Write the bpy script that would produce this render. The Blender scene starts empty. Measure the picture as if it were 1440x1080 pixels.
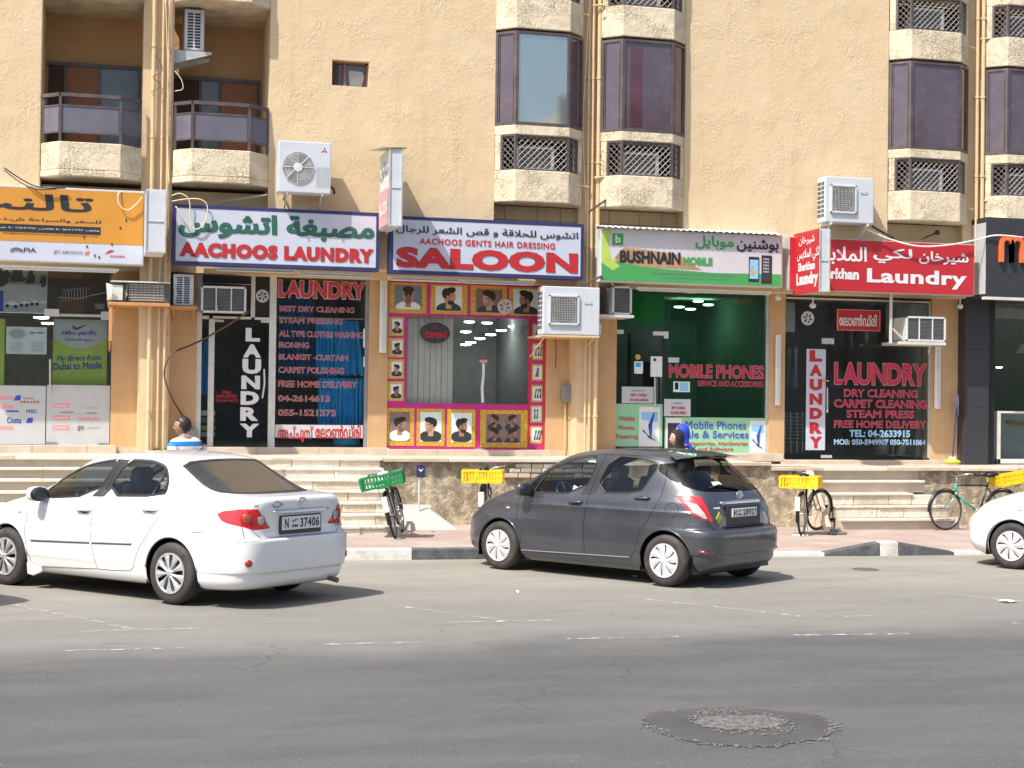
import bpy, bmesh, math, random
from mathutils import Vector, Matrix
from mathutils.geometry import tessellate_polygon
from mathutils.bvhtree import BVHTree
R_=math.radians; PI=math.pi
random.seed(7)
S=bpy.context.scene
COL=S.collection
# ------------------------------------------------------------------ camera, light, exposure
CAM_H=2.0576; CAM_D=25.30; FPX=2185.5
YAW,PITCH,ROLL=R_(14.945),R_(.7407),R_(.7279)
_f=Vector((math.sin(YAW)*math.cos(PITCH),math.cos(YAW)*math.cos(PITCH),math.sin(PITCH)))
_r=Vector((math.cos(YAW),-math.sin(YAW),0)); _u=_r.cross(_f)
_R=_r*math.cos(ROLL)+_u*math.sin(ROLL); _U=_u*math.cos(ROLL)-_r*math.sin(ROLL)
CAMP=Vector((0,-CAM_D,CAM_H))
cam=bpy.data.cameras.new('camera'); camo=bpy.data.objects.new('camera',cam); COL.objects.link(camo)
cam.sensor_width=36; cam.lens=FPX/1440*36; cam.clip_start=.1; cam.clip_end=2000
m4=Matrix.Identity(4)
for i in range(3):
    m4[i][0]=_R[i]; m4[i][1]=_U[i]; m4[i][2]=-_f[i]; m4[i][3]=CAMP[i]
camo.matrix_world=m4; S.camera=camo
SUN=Vector((-.56,-.36,1.0)).normalized()
sl=bpy.data.lights.new('sun','SUN'); sl.energy=4.7; sl.angle=R_(.53); sl.color=(1,.955,.88)
so=bpy.data.objects.new('sun',sl); COL.objects.link(so); so.rotation_euler=SUN.to_track_quat('Z','Y').to_euler()
W=bpy.data.worlds.new('World'); S.world=W; W.use_nodes=True
nt=W.node_tree; bg=nt.nodes['Background']; sk=nt.nodes.new('ShaderNodeTexSky'); sk.sky_type='NISHITA'
sk.sun_disc=False; sk.sun_elevation=math.asin(SUN.z); sk.sun_rotation=math.atan2(SUN.x,SUN.y); sk.dust_density=3.0; sk.air_density=1.0; sk.ozone_density=1.0
nt.links.new(sk.outputs[0],bg.inputs[0]); bg.inputs[1].default_value=.15
S.view_settings.view_transform='Standard'; S.view_settings.look='None'; S.view_settings.exposure=.46; S.view_settings.gamma=1
S.view_settings.use_curve_mapping=False
def at(px,py,y=None,z=None):
    d=_f+_R*((px-720)/FPX)-_U*((py-540)/FPX)
    t=(y-CAMP.y)/d.y if y is not None else (z-CAMP.z)/d.z
    return CAMP+d*t
def X(px,py,y): return at(px,py,y=y).x
def Z(px,py,y): return at(px,py,y=y).z
# ------------------------------------------------------------------ materials
MAT={}
def new(name):
    m=bpy.data.materials.new(name); m.use_nodes=True; MAT[name]=m; return m,m.node_tree,m.node_tree.nodes['Principled BSDF']
def N(nt,t,**k):
    n=nt.nodes.new(t)
    for a,b in k.items():
        if a in n.inputs.keys() if isinstance(a,str) else False: n.inputs[a].default_value=b
        else: setattr(n,a,b)
    return n
def mat(name,col,rough=.6,metal=0,var=.12,vs=6,bump=0,bs=40,coat=0,spec=.5,emit=0,dirt=None,dscale=2.5,damt=.35,detail=6,ior=None):
    """plain procedural surface: base colour broken up by two noises, optional fine relief and a dirt tint"""
    m,nt,b=new(name)
    L=nt.links
    tc=N(nt,'ShaderNodeTexCoord')
    b.inputs['Roughness'].default_value=rough; b.inputs['Metallic'].default_value=metal
    b.inputs['Specular IOR Level'].default_value=spec
    if coat: b.inputs['Coat Weight'].default_value=coat; b.inputs['Coat Roughness'].default_value=.04
    if ior: b.inputs['IOR'].default_value=ior
    c=(*col,1)
    if var>0 or dirt:
        n1=N(nt,'ShaderNodeTexNoise'); n1.inputs['Scale'].default_value=vs; n1.inputs['Detail'].default_value=detail; n1.inputs['Roughness'].default_value=.6
        L.new(tc.outputs['Object'],n1.inputs['Vector'])
        hsv=N(nt,'ShaderNodeHueSaturation'); hsv.inputs['Color'].default_value=c
        mr=N(nt,'ShaderNodeMapRange'); mr.inputs['From Min'].default_value=.3; mr.inputs['From Max'].default_value=.7
        mr.inputs['To Min'].default_value=1-var; mr.inputs['To Max'].default_value=1+var
        L.new(n1.outputs['Fac'],mr.inputs['Value']); L.new(mr.outputs[0],hsv.inputs['Value'])
        out=hsv.outputs[0]
        if dirt:
            n2=N(nt,'ShaderNodeTexNoise'); n2.inputs['Scale'].default_value=dscale; n2.inputs['Detail'].default_value=8; n2.inputs['Roughness'].default_value=.7
            L.new(tc.outputs['Object'],n2.inputs['Vector'])
            r2=N(nt,'ShaderNodeMapRange'); r2.inputs['From Min'].default_value=.48; r2.inputs['From Max'].default_value=.72; r2.inputs['To Max'].default_value=damt
            L.new(n2.outputs['Fac'],r2.inputs['Value'])
            mx=N(nt,'ShaderNodeMix',data_type='RGBA'); L.new(r2.outputs[0],mx.inputs[0]); L.new(out,mx.inputs[6]); mx.inputs[7].default_value=(*dirt,1); out=mx.outputs[2]
        L.new(out,b.inputs['Base Color'])
    else: b.inputs['Base Color'].default_value=c
    if bump:
        n3=N(nt,'ShaderNodeTexNoise'); n3.inputs['Scale'].default_value=bs; n3.inputs['Detail'].default_value=5
        L.new(tc.outputs['Object'],n3.inputs['Vector'])
        bp=N(nt,'ShaderNodeBump'); bp.inputs['Strength'].default_value=1; bp.inputs['Distance'].default_value=bump
        L.new(n3.outputs['Fac'],bp.inputs['Height']); L.new(bp.outputs[0],b.inputs['Normal'])
    if emit: b.inputs['Emission Color'].default_value=c; b.inputs['Emission Strength'].default_value=emit
    return m
def stucco(name,col,patch,scale=1.0,amt=.012,rk=.42,stain=(.45,.28,.12),samt=.35):
    """hand-thrown plaster: ridged curls from warped noise plus grain, faded patches, rain streaks"""
    m,nt,b=new(name); L=nt.links; tc=N(nt,'ShaderNodeTexCoord'); b.inputs['Roughness'].default_value=.9; b.inputs['Specular IOR Level'].default_value=.2
    def noise(s,d,vec=None,rough=.6,dist=0):
        n=N(nt,'ShaderNodeTexNoise'); n.inputs['Scale'].default_value=s; n.inputs['Detail'].default_value=d; n.inputs['Roughness'].default_value=rough; n.inputs['Distortion'].default_value=dist
        L.new(vec or tc.outputs['Object'],n.inputs['Vector']); return n.outputs['Fac']
    def rng(v,a,b_,c=0,d=1):
        r=N(nt,'ShaderNodeMapRange'); L.new(v,r.inputs['Value'])
        for k,x in zip(('From Min','From Max','To Min','To Max'),(a,b_,c,d)): r.inputs[k].default_value=x
        return r.outputs[0]
    def mth(op,a,b_):
        n=N(nt,'ShaderNodeMath',operation=op)
        for i,q in enumerate((a,b_)):
            if isinstance(q,(int,float)): n.inputs[i].default_value=q
            else: L.new(q,n.inputs[i])
        return n.outputs[0]
    big=noise(.55*scale,5); mid=noise(2.2*scale,6); fine=noise(55,3)
    mpc=N(nt,'ShaderNodeMapping'); mpc.inputs['Scale'].default_value=(1,1,.62); L.new(tc.outputs['Object'],mpc.inputs[0]); cl=noise(11*scale,2.5,mpc.outputs[0],dist=.9)
    ridge=mth('SUBTRACT',1,mth('MULTIPLY',mth('ABSOLUTE',mth('SUBTRACT',cl,.5),0),9))
    ridge=mth('MAXIMUM',ridge,0)
    gate=rng(noise(1.5*scale,4),.42,.68)
    ridge=mth('MULTIPLY',ridge,gate)
    h=mth('ADD',mth('MULTIPLY',ridge,rk),mth('ADD',mth('MULTIPLY',fine,.12),mth('MULTIPLY',mid,1.3)))
    bp=N(nt,'ShaderNodeBump'); bp.inputs['Strength'].default_value=1; bp.inputs['Distance'].default_value=amt
    L.new(h,bp.inputs['Height']); L.new(bp.outputs[0],b.inputs['Normal'])
    mx=N(nt,'ShaderNodeMix',data_type='RGBA'); mx.inputs[6].default_value=(*col,1); mx.inputs[7].default_value=(*patch,1)
    L.new(rng(mth('ADD',mth('MULTIPLY',big,.7),mth('MULTIPLY',mid,.3)),.38,.62),mx.inputs[0])
    # rain streaks: noise stretched along z
    mp=N(nt,'ShaderNodeMapping'); mp.inputs['Scale'].default_value=(3.2,3.2,.16); L.new(tc.outputs['Object'],mp.inputs[0])
    st=rng(noise(1.6,5,mp.outputs[0],.65),.54,.74,0,samt)
    mx2=N(nt,'ShaderNodeMix',data_type='RGBA'); L.new(mx.outputs[2],mx2.inputs[6]); mx2.inputs[7].default_value=(*stain,1); L.new(st,mx2.inputs[0])
    L.new(mx2.outputs[2],b.inputs['Base Color'])
    return m
def glass(name,tint=(.55,.58,.58),refl=.5,rough=.02):
    m=bpy.data.materials.new(name); m.use_nodes=True; nt=m.node_tree; nt.nodes.clear(); L=nt.links
    o=N(nt,'ShaderNodeOutputMaterial'); t=N(nt,'ShaderNodeBsdfTransparent'); t.inputs[0].default_value=(*tint,1)
    g=N(nt,'ShaderNodeBsdfGlossy'); g.inputs['Roughness'].default_value=rough; g.inputs[0].default_value=(.95,.97,1,1)
    fr=N(nt,'ShaderNodeFresnel'); fr.inputs[0].default_value=1.5
    mu=N(nt,'ShaderNodeMath',operation='MULTIPLY'); mu.inputs[1].default_value=refl*2; L.new(fr.outputs[0],mu.inputs[0]); mu.use_clamp=True
    mx=N(nt,'ShaderNodeMixShader'); L.new(mu.outputs[0],mx.inputs[0]); L.new(t.outputs[0],mx.inputs[1]); L.new(g.outputs[0],mx.inputs[2]); L.new(mx.outputs[0],o.inputs[0])
    MAT[name]=m; return m
WALL=stucco('wall_paint',(.655,.50,.305),(.685,.535,.345),scale=1.35,rk=.34,amt=.012,samt=.22)
WALL2=stucco('shaded_wall_paint',(.53,.335,.17),(.60,.40,.22),amt=.010,samt=.25)  # deeper, more orange than wall_paint: shade of ground floor and recesses put into the colour
APRON=stucco('apron_plaster',(.65,.55,.39),(.71,.61,.445),scale=1.9,rk=.9,amt=.020,stain=(.42,.33,.22),samt=.3)
STONEM=stucco('rough_wall_plaster',(.44,.36,.245),(.56,.47,.335),scale=4,rk=.8,amt=.035,stain=(.28,.21,.14),samt=.45)
mat('white_paint',(.62,.64,.63),.45,var=.06,dirt=(.45,.40,.32),damt=.35)
mat('white_box',(.56,.59,.63),.4,var=.05,dirt=(.5,.46,.4),damt=.3)
mat('alu',(.55,.55,.52),.4,metal=.3,var=.1,dirt=(.3,.27,.22),damt=.3)
mat('alu_white',(.62,.62,.57),.5,var=.1,dirt=(.3,.26,.2),damt=.35)
mat('bronze_frame',(.115,.085,.085),.45,metal=.4,var=.15,dirt=(.35,.3,.26),damt=.3)
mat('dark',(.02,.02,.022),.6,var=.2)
mat('black',(.012,.012,.013),.4,var=0)
mat('charcoal',(.035,.036,.042),.45,var=.15,vs=12)
mat('grey',(.25,.25,.25),.6,var=.15)
mat('dgrey',(.10,.10,.10),.6,var=.15)
mat('lgrey',(.45,.46,.46),.55,var=.1)
mat('pipe_paint',(.66,.47,.265),.6,var=.14,vs=3)
mat('cream_cable',(.70,.60,.42),.6,var=.05)
mat('black_cable',(.03,.025,.02),.5,var=.1)
mat('brown_cable',(.10,.055,.035),.5,var=.1)
mat('white_cable',(.75,.73,.68),.5,var=.05)
mat('lattice',(.34,.32,.29),.5,metal=.2,var=.15)
mat('navy',(.028,.030,.115),.5,var=.1)
mat('sign_white',(.50,.53,.62),.5,var=.06,vs=2,dirt=(.5,.5,.55),damt=.35)
mat('text_red',(.45,.018,.022),.5,var=.05)
mat('text_red2',(.46,.035,.045),.5,var=.05)
mat('text_crimson',(.46,.02,.06),.5,var=.05)
mat('text_green',(.015,.12,.075),.5,var=.05)
mat('text_black',(.02,.02,.025),.5,var=0)
mat('text_grey',(.16,.17,.2),.5,var=0)
mat('text_white',(.70,.70,.70),.5,var=0)
mat('text_blue',(.03,.07,.42),.5,var=0)
mat('text_sky',(.25,.50,.75),.5,var=0)
mat('text_brown',(.10,.055,.035),.5,var=0)
mat('text_pink',(.70,.30,.32),.5,var=0)
mat('sign_orange',(.55,.245,.03),.5,var=.06,vs=2)
mat('sign_red',(.46,.022,.03),.45,var=.06,vs=2)
mat('sign_green',(.06,.32,.085),.45,var=.06)
mat('lime',(.42,.55,.10),.5,var=.1)
mat('mint',(.27,.55,.33),.5,var=.05)
mat('deep_green',(.03,.30,.05),.5,var=.06)
mat('bright_green',(.02,.36,.03),.5,var=.06)
mat('sign_pale',(.56,.54,.56),.5,var=.06,vs=2)
mat('sign_brown',(.40,.24,.13),.6,var=.2,vs=3)
mat('magenta',(.50,.02,.19),.45,var=.04)
mat('gold',(.55,.33,.04),.5,var=.35,vs=22,bump=.004,bs=60)
mat('gold2',(.55,.37,.07),.5,var=.3,vs=26)
mat('photo_bg',(.62,.70,.72),.6,var=.04)
mat('photo_bg2',(.20,.13,.11),.6,var=.2)
mat('hair',(.018,.014,.013),.5,var=.2,vs=40)
mat('skin',(.33,.18,.115),.5,var=.1,vs=12)
mat('skin2',(.50,.30,.20),.5,var=.1,vs=12)
mat('skin3',(.16,.085,.06),.5,var=.1,vs=12)
mat('orange_wood',(.52,.26,.10),.6,var=.2,vs=5)
mat('room_dark',(.27,.265,.25),.8,var=.15)
mat('room_grey',(.30,.29,.26),.8,var=.15)
mat('room_green',(.13,.24,.165),.7,var=.15)
mat('room_brown',(.14,.075,.045),.8,var=.15)
mat('blue_cloth',(.035,.42,.80),.7,var=.2,vs=5)
mat('white_blind',(.82,.77,.68),.7,var=.06)
mat('lamp_tube',(.80,.80,.76),.4,var=.05,dirt=(.5,.42,.3),damt=.3)
mat('lamp_lit',(.9,1,1),.5,var=0,emit=11)
mat('marble',(.55,.46,.36),.5,var=.12,vs=3,dirt=(.38,.30,.21),damt=.5,bump=.003,bs=30)
mat('nosing',(.66,.60,.50),.5,var=.08,vs=4,dirt=(.5,.42,.32),damt=.4)
mat('step_beige',(.40,.35,.28),.8,var=.10,vs=3,dirt=(.28,.23,.17),damt=.4,bump=.003,bs=50)
mat('stone_a',(.64,.575,.47),.85,var=.12,vs=7,dirt=(.50,.40,.28),damt=.5,dscale=4,bump=.02,bs=14)
mat('stone_b',(.56,.49,.39),.85,var=.14,vs=7,dirt=(.45,.36,.25),damt=.55,dscale=4,bump=.02,bs=14)
mat('stone_c',(.70,.64,.54),.85,var=.10,vs=7,dirt=(.5,.42,.3),damt=.4,dscale=4,bump=.02,bs=14)
mat('concrete',(.46,.43,.38),.9,var=.12,vs=4,dirt=(.34,.29,.22),damt=.5,bump=.01,bs=30)
mat('kerb_white',(.62,.61,.57),.7,var=.10,vs=8,dirt=(.35,.31,.26),damt=.7,dscale=6,bump=.006,bs=30)
mat('kerb_black',(.075,.08,.088),.65,var=.25,vs=8,dirt=(.25,.23,.2),damt=.5,dscale=6,bump=.006,bs=30)
mat('car_white',(.74,.74,.73),.22,var=.015,vs=2,coat=.8,dirt=(.68,.65,.6),damt=.25)
mat('car_grey',(.070,.073,.086),.30,metal=.45,var=.05,vs=2,coat=.75,dirt=(.16,.15,.15),damt=.35)
mat('chrome',(.75,.75,.75),.12,metal=1,var=0)
mat('silver',(.62,.62,.63),.33,metal=.55,var=.08,dirt=(.35,.32,.28),damt=.35)
mat('silver_bright',(.70,.70,.71),.35,metal=.35,var=.06,dirt=(.4,.37,.33),damt=.3)
mat('rubber',(.028,.026,.025),.75,var=.25,vs=14,dirt=(.13,.11,.09),damt=.6)
mat('plastic_black',(.022,.022,.024),.5,var=.15)
mat('lens_red',(.60,.012,.018),.12,var=.12,vs=14,coat=1)
mat('lens_dark',(.30,.012,.015),.15,var=.15,vs=14,coat=1)
mat('lens_orange',(.36,.05,.02),.15,var=.1,coat=1)
mat('lens_clear',(.42,.40,.39),.12,var=.15,vs=30,coat=1)
mat('seat_cloth',(.09,.095,.105),.85,var=.15,vs=20)
mat('seat_grey',(.16,.17,.19),.85,var=.15,vs=20)
mat('plate_white',(.72,.72,.70),.4,var=.03)
mat('sticker_yellow',(.50,.47,.04),.5,var=.1)
mat('crate_yellow',(.85,.55,.01),.45,var=.08,vs=8,dirt=(.5,.32,.05),damt=.3)
mat('crate_green',(.01,.22,.07),.4,var=.1,vs=8)
mat('bike_black',(.02,.02,.02),.35,metal=.3,var=.1)
mat('bike_green',(.02,.36,.24),.35,var=.1)
mat('steel',(.5,.5,.5),.3,metal=.9,var=.1,dirt=(.2,.15,.1),damt=.4)
mat('paper',(.72,.76,.76),.6,var=.03)
mat('leaf',(.05,.12,.025),.6,var=.3)
mat('blue_scarf',(.02,.05,.50),.7,var=.2,vs=20,bump=.01,bs=20)
mat('abaya',(.012,.012,.013),.8,var=.3,vs=20,bump=.01,bs=20)
mat('trousers',(.05,.055,.08),.8,var=.1)
mat('mop',(.30,.27,.33),.9,var=.2,bump=.02,bs=40)
mat('mop_yellow',(.65,.60,.05),.5,var=.1)
mat('curtain_brown',(.07,.045,.035),.8,var=.2)
mat('door_brown',(.30,.13,.065),.6,var=.12)
mat('red_cloth',(.45,.05,.10),.8,var=.2)
mat('frosted',(.47,.49,.50),.55,var=.05)
mat('banner_grey',(.50,.53,.55),.5,var=.03)
mat('letter_orange',(.72,.16,.05),.45,var=.08)
glass('shop_glass',(.90,.93,.92),.30)
glass('green_glass',(.60,.84,.68),.38)
glass('car_glass',(.86,.93,.91),.38)
glass('car_glass_dark',(.80,.82,.80),.34)
mat('blue_dim',(.02,.13,.28),.7,var=.2,vs=5)
mat('backlight_dusty',(.038,.034,.029),.20,var=.25,vs=5,coat=.3,dirt=(.075,.066,.054),damt=.6,dscale=2)
mat('bay_glass',(.085,.06,.078),.07,var=.12,vs=3,coat=0,spec=.9,dirt=(.16,.12,.12),damt=.5,dscale=5)
mat('bay_glass_red',(.085,.028,.034),.10,var=.3,vs=3,spec=.9)
mat('bay_mirror',(.43,.47,.445),.04,metal=.85,var=.03,vs=2)
mat('balcony_glass',(.13,.12,.15),.25,var=.15,vs=3,spec=.6)
mat('blue_pane',(.15,.19,.24),.2,var=.15,vs=3)
# ------------------------------------------------------------------ geometry buffer and object makers
class G:
    def __init__(s): s.v=[]; s.f=[]; s.m=[]
    def quad(s,a,b,c,d,mi=0): return s.poly([a,b,c,d],mi)
    def poly(s,pts,mi=0):
        n=len(s.v); s.v+= [tuple(p) for p in pts]; s.f.append(tuple(range(n,n+len(pts)))); s.m.append(mi); return s
    def box(s,x0,x1,y0,y1,z0,z1,mi=0,M=None):
        if x0>x1:x0,x1=x1,x0
        if y0>y1:y0,y1=y1,y0
        if z0>z1:z0,z1=z1,z0
        P=[(x,y,z) for z in (z0,z1) for y in (y0,y1) for x in (x0,x1)]
        if M is not None: P=[tuple(M@Vector(p)) for p in P]
        n=len(s.v); s.v+=P
        for q in ((0,2,3,1),(4,5,7,6),(0,1,5,4),(2,6,7,3),(0,4,6,2),(1,3,7,5)): s.f.append(tuple(n+i for i in q)); s.m.append(mi)
        return s
    def cbox(s,c,sz,M=None,mi=0):
        T=Matrix.Translation(c)@(M.to_4x4() if M is not None else Matrix.Identity(4))
        a,b,d=sz[0]/2,sz[1]/2,sz[2]/2
        return s.box(-a,a,-b,b,-d,d,mi,T)
    def prism(s,pts,vec,mi=0):
        """extrude a polygon (3D points) by vec"""
        vec=Vector(vec); n=len(s.v); k=len(pts)
        s.v+=[tuple(Vector(p)) for p in pts]+[tuple(Vector(p)+vec) for p in pts]
        s.f.append(tuple(range(n+k-1,n-1,-1))); s.m.append(mi); s.f.append(tuple(range(n+k,n+2*k))); s.m.append(mi)
        for i in range(k):
            j=(i+1)%k; s.f.append((n+i,n+j,n+k+j,n+k+i)); s.m.append(mi)
        return s
    def tube(s,pts,r,n=8,mi=0,cap=True,close=False):
        pts=[Vector(p) for p in pts]; k=len(pts)
        if k<2: return s
        rings=[]; up=None
        for i,p in enumerate(pts):
            if close: t=(pts[(i+1)%k]-pts[i-1])
            else: t=(pts[min(i+1,k-1)]-pts[max(i-1,0)])
            if t.length<1e-9: t=Vector((0,0,1))
            t.normalize()
            if up is None:
                a=Vector((0,0,1)) if abs(t.z)<.9 else Vector((1,0,0)); up=t.cross(a).normalized()
            up=(up-t*up.dot(t))
            if up.length<1e-6: up=t.orthogonal()
            up.normalize(); w=t.cross(up)
            rr=r[i] if isinstance(r,(list,tuple)) else r
            rings.append([p+up*(rr*math.cos(2*PI*j/n))+w*(rr*math.sin(2*PI*j/n)) for j in range(n)])
        b=len(s.v)
        for q in rings: s.v+=[tuple(x) for x in q]
        for i in range(k if close else k-1):
            i2=(i+1)%k
            for j in range(n):
                j2=(j+1)%n; s.f.append((b+i*n+j,b+i*n+j2,b+i2*n+j2,b+i2*n+j)); s.m.append(mi)
        if cap and not close:
            s.f.append(tuple(b+j for j in range(n-1,-1,-1))); s.m.append(mi)
            s.f.append(tuple(b+(k-1)*n+j for j in range(n))); s.m.append(mi)
        return s
    def lathe(s,prof,M,n=32,mi=0,a0=0,a1=2*PI):
        """profile (radius, height) about local z of M"""
        full=abs(a1-a0-2*PI)<1e-6; b=len(s.v); cols=n if full else n+1
        for (r,h) in prof:
            for j in range(cols):
                a=a0+(a1-a0)*j/n; s.v.append(tuple(M@Vector((r*math.cos(a),r*math.sin(a),h))))
        for i in range(len(prof)-1):
            for j in range(n):
                j2=(j+1)%cols; s.f.append((b+i*cols+j,b+i*cols+j2,b+(i+1)*cols+j2,b+(i+1)*cols+j)); s.m.append(mi)
        return s
    def sphere(s,c,r,n=16,mi=0,sc=(1,1,1),M=None):
        b=len(s.v); h=n//2
        for i in range(h+1):
            for j in range(n):
                a=PI*i/h; t=2*PI*j/n
                p=Vector((math.sin(a)*math.cos(t)*r*sc[0],math.sin(a)*math.sin(t)*r*sc[1],math.cos(a)*r*sc[2]))
                if M is not None: p=M@p
                s.v.append(tuple(p+Vector(c)))
        for i in range(h):
            for j in range(n):
                j2=(j+1)%n; s.f.append((b+i*n+j,b+(i+1)*n+j,b+(i+1)*n+j2,b+i*n+j2)); s.m.append(mi)
        return s
    def disc(s,c,r,ry=None,n=24,mi=0,ax='y'):
        ry=ry or r
        return s.poly([(c[0]+r*math.cos(2*PI*i/n),c[1],c[2]+ry*math.sin(2*PI*i/n)) if ax=='y' else (c[0]+r*math.cos(2*PI*i/n),c[1]+ry*math.sin(2*PI*i/n),c[2]) for i in range(n)],mi)
ORG={}
def link_mesh(name,g,mats,off=(0,0,0),smooth=False,weld=False):
    me=bpy.data.meshes.new(name)
    ox,oy,oz=off
    me.from_pydata([(x-ox,y-oy,z-oz) for x,y,z in g.v],[],g.f)
    if not isinstance(mats,(list,tuple)): mats=[mats]
    for m in mats: me.materials.append(MAT[m] if isinstance(m,str) else m)
    if len(mats)>1: me.polygons.foreach_set('material_index',g.m)
    if smooth: me.polygons.foreach_set('use_smooth',[True]*len(me.polygons))
    me.update()
    if weld:
        bm=bmesh.new(); bm.from_mesh(me); bmesh.ops.remove_doubles(bm,verts=bm.verts,dist=1e-5); bmesh.ops.recalc_face_normals(bm,faces=bm.faces); bm.to_mesh(me); bm.free()
    return me
EACH={'bracket','leg','grip','eye','wheel_well','arch_lip','window_rubber','window_divider','printed_wheel','printed_car','film_logo','film_tab','wall_unit','peeled_spot','hanging_clothes'}
def islands(g):
    p=list(range(len(g.v)))
    def f(a):
        while p[a]!=a: p[a]=p[p[a]]; a=p[a]
        return a
    for q in g.f:
        r=f(q[0])
        for k in q[1:]: p[f(k)]=r
    out={}
    for q,m in zip(g.f,g.m): out.setdefault(f(q[0]),[]).append((q,m))
    res=[]
    for fs in out.values():
        h=G(); mp={}
        for q,m in fs:
            for k in q:
                if k not in mp: mp[k]=len(h.v); h.v.append(g.v[k])
            h.f.append(tuple(mp[k] for k in q)); h.m.append(m)
        res.append(h)
    return res
def part(name,g,mats,parent,smooth=False,bevel=0,local=False,label=None,weld=False,angle=None):
    if name in EACH:
        gs=islands(g)
        if 1<len(gs)<=40 and name not in ('wheel_well',):
            for h in gs[1:]: part_(name,h,mats,parent,smooth,bevel,local,label,weld)
            g=gs[0]
    return part_(name,g,mats,parent,smooth,bevel,local,label,weld)
def part_(name,g,mats,parent,smooth=False,bevel=0,local=False,label=None,weld=False):
    off=(0,0,0) if (local or parent is None) else ORG.get(parent.name,(0,0,0))
    me=link_mesh(name,g,mats,off,smooth,weld)
    o=bpy.data.objects.new(name,me); COL.objects.link(o)
    if parent is not None: o.parent=parent; ORG[o.name]=off
    if bevel:
        b=o.modifiers.new('bevel','BEVEL'); b.width=bevel; b.segments=2; b.limit_method='ANGLE'; b.angle_limit=R_(40)
    if label: o['label']=label
    return o
def thing(name,label,cat,loc=(0,0,0),rot=(0,0,0),group=None):
    o=bpy.data.objects.new(name,None); COL.objects.link(o); o.empty_display_size=.2
    o.location=loc; o.rotation_euler=rot; o['label']=label; o['category']=cat
    if group: o['group']=group
    ORG[o.name]=tuple(loc) if tuple(rot)==(0,0,0) else (0,0,0)
    return o
def single(name,g,mats,label,cat,group=None,smooth=False,bevel=0,origin=None):
    vs=g.v; 
    if origin is None:
        n=len(vs); origin=(sum(v[0] for v in vs)/n,sum(v[1] for v in vs)/n,min(v[2] for v in vs))
    me=link_mesh(name,g,mats,origin,smooth); o=bpy.data.objects.new(name,me); COL.objects.link(o); o.location=origin
    o['label']=label; o['category']=cat
    if group: o['group']=group
    if bevel:
        b=o.modifiers.new('bevel','BEVEL'); b.width=bevel; b.segments=2; b.limit_method='ANGLE'
    return o
def struct(name,g,mats,smooth=False,kind='structure'):
    me=link_mesh(name,g,mats,(0,0,0),smooth); o=bpy.data.objects.new(name,me); COL.objects.link(o); o['kind']=kind; return o
def kids(o): return [c for c in bpy.data.objects if c.parent==o]
def copy_tree(o,parent=None,ch=None):
    if ch is None:
        ch={}
        for c in bpy.data.objects:
            if c.parent: ch.setdefault(c.parent.name,[]).append(c)
    c=o.copy(); COL.objects.link(c)
    if parent is not None: c.parent=parent
    for k in ch.get(o.name,[]): copy_tree(k,c,ch)
    return c
# ------------------------------------------------------------------ lettering
AR={}
for ch,i,n in [('ء',0xFE80,1),('أ',0xFE83,2),('ا',0xFE8D,2),('ب',0xFE8F,4),('ة',0xFE93,2),('ت',0xFE95,4),('ث',0xFE99,4),('ج',0xFE9D,4),('ح',0xFEA1,4),('خ',0xFEA5,4),('د',0xFEA9,2),('ذ',0xFEAB,2),('ر',0xFEAD,2),('ز',0xFEAF,2),('س',0xFEB1,4),('ش',0xFEB5,4),('ص',0xFEB9,4),('ض',0xFEBD,4),('ط',0xFEC1,4),('ع',0xFEC9,4),('غ',0xFECD,4),('ف',0xFED1,4),('ق',0xFED5,4),('ك',0xFED9,4),('ل',0xFEDD,4),('م',0xFEE1,4),('ن',0xFEE5,4),('ه',0xFEE9,4),('و',0xFEED,2),('ي',0xFEF1,4),('\u0001',0xFEFB,2)]: AR[ch]=(i,n)
def arab(s):
    out=[]; s=s.replace('لا','\u0001')
    for k,ch in enumerate(s):
        if ch not in AR: out.append(ch); continue
        i,n=AR[ch]; pj=k>0 and s[k-1] in AR and AR[s[k-1]][1]==4; nj=n==4 and k+1<len(s) and s[k+1] in AR and AR[s[k+1]][1]>1
        out.append(chr(i+(3 if pj and nj else 2 if nj else 1 if pj else 0)))
    return ''.join(reversed(out))
DG=bpy.context.evaluated_depsgraph_get
_cache={}
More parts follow.
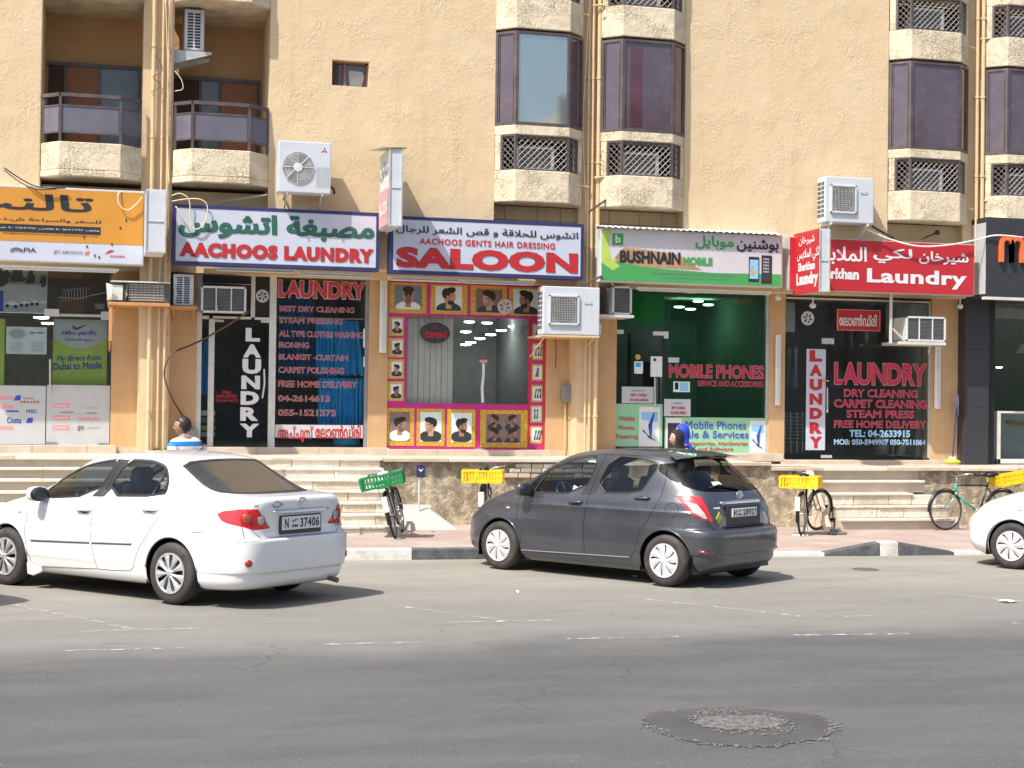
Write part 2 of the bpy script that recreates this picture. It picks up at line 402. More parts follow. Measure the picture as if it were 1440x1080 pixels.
def contours(s,sp=1.0,ls=1.0):
    k=(s,sp,ls)
    if k in _cache: return _cache[k]
    cu=bpy.data.curves.new('lettering_source','FONT'); cu.body=s; cu.size=1; cu.resolution_u=3; cu.space_character=sp; cu.space_line=ls; cu.align_x='LEFT'
    o=bpy.data.objects.new('lettering_source',cu); COL.objects.link(o)
    dg=DG(); dg.update(); c2=o.evaluated_get(dg).to_curve(dg)
    res=[]
    for spl in c2.splines:
        pts=[]; bp=spl.bezier_points; n=len(bp)
        if n:
            for i in range(n):
                a,b=bp[i],bp[(i+1)%n]; p0,p1,p2,p3=a.co,a.handle_right,b.handle_left,b.co
                straight=abs((p1-p0).cross(p3-p0).length)<1e-5 and abs((p2-p0).cross(p3-p0).length)<1e-5
                for t in ((0,) if straight else (0,.33,.67)):
                    q=p0*(1-t)**3+p1*3*t*(1-t)**2+p2*3*t*t*(1-t)+p3*t**3; pts.append((q.x,q.y))
        else: pts=[(p.co.x,p.co.y) for p in spl.points]
        cl=[]
        for p in pts:
            if not cl or math.hypot(p[0]-cl[-1][0],p[1]-cl[-1][1])>1e-4: cl.append(p)
        if len(cl)>2 and math.hypot(cl[0][0]-cl[-1][0],cl[0][1]-cl[-1][1])<1e-4: cl.pop()
        if len(cl)>2: res.append(cl)
    o.evaluated_get(dg).to_curve_clear(); bpy.data.objects.remove(o); bpy.data.curves.remove(cu)
    _cache[k]=res; return res
def area(p): return .5*sum(p[i][0]*p[(i+1)%len(p)][1]-p[(i+1)%len(p)][0]*p[i][1] for i in range(len(p)))
def inside(q,p):
    c=False; n=len(p); j=n-1
    for i in range(n):
        if (p[i][1]>q[1])!=(p[j][1]>q[1]) and q[0]<(p[j][0]-p[i][0])*(q[1]-p[i][1])/(p[j][1]-p[i][1])+p[i][0]: c=not c
        j=i
    return c
def offset(p,d):
    n=len(p); out=[]
    for i in range(n):
        a,b,c=p[i-1],p[i],p[(i+1)%n]
        e1=Vector((b[0]-a[0],b[1]-a[1])); e2=Vector((c[0]-b[0],c[1]-b[1]))
        if e1.length<1e-7 or e2.length<1e-7: out.append(b); continue
        e1.normalize(); e2.normalize(); n1=Vector((e1.y,-e1.x)); n2=Vector((e2.y,-e2.x)); m=n1+n2
        if m.length<.3: m=n1
        m.normalize(); k=d/max(.5,m.dot(n1)); out.append((b[0]+m.x*k,b[1]+m.y*k))
    return out
import numpy as _np
from mathutils.geometry import delaunay_2d_cdt
_gc={}
def glyphs(s,bold=0,sp=1.0,ls=1.0):
    """triangulated glyphs: list of (points, triangles), one entry per letter shape; fill rule is non-zero winding"""
    key=(s,round(bold,4),sp,ls)
    if key in _gc: return _gc[key]
    cs=contours(s,sp,ls); bb=[]
    grp=list(range(len(cs)))
    for c in cs: xs=[p[0] for p in c]; ys=[p[1] for p in c]; bb.append((min(xs),max(xs),min(ys),max(ys)))
    for i in range(len(cs)):
        for j in range(i):
            A,B_=bb[i],bb[j]
            if A[0]<B_[1] and B_[0]<A[1] and A[2]<B_[3] and B_[2]<A[3]:
                gi,gj=grp[i],grp[j]
                if gi!=gj: grp=[gj if q==gi else q for q in grp]
    res=[]
    for gid in sorted(set(grp)):
        ids=[i for i in range(len(cs)) if grp[i]==gid]
        big=max(ids,key=lambda i:abs(area(cs[i]))); sg=1 if area(cs[big])>0 else -1
        loops=[]
        for i in ids:
            c=cs[i] if sg>0 else cs[i][::-1]; ar=area(c)
            if bold:
                w=min(bb[i][1]-bb[i][0],bb[i][3]-bb[i][2])
                d=bold if ar>0 else min(bold,w*.24)
                c=offset(c,d)
                if ar<0 and area(c)>-1e-5: continue
            loops.append(c)
        V=[];E=[]
        for l in loops:
            b0=len(V); V+=[Vector(p) for p in l]; E+=[(b0+k,b0+(k+1)%len(l)) for k in range(len(l))]
        try: r=delaunay_2d_cdt(V,E,[],0,1e-5)
        except Exception: continue
        P=[(v.x,v.y) for v in r[0]]; T=[]
        segs=_np.array([[l[k][0],l[k][1],l[(k+1)%len(l)][0],l[(k+1)%len(l)][1]] for l in loops for k in range(len(l))])
        for f in r[2]:
            if len(f)!=3: continue
            a,b,c=(P[k] for k in f); ar=area([a,b,c])
            if abs(ar)<1e-8: continue
            x=(a[0]+b[0]+c[0])/3; y=(a[1]+b[1]+c[1])/3
            up=(segs[:,1]<=y)&(segs[:,3]>y); dn=(segs[:,1]>y)&(segs[:,3]<=y)
            dy=segs[:,3]-segs[:,1]; dy[dy==0]=1e-12
            xi=segs[:,0]+(y-segs[:,1])*(segs[:,2]-segs[:,0])/dy
            w=int((up&(xi>x)).sum())-int((dn&(xi>x)).sum())
            if w!=0: T.append(tuple(f) if ar>0 else tuple(f)[::-1])
        if T: res.append((P,T))
    _gc[key]=res; return res
def fill(g,gl,fn,mi=0,stag=0):
    for P,T in gl:
        b=len(g.v); g.v+=[tuple(fn(p[0],p[1],0)) for p in P]
        for t in T: g.f.append(tuple(b+i for i in t)); g.m.append(mi)
def rect_fn(gl,o,ux,uz,w,h,n):
    xs=[p[0] for a,_ in gl for p in a]; ys=[p[1] for a,_ in gl for p in a]
    x0,x1,y0,y1=min(xs),max(xs),min(ys),max(ys)
    o=Vector(o); ux=Vector(ux); uz=Vector(uz); n=Vector(n)
    def fn(x,y,k): return o+ux*((x-x0)/(x1-x0)*w)+uz*((y-y0)/(y1-y0)*h)+n*k
    return fn
def letters(s,parent,o,w,h,m,bold=.02,outline=None,om='text_white',ux=(1,0,0),uz=(0,0,1),n=(0,-1,0),name='lettering',sp=1.0,ls=1.0,local=False,label=None,gap=.0025):
    """flat lettering fitted to a w x h rectangle whose lower left corner is o"""
    gl=glyphs(s,bold,sp,ls)
    if not gl: return None
    fn=rect_fn(gl,o,ux,uz,w,h,n); g=G(); nn=Vector(n)
    mats=[m]
    if outline:
        g2=glyphs(s,bold+outline,sp,ls); fill(g,g2,lambda x,y,k:fn(x,y,k)+nn*gap,1,.00006); mats.append(om)
        fill(g,gl,lambda x,y,k:fn(x,y,k)+nn*gap*2.2,0,.00006)
    else: fill(g,gl,lambda x,y,k:fn(x,y,k)+nn*gap,0,.00006)
    return part(name,g,mats,parent,local=local,label=label)
def ptxt(s,parent,bl,tr,y,m,**k):
    """lettering between two measured corners on the plane y"""
    a=at(*bl,y=y); b=at(*tr,y=y)
    return letters(s,parent,a,b.x-a.x,b.z-a.z,m,**k)
def scrib(parent,bl,tr,y,m,n=6):
    """print too small to read in the photograph: a row of short marks"""
    a=at(*bl,y=y); b=at(*tr,y=y); g=G(); rr=random.Random(int(bl[0]*13+bl[1])); w=(b.x-a.x)/n; h=b.z-a.z
    for k in range(n):
        x=a.x+w*k; t=rr.uniform(.55,1)
        g.quad((x,y-.0025,a.z),(x+w*.25,y-.0025,a.z),(x+w*.25,y-.0025,a.z+h*t),(x,y-.0025,a.z+h*t)); g.quad((x+w*.26,y-.0025,a.z+h*.35),(x+w*.8,y-.0025,a.z+h*.35),(x+w*.8,y-.0025,a.z+h*.6),(x+w*.26,y-.0025,a.z+h*.6))
    return part('small_print',g,m,parent)
def ptl(s,parent,tl,br,y,m,**k):
    a=at(*tl,y=y); b=at(*br,y=y)
    return letters(s,parent,(a.x,y,b.z),b.x-a.x,a.z-b.z,m,**k)
def prect(g,tl,br,y,mi=0,th=None):
    a=at(*tl,y=y); b=at(*br,y=y)
    if th is None: g.quad((a.x,y,b.z),(b.x,y,b.z),(b.x,y,a.z),(a.x,y,a.z),mi)
    else: g.box(a.x,b.x,y,y+th,b.z,a.z,mi)
    return g
# ------------------------------------------------------------------ ground
def road_mat():
    m,nt,b=new('asphalt'); L=nt.links; tc=N(nt,'ShaderNodeTexCoord'); b.inputs['Specular IOR Level'].default_value=.3
    def noise(s,d=6,vec=None,r=.6,dist=0):
        n=N(nt,'ShaderNodeTexNoise'); n.inputs['Scale'].default_value=s; n.inputs['Detail'].default_value=d; n.inputs['Roughness'].default_value=r; n.inputs['Distortion'].default_value=dist
        L.new(vec or tc.outputs['Object'],n.inputs['Vector']); return n.outputs['Fac']
    def rng(v,a,b_,c=0,d=1):
        q=N(nt,'ShaderNodeMapRange'); q.interpolation_type='SMOOTHSTEP'; L.new(v,q.inputs['Value'])
        for k,x in zip(('From Min','From Max','To Min','To Max'),(a,b_,c,d)): q.inputs[k].default_value=x
        return q.outputs[0]
    def mth(op,a,b_):
        n=N(nt,'ShaderNodeMath',operation=op)
        for i,q in enumerate((a,b_)):
            if isinstance(q,(int,float)): n.inputs[i].default_value=q
            else: L.new(q,n.inputs[i])
        return n.outputs[0]
    def mix(f,a,b_):
        n=N(nt,'ShaderNodeMix',data_type='RGBA')
        if isinstance(f,(int,float)): n.inputs[0].default_value=f
        else: L.new(f,n.inputs[0])
        for i,q in ((6,a),(7,b_)):
            if isinstance(q,tuple): n.inputs[i].default_value=(*q,1)
            else: L.new(q,n.inputs[i])
        return n.outputs[2]
    sep=N(nt,'ShaderNodeSeparateXYZ'); L.new(tc.outputs['Object'],sep.inputs[0])
    mp=N(nt,'ShaderNodeMapping'); mp.inputs['Scale'].default_value=(.5,1.6,1); L.new(tc.outputs['Object'],mp.inputs[0])
    y2=mth('ADD',sep.outputs['Y'],mth('MULTIPLY',mth('SUBTRACT',noise(.35,5),.5),3.4))
    dust=rng(y2,-13.2,-11.4)          # parking strip carries more dust than the running lane
    far=rng(y2,-11.2,-6.8)
    base=mix(dust,(.079,.081,.084),(.215,.207,.187))
    base=mix(mth('MULTIPLY',far,.75),base,(.345,.32,.27))
    blotch=rng(noise(.9,6,mp.outputs[0],.65),.36,.66)
    base=mix(mth('MULTIPLY',blotch,.38),base,(.155,.15,.135))
    dark=rng(noise(1.7,7,mp.outputs[0],.7,.6),.56,.72)
    base=mix(mth('MULTIPLY',dark,.42),base,(.055,.055,.057))
    # wheel-worn bands along x in the running lane
    g1=rng(noise(160,2),.35,.7); g2=rng(noise(60,3),.35,.75)
    base=mix(mth('MULTIPLY',g1,.24),base,(.19,.185,.175))
    base=mix(mth('MULTIPLY',g2,.22),base,(.05,.05,.05))
    # worn, chalky coarse band near the viewer and scattered pale grit
    near=rng(mth('ADD',sep.outputs['Y'],mth('MULTIPLY',noise(.5,4),1.2)),-15.2,-16.4)
    grit=rng(noise(28,4,r=.8),.56,.66)
    base=mix(mth('MULTIPLY',mth('MULTIPLY',near,grit),.35),base,(.26,.26,.25))
    spk=rng(noise(42,1),.735,.76); base=mix(mth('MULTIPLY',spk,.6),base,(.42,.41,.38))
    # long fine cracks
    v=N(nt,'ShaderNodeTexVoronoi',feature='DISTANCE_TO_EDGE'); v.inputs['Scale'].default_value=.45
    wv=N(nt,'ShaderNodeVectorMath',operation='ADD'); nz=N(nt,'ShaderNodeTexNoise'); nz.inputs['Scale'].default_value=2.2; nz.inputs['Detail'].default_value=6
    L.new(tc.outputs['Object'],nz.inputs['Vector']); L.new(tc.outputs['Object'],wv.inputs[0]); L.new(nz.outputs['Color'],wv.inputs[1]); L.new(wv.outputs[0],v.inputs['Vector'])
    ck=mth('MULTIPLY',rng(v.outputs['Distance'],.012,.002),rng(noise(.6,3),.5,.6)); base=mix(mth('MULTIPLY',ck,.12),base,(.05,.048,.045))
    L.new(base,b.inputs['Base Color']); b.inputs['Roughness'].default_value=.85
    bp=N(nt,'ShaderNodeBump'); bp.inputs['Distance'].default_value=.006; L.new(mth('ADD',noise(110,3),mth('MULTIPLY',ck,-1)),bp.inputs['Height']); L.new(bp.outputs[0],b.inputs['Normal'])
road_mat()
def paver_mat():
    m,nt,b=new('pavers'); L=nt.links; tc=N(nt,'ShaderNodeTexCoord')
    br=N(nt,'ShaderNodeTexBrick'); br.inputs['Scale'].default_value=5; br.inputs['Color1'].default_value=(.335,.245,.215,1); br.inputs['Color2'].default_value=(.39,.30,.265,1); br.inputs['Mortar'].default_value=(.30,.22,.18,1)
    br.inputs['Mortar Size'].default_value=.02; L.new(tc.outputs['Object'],br.inputs['Vector'])
    n=N(nt,'ShaderNodeTexNoise'); n.inputs['Scale'].default_value=1.4; n.inputs['Detail'].default_value=8; L.new(tc.outputs['Object'],n.inputs['Vector'])
    r=N(nt,'ShaderNodeMapRange'); r.inputs['From Min'].default_value=.42; r.inputs['From Max'].default_value=.7; r.inputs['To Max'].default_value=.75; L.new(n.outputs['Fac'],r.inputs['Value'])
    mx=N(nt,'ShaderNodeMix',data_type='RGBA'); L.new(r.outputs[0],mx.inputs[0]); L.new(br.outputs['Color'],mx.inputs[6]); mx.inputs[7].default_value=(.44,.39,.33,1)
    L.new(mx.outputs[2],b.inputs['Base Color']); b.inputs['Roughness'].default_value=.85
    bp=N(nt,'ShaderNodeBump'); bp.inputs['Distance'].default_value=.004; bp.invert=True; L.new(br.outputs['Fac'],bp.inputs['Height']); L.new(bp.outputs[0],b.inputs['Normal'])
paver_mat()
mat('faded_line',(.40,.39,.36),.8,var=.2,vs=20)
def line_mat():
    m,nt,b=new('worn_line'); L=nt.links; tc=N(nt,'ShaderNodeTexCoord'); b.inputs['Base Color'].default_value=(.46,.45,.42,1); b.inputs['Roughness'].default_value=.8
    n=N(nt,'ShaderNodeTexNoise'); n.inputs['Scale'].default_value=9; n.inputs['Detail'].default_value=8; n.inputs['Roughness'].default_value=.75; L.new(tc.outputs['Object'],n.inputs['Vector'])
    r=N(nt,'ShaderNodeMapRange'); r.inputs['From Min'].default_value=.46; r.inputs['From Max'].default_value=.62; L.new(n.outputs['Fac'],r.inputs['Value']); L.new(r.outputs[0],b.inputs['Alpha'])
line_mat()
mat('patch_tar',(.060,.059,.058),.8,var=.22,vs=2.5,dirt=(.105,.085,.074),damt=.5,dscale=1.2,bump=.004,bs=60)
mat('rubble',(.17,.165,.155),.9,var=.35,vs=14,bump=.01,bs=40)
g=G(); g.quad((-60,-70,0),(90,-70,0),(90,30,0),(-60,30,0)); struct('road',g,'asphalt')
def yk(x): return -5.05-.0525*x
def hk(x):
    P=[(-99,.14),(7.8,.14),(9.0,.055),(9.85,.05),(10.62,.19),(10.9,.19),(11.75,.05),(99,.05)]
    for (a,ha),(b,hb) in zip(P,P[1:]):
        if a<=x<=b: return ha+(hb-ha)*(x-a)/(b-a)
def zs(x):
    P=[(-99,.135),(7.8,.135),(9.2,.05),(99,.05)]
    for (a,ha),(b,hb) in zip(P,P[1:]):
        if a<=x<=b: return ha+(hb-ha)*(x-a)/(b-a)
# pavement sheet, following the kerb
g=G(); xs=[-30,-9,-3,0,2,4,5.5,7,7.8,8.5,9.2,9.85,10.3,10.8,11.3,11.8,13,16,20,34]
for a,b in zip(xs,xs[1:]):
    g.quad((a,yk(a)+.14,zs(a)),(b,yk(b)+.14,zs(b)),(b,-.2,zs(b)),(a,-.2,zs(a)))
struct('pavement',g,'pavers')
kerb=struct('kerb',G().box(-30,34,-4.4,-4.3,-.3,-.05),'concrete')
def kerbstone(x0,x1,m):
    g=G(); e=.003; x0+=e; x1-=e
    P=[(x0,yk(x0),-.05),(x1,yk(x1),-.05),(x1,yk(x1)+.012,hk(x1)),(x0,yk(x0)+.012,hk(x0))]
    Q=[(x0,yk(x0)+.16,-.05),(x1,yk(x1)+.16,-.05),(x1,yk(x1)+.16,hk(x1)+.006),(x0,yk(x0)+.16,hk(x0)+.006)]
    n=0; g.v=P+Q; g.f=[(0,1,2,3),(7,6,5,4),(3,2,6,7),(0,3,7,4),(1,5,6,2),(0,4,5,1)]; g.m=[0]*6
    return part('kerb_stone',g,m,kerb,bevel=.012,local=True)
x=-9.69; k=0
ks=[]
while x<9.7:
    ks.append((x,min(x+.98,9.80),'kerb_white' if (x<4.03 and x>2.9) or int(round(x))%4 in (0,3) or x>7.5 else 'kerb_black')); x+=.98
ks=[(a,b,('kerb_black' if 3.95<a<5.9 else 'kerb_white' if 1.9<a<=3.95 else c)) for a,b,c in ks]
for a,b,c in ks: kerbstone(a,b,c)
for a,b,c in ((9.80,10.62,'kerb_black'),(10.62,10.9,'kerb_white'),(10.9,11.75,'kerb_black'),(11.75,12.75,'kerb_white'),(12.75,13.75,'kerb_white'),(13.75,14.75,'kerb_white'),(14.75,16,'kerb_white'),(16,18,'kerb_white')): kerbstone(a,b,c)
# painted lines (sheets 4 mm above the road)
def roadline(p,q,w,name='road_marking',m='worn_line'):
    a=at(*p,z=.004); b=at(*q,z=.004); d=(b-a).normalized(); n=Vector((-d.y,d.x,0))*(w/2)
    g=G(); k=max(2,int((b-a).length/.4))
    for i in range(k):
        u=a.lerp(b,i/k); v=a.lerp(b,(i+1)/k); g.quad(u-n,v-n,v+n,u+n)
    struct(name,g,m)
for p,q in (((110,888),(283,883)),((75,915),(270,911)),((453,906),(600,903)),((628,875),(782,872)),((560,852),(722,874)),((796,898),(960,895)),((900,842),(1132,867)),((1110,867),(1242,866)),((1115,893),(1278,891)),((1300,832),(1440,846)),((1422,876),(1460,877)),((20,850),(200,887))): roadline(p,q,.07)
# tarred repair patch with a ragged chalky rim and broken cover in the middle
c0=at(1040,1022,z=0)
def ring(cx,cy,rx,ry,n,j,seed,z):
    rnd=random.Random(seed); out=[]
    for i in range(n):
        a=2*PI*i/n; w=1+rnd.uniform(-j,j)+.05*math.sin(3*a+1); out.append((cx+rx*w*math.cos(a),cy+ry*w*math.sin(a),z))
    return out
pl=at(893,1015,z=0); pr=at(1188,1025,z=0); pt=at(1040,994,z=0); pb=at(1040,1051,z=0)
cx,cy=(pl.x+pr.x)/2,(pt.y+pb.y)/2; rx,ry=(pr.x-pl.x)/2,(pt.y-pb.y)/2
road_patch=struct('road_patch',G().poly(ring(cx,cy,rx,ry,48,.05,3,.005)),'patch_tar')
# rim: broken pale crumbs
g=G(); rnd=random.Random(5); rim=ring(cx,cy,rx,ry,48,.05,3,.005)
for i in range(260):
    t=rnd.random()*48; i0=int(t)%48; f=t-int(t); a=Vector(rim[i0]).lerp(Vector(rim[(i0+1)%48]),f)
    ang=2*PI*t/48
    if math.sin(ang)>.15 and rnd.random()<.85: continue
    g.cbox((a.x+rnd.gauss(0,.025),a.y+rnd.gauss(0,.03),.006),(rnd.uniform(.006,.04),rnd.uniform(.004,.014),rnd.uniform(.002,.007)),Matrix.Rotation(rnd.random()*3,3,'Z'))
cr=struct('crumbled_rim',g,'rubble',kind='stuff')
g=G(); ic=at(1042,1017,z=0)
for i in range(340):
    a=rnd.random()*2*PI; q=math.sqrt(rnd.random()); x=ic.x+q*.62*math.cos(a)*(rx/1.15); y=ic.y+q*.42*math.sin(a)
    g.cbox((x,y,.010),(rnd.uniform(.008,.035),rnd.uniform(.006,.014),rnd.uniform(.002,.007)),Matrix.Rotation(rnd.random()*3,3,'Z'))
struct('broken_asphalt',g,'rubble',kind='stuff')
mat('patch_core',(.125,.12,.115),.9,var=.6,vs=16,bump=.03,bs=26,detail=3)
struct('patch_core',G().poly(ring(ic.x,ic.y,.58*rx/1.15,.40*rx/1.15,40,.06,8,.0085)),'patch_core')
g=G(); q=at(1217,801,z=0); g.lathe([(.17,.0),(.17,.006),(.15,.008),(.15,.004),(0,.004)],Matrix.Translation((q.x,q.y,0)),28)
single('manhole_cover',g,'dgrey','small dark round cover in the dusty asphalt below the black and white kerb hump','manhole cover')
# litter on the road: one crumpled paper scrap each
for i,(px,py,s,lb) in enumerate(((1415,847,.09,'white paper scrap at the end of the parking line by the right car'),(727,834,.03,'tiny white scrap between the two parked cars, nearest the grey hatchback wheel'),(893,812,.035,'tiny white scrap just behind the front wheel shadow of the grey hatchback'),(463,767+31,.03,'tiny white scrap on the road behind the white sedan bumper'))):
    q=at(px,py,z=0); g=G(); rr=random.Random(i)
    pts=[(q.x+s*rr.uniform(.6,1.4)*math.cos(a),q.y+s*rr.uniform(.4,1.0)*math.sin(a),rr.uniform(.004,.03)) for a in [k*PI/4 for k in range(8)]]
    c=(q.x,q.y,.035)
    for a,b in zip(pts,pts[1:]+pts[:1]): g.poly([a,b,c])
    single('paper_scrap',g,'paper',lb,'litter','scraps of litter on the road')
# ------------------------------------------------------------------ raised walkway, its wall and the two flights of steps
SEC=[(-12,4.35,1.19),(4.35,8.0,1.17),(8.0,10.95,1.12),(10.95,22,1.04)]
g=G()
for a,b,z in SEC: g.box(a,b,-1.12,4,-.05,z)
walk=struct('walkway',g,'marble')
def zw(x):
    for a,b,z in SEC:
        if a<=x<=b: return z
for a,b,z in SEC:
    x=a; rr=random.Random(int(a*3))
    while x<b-.01:
        w=min(rr.uniform(.9,1.5),b-x)
        if b-x-w<.3: w=b-x
        part('coping_stone',G().box(x+.003,x+w-.003,-1.24+rr.uniform(-.012,.012),-1.0,z-.045,z+.012+rr.uniform(0,.006)),'nosing' if rr.random()<.6 else 'marble',walk,bevel=.008,local=True); x+=w
SX=X(535,650,-1.2)
wall=thing('retaining_wall','rough plastered low wall with stains, carrying the raised walkway between the two flights of steps','wall',((SX+11)/2,-1.15,0))
def rough(x0,x1,zt,parent,y=-1.15,seed=1,name='wall_face'):
    rr=random.Random(seed); g=G(); nx=int((x1-x0)/.09); nz=12; P={}
    for i in range(nx+1):
        for j in range(nz+1):
            P[i,j]=(x0+(x1-x0)*i/nx,y+rr.gauss(0,.010)-.10*((1-j/nz)**3),-.05+(zt+.05)*j/nz)
    for i in range(nx):
        for j in range(nz): g.quad(P[i,j],P[i+1,j],P[i+1,j+1],P[i,j+1])
    return part(name,g,STONEM,parent,smooth=True,weld=True)
RX0=X(1152,715,-1.5); RX1=X(1313,715,-1.6)
rough(SX,8.0,1.12,wall,seed=1); rough(8.0,RX0,1.07,wall,seed=2)
# loose masonry showing at the top of the wall left of the grey car
rr=random.Random(9); x=X(725,650,-1.2)
for row,zr in enumerate((1.03,.95,.87)):
    xx=x-.1*row
    while xx<8.0:
        w=rr.uniform(.15,.4); part('stone',G().box(xx+.006,xx+w-.006,-1.2-rr.uniform(0,.03),-1.12,zr+.005,zr+.075),rr.choice(['stone_b','marble','step_beige']),wall,bevel=.01); xx+=w
w2=thing('retaining_wall','rough plastered low wall below the black tiled shop, right of the broken steps','wall',(RX1+3,-1.15,0))
rough(RX1,22,1.0,w2,seed=3)
# left flight: seven risers
def flight(name,label,x0,x1,n,z0,z1,yb,tread,mode,seed):
    t=thing(name,label,'steps',((x0+(x1(0) if callable(x1) else x1))/2,yb,0)); rr=random.Random(seed); h=(z1-z0)/n
    for k in range(n):
        y0=yb+tread*k; zt=z0+h*(k+1); zb=z0+h*k
        xe=x1(k) if callable(x1) else x1
        s=part('step',G().box(x0,xe,y0+.03,-1.1,zb-.2 if k==0 else zb,zt-.03),'step_beige' if mode=='plain' else 'stone_b',t)
        x=x0
        while x<xe-.01:
            w=min(rr.uniform(.35,.85) if mode=='stone' else 1.25,xe-x)
            if xe-x-w<.25: w=xe-x
            jt=rr.uniform(-.012,.012) if mode=='stone' else 0
            if mode=='stone':
                part('stone',G().box(x+.004,x+w-.004,y0+jt*.7,y0+.05,zb+.004,zt-.034),rr.choice(['stone_a','stone_b','stone_c','stone_a']),s,bevel=.008)
            part('tread_slab',G().box(x+.003,x+w-.003,y0-.025+jt,y0+tread+.03,zt-.032,zt+rr.uniform(0,.004)),rr.choice(['stone_c','stone_a','nosing']) if mode=='stone' else 'nosing',s,bevel=.006)
            x+=w
    return t
XM=X(372,700,-2.2)
flight('stone_steps','pale rough stone steps leading up to the blue laundry, behind the white sedan boot',XM,lambda k:SX,7,.10,1.19,-2.98,.295,'stone',4)
flight('stone_steps','smooth beige steps with white edges before the travel agency, left of the white saloon',-12,XM-.01,7,.10,1.19,-2.98,.295,'plain',5)
FL=thing('stone_steps','broken cream steps with patched risers below the red laundry sign','steps',((RX0+RX1)/2,-1.9,0)); rr=random.Random(8)
n=5; z0=.03; h=(1.04-z0)/n
for k in range(n):
    y0=-1.98+.2*k; zb=z0+h*k; zt=zb+h; xa=RX0+.04*(4-k)-.1*(k>3); xb=RX1+.28-.11*k
    s=part('step',G().box(xa,xb,y0+.03,-1.1,zb-(.1 if k==0 else 0),zt-.035),'marble' if k in(0,3) else 'step_beige',FL)
    if k in (1,2):
        x=xa
        while x<xb-.01:
            w=min(rr.uniform(.3,.8),xb-x); part('stone',G().box(x+.004,x+w-.004,y0-.01,y0+.05,zb+.004,zt-.04),rr.choice(['stone_a','stone_c','stone_b']),s,bevel=.012); x+=w
    x=xa
    while x<xb-.01:
        w=min(rr.uniform(.7,1.3),xb-x)
        if xb-x-w<.25: w=xb-x
        if not(k==2 and x>xa+.8): part('tread_slab',G().box(x+.003,x+w-.003,y0-.03+rr.uniform(-.01,.01),y0+.24,zt-.038,zt),'nosing' if k not in (1,) else 'stone_b',s,bevel=.006)
        x+=w
part('stringer',G().prism([(RX0-.04,-2.0,0),(RX0-.04,-1.2,0),(RX0-.04,-1.2,1.0),(RX0-.04,-1.35,1.0),(RX0-.04,-2.05,.12)],(-.09,0,0)),'marble',FL,bevel=.008)
# concrete ramp block against the wall
a=at(575,757,z=.135); b=at(668,757,z=.135)
g=G(); yb=-1.16; yf=-2.4
zt=.46
bl,br=a.x,b.x+.25
T=[(bl+.25,yb,zt),(br-.35,yb,zt-.01),(br-.5,yf+.75,zt-.03),(bl+.33,yf+.75,zt-.02)]; Bq=[(bl-.1,yb,.05),(br,yb,.05),(br-.05,yf,.05),(bl-.05,yf,.05)]
g.v=T+Bq; g.f=[(3,2,1,0),(3,7,6,2),(2,6,5,1),(0,4,7,3),(0,1,5,4)]; g.m=[0]*5
single('concrete_ramp',g,'concrete','low sloping concrete block poured against the rough wall under the small blue sign','concrete block',bevel=.03)
q=at(1177,752,z=.05)
g=G(); g.cbox((q.x,q.y,.075),(.30,.12,.05),Matrix.Rotation(.1,3,'Z')); g.cbox((q.x-.02,q.y+.02,.115),(.16,.1,.04),Matrix.Rotation(.3,3,'Z'))
single('rubble_pile',g,'rubble','small pile of broken brick beside the bicycle with the turned front wheel','rubble',bevel=.01)
# thin plant at the foot of the column
q=at(225,633,y=.0)
g=G(); rr=random.Random(2)
for i in range(60):
    a=rr.random()*2*PI; l=rr.uniform(.05,.16); p=Vector((q.x+rr.gauss(0,.05),-.1+rr.gauss(0,.04),1.19)); d=Vector((math.cos(a)*.7,math.sin(a)*.7,1)).normalized(); s=Vector((-math.sin(a),math.cos(a),0))*.016
    e=p+d*l; m_=p+d*l*.6; g.poly([p,m_-s,e,m_+s])
single('weed',g,'leaf','small green weed growing at the foot of the pipes behind the man in stripes','plant')
# ------------------------------------------------------------------ the apartment building
B=thing('apartment_building','ochre stuccoed apartment building with balconies and projecting bay windows above the shops','building',(0,.6,0))
HT=11.4
def wb(name,x0,x1,y0,y1,z0,z1,m=None,parent=None,bevel=0): return part(name,G().box(x0,x1,y0,y1,z0,z1),m or WALL,parent or B,bevel=bevel)
bx=[(-.908,.63),(1.107,2.626)]; by=[(6.398,7.939),(8.272,9.80),(13.73,15.334),(15.69,17.25)]
MZ=4.25
wb('wall_panel',-14,-.908,0,2,MZ,HT,bevel=.02)
# middle wall with the small window opening
wx0,wx1=X(467,100,0),X(519,100,0); wz1,wz0=Z(490,85,0),Z(490,121,0)
g=G(); g.box(2.626,wx0,0,1.1,MZ,HT); g.box(wx1,6.398,0,1.1,MZ,HT); g.box(wx0,wx1,0,1.1,MZ,wz0); g.box(wx0,wx1,0,1.1,wz1,HT)
part('wall_panel',g,WALL,B)
wn=part('window_frame',G().box(wx0,wx1,.14,.18,wz1-.03,wz1).box(wx0,wx1,.14,.18,wz0,wz0+.03).box(wx0,wx0+.03,.14,.18,wz0,wz1).box(wx1-.03,wx1,.14,.18,wz0,wz1).box((wx0+wx1)/2-.10,(wx0+wx1)/2-.06,.13,.18,wz0,wz1),'door_brown',B)
part('pane',G().box(wx0+.02,wx1-.02,.19,.2,wz0+.02,wz1-.02),'bay_glass',wn)
part('torn_cover',G().poly([(wx0+.32,.185,wz0+.03),(wx1-.10,.18,wz0+.02),(wx1-.05,.18,wz0+.2),(wx1-.08,.18,wz1-.14),(wx0+.30,.185,wz1-.12)]),'lgrey',wn)
part('hanging_cloth',G().poly([(wx0+.03,.125,wz0+.03),(wx0+.12,.12,wz0+.02),(wx0+.13,.12,wz1-.05),(wx0+.03,.125,wz1-.07)]),'curtain_brown',wn)
wb('wall_panel',9.80,13.73,0,1.1,MZ,HT,bevel=.02)
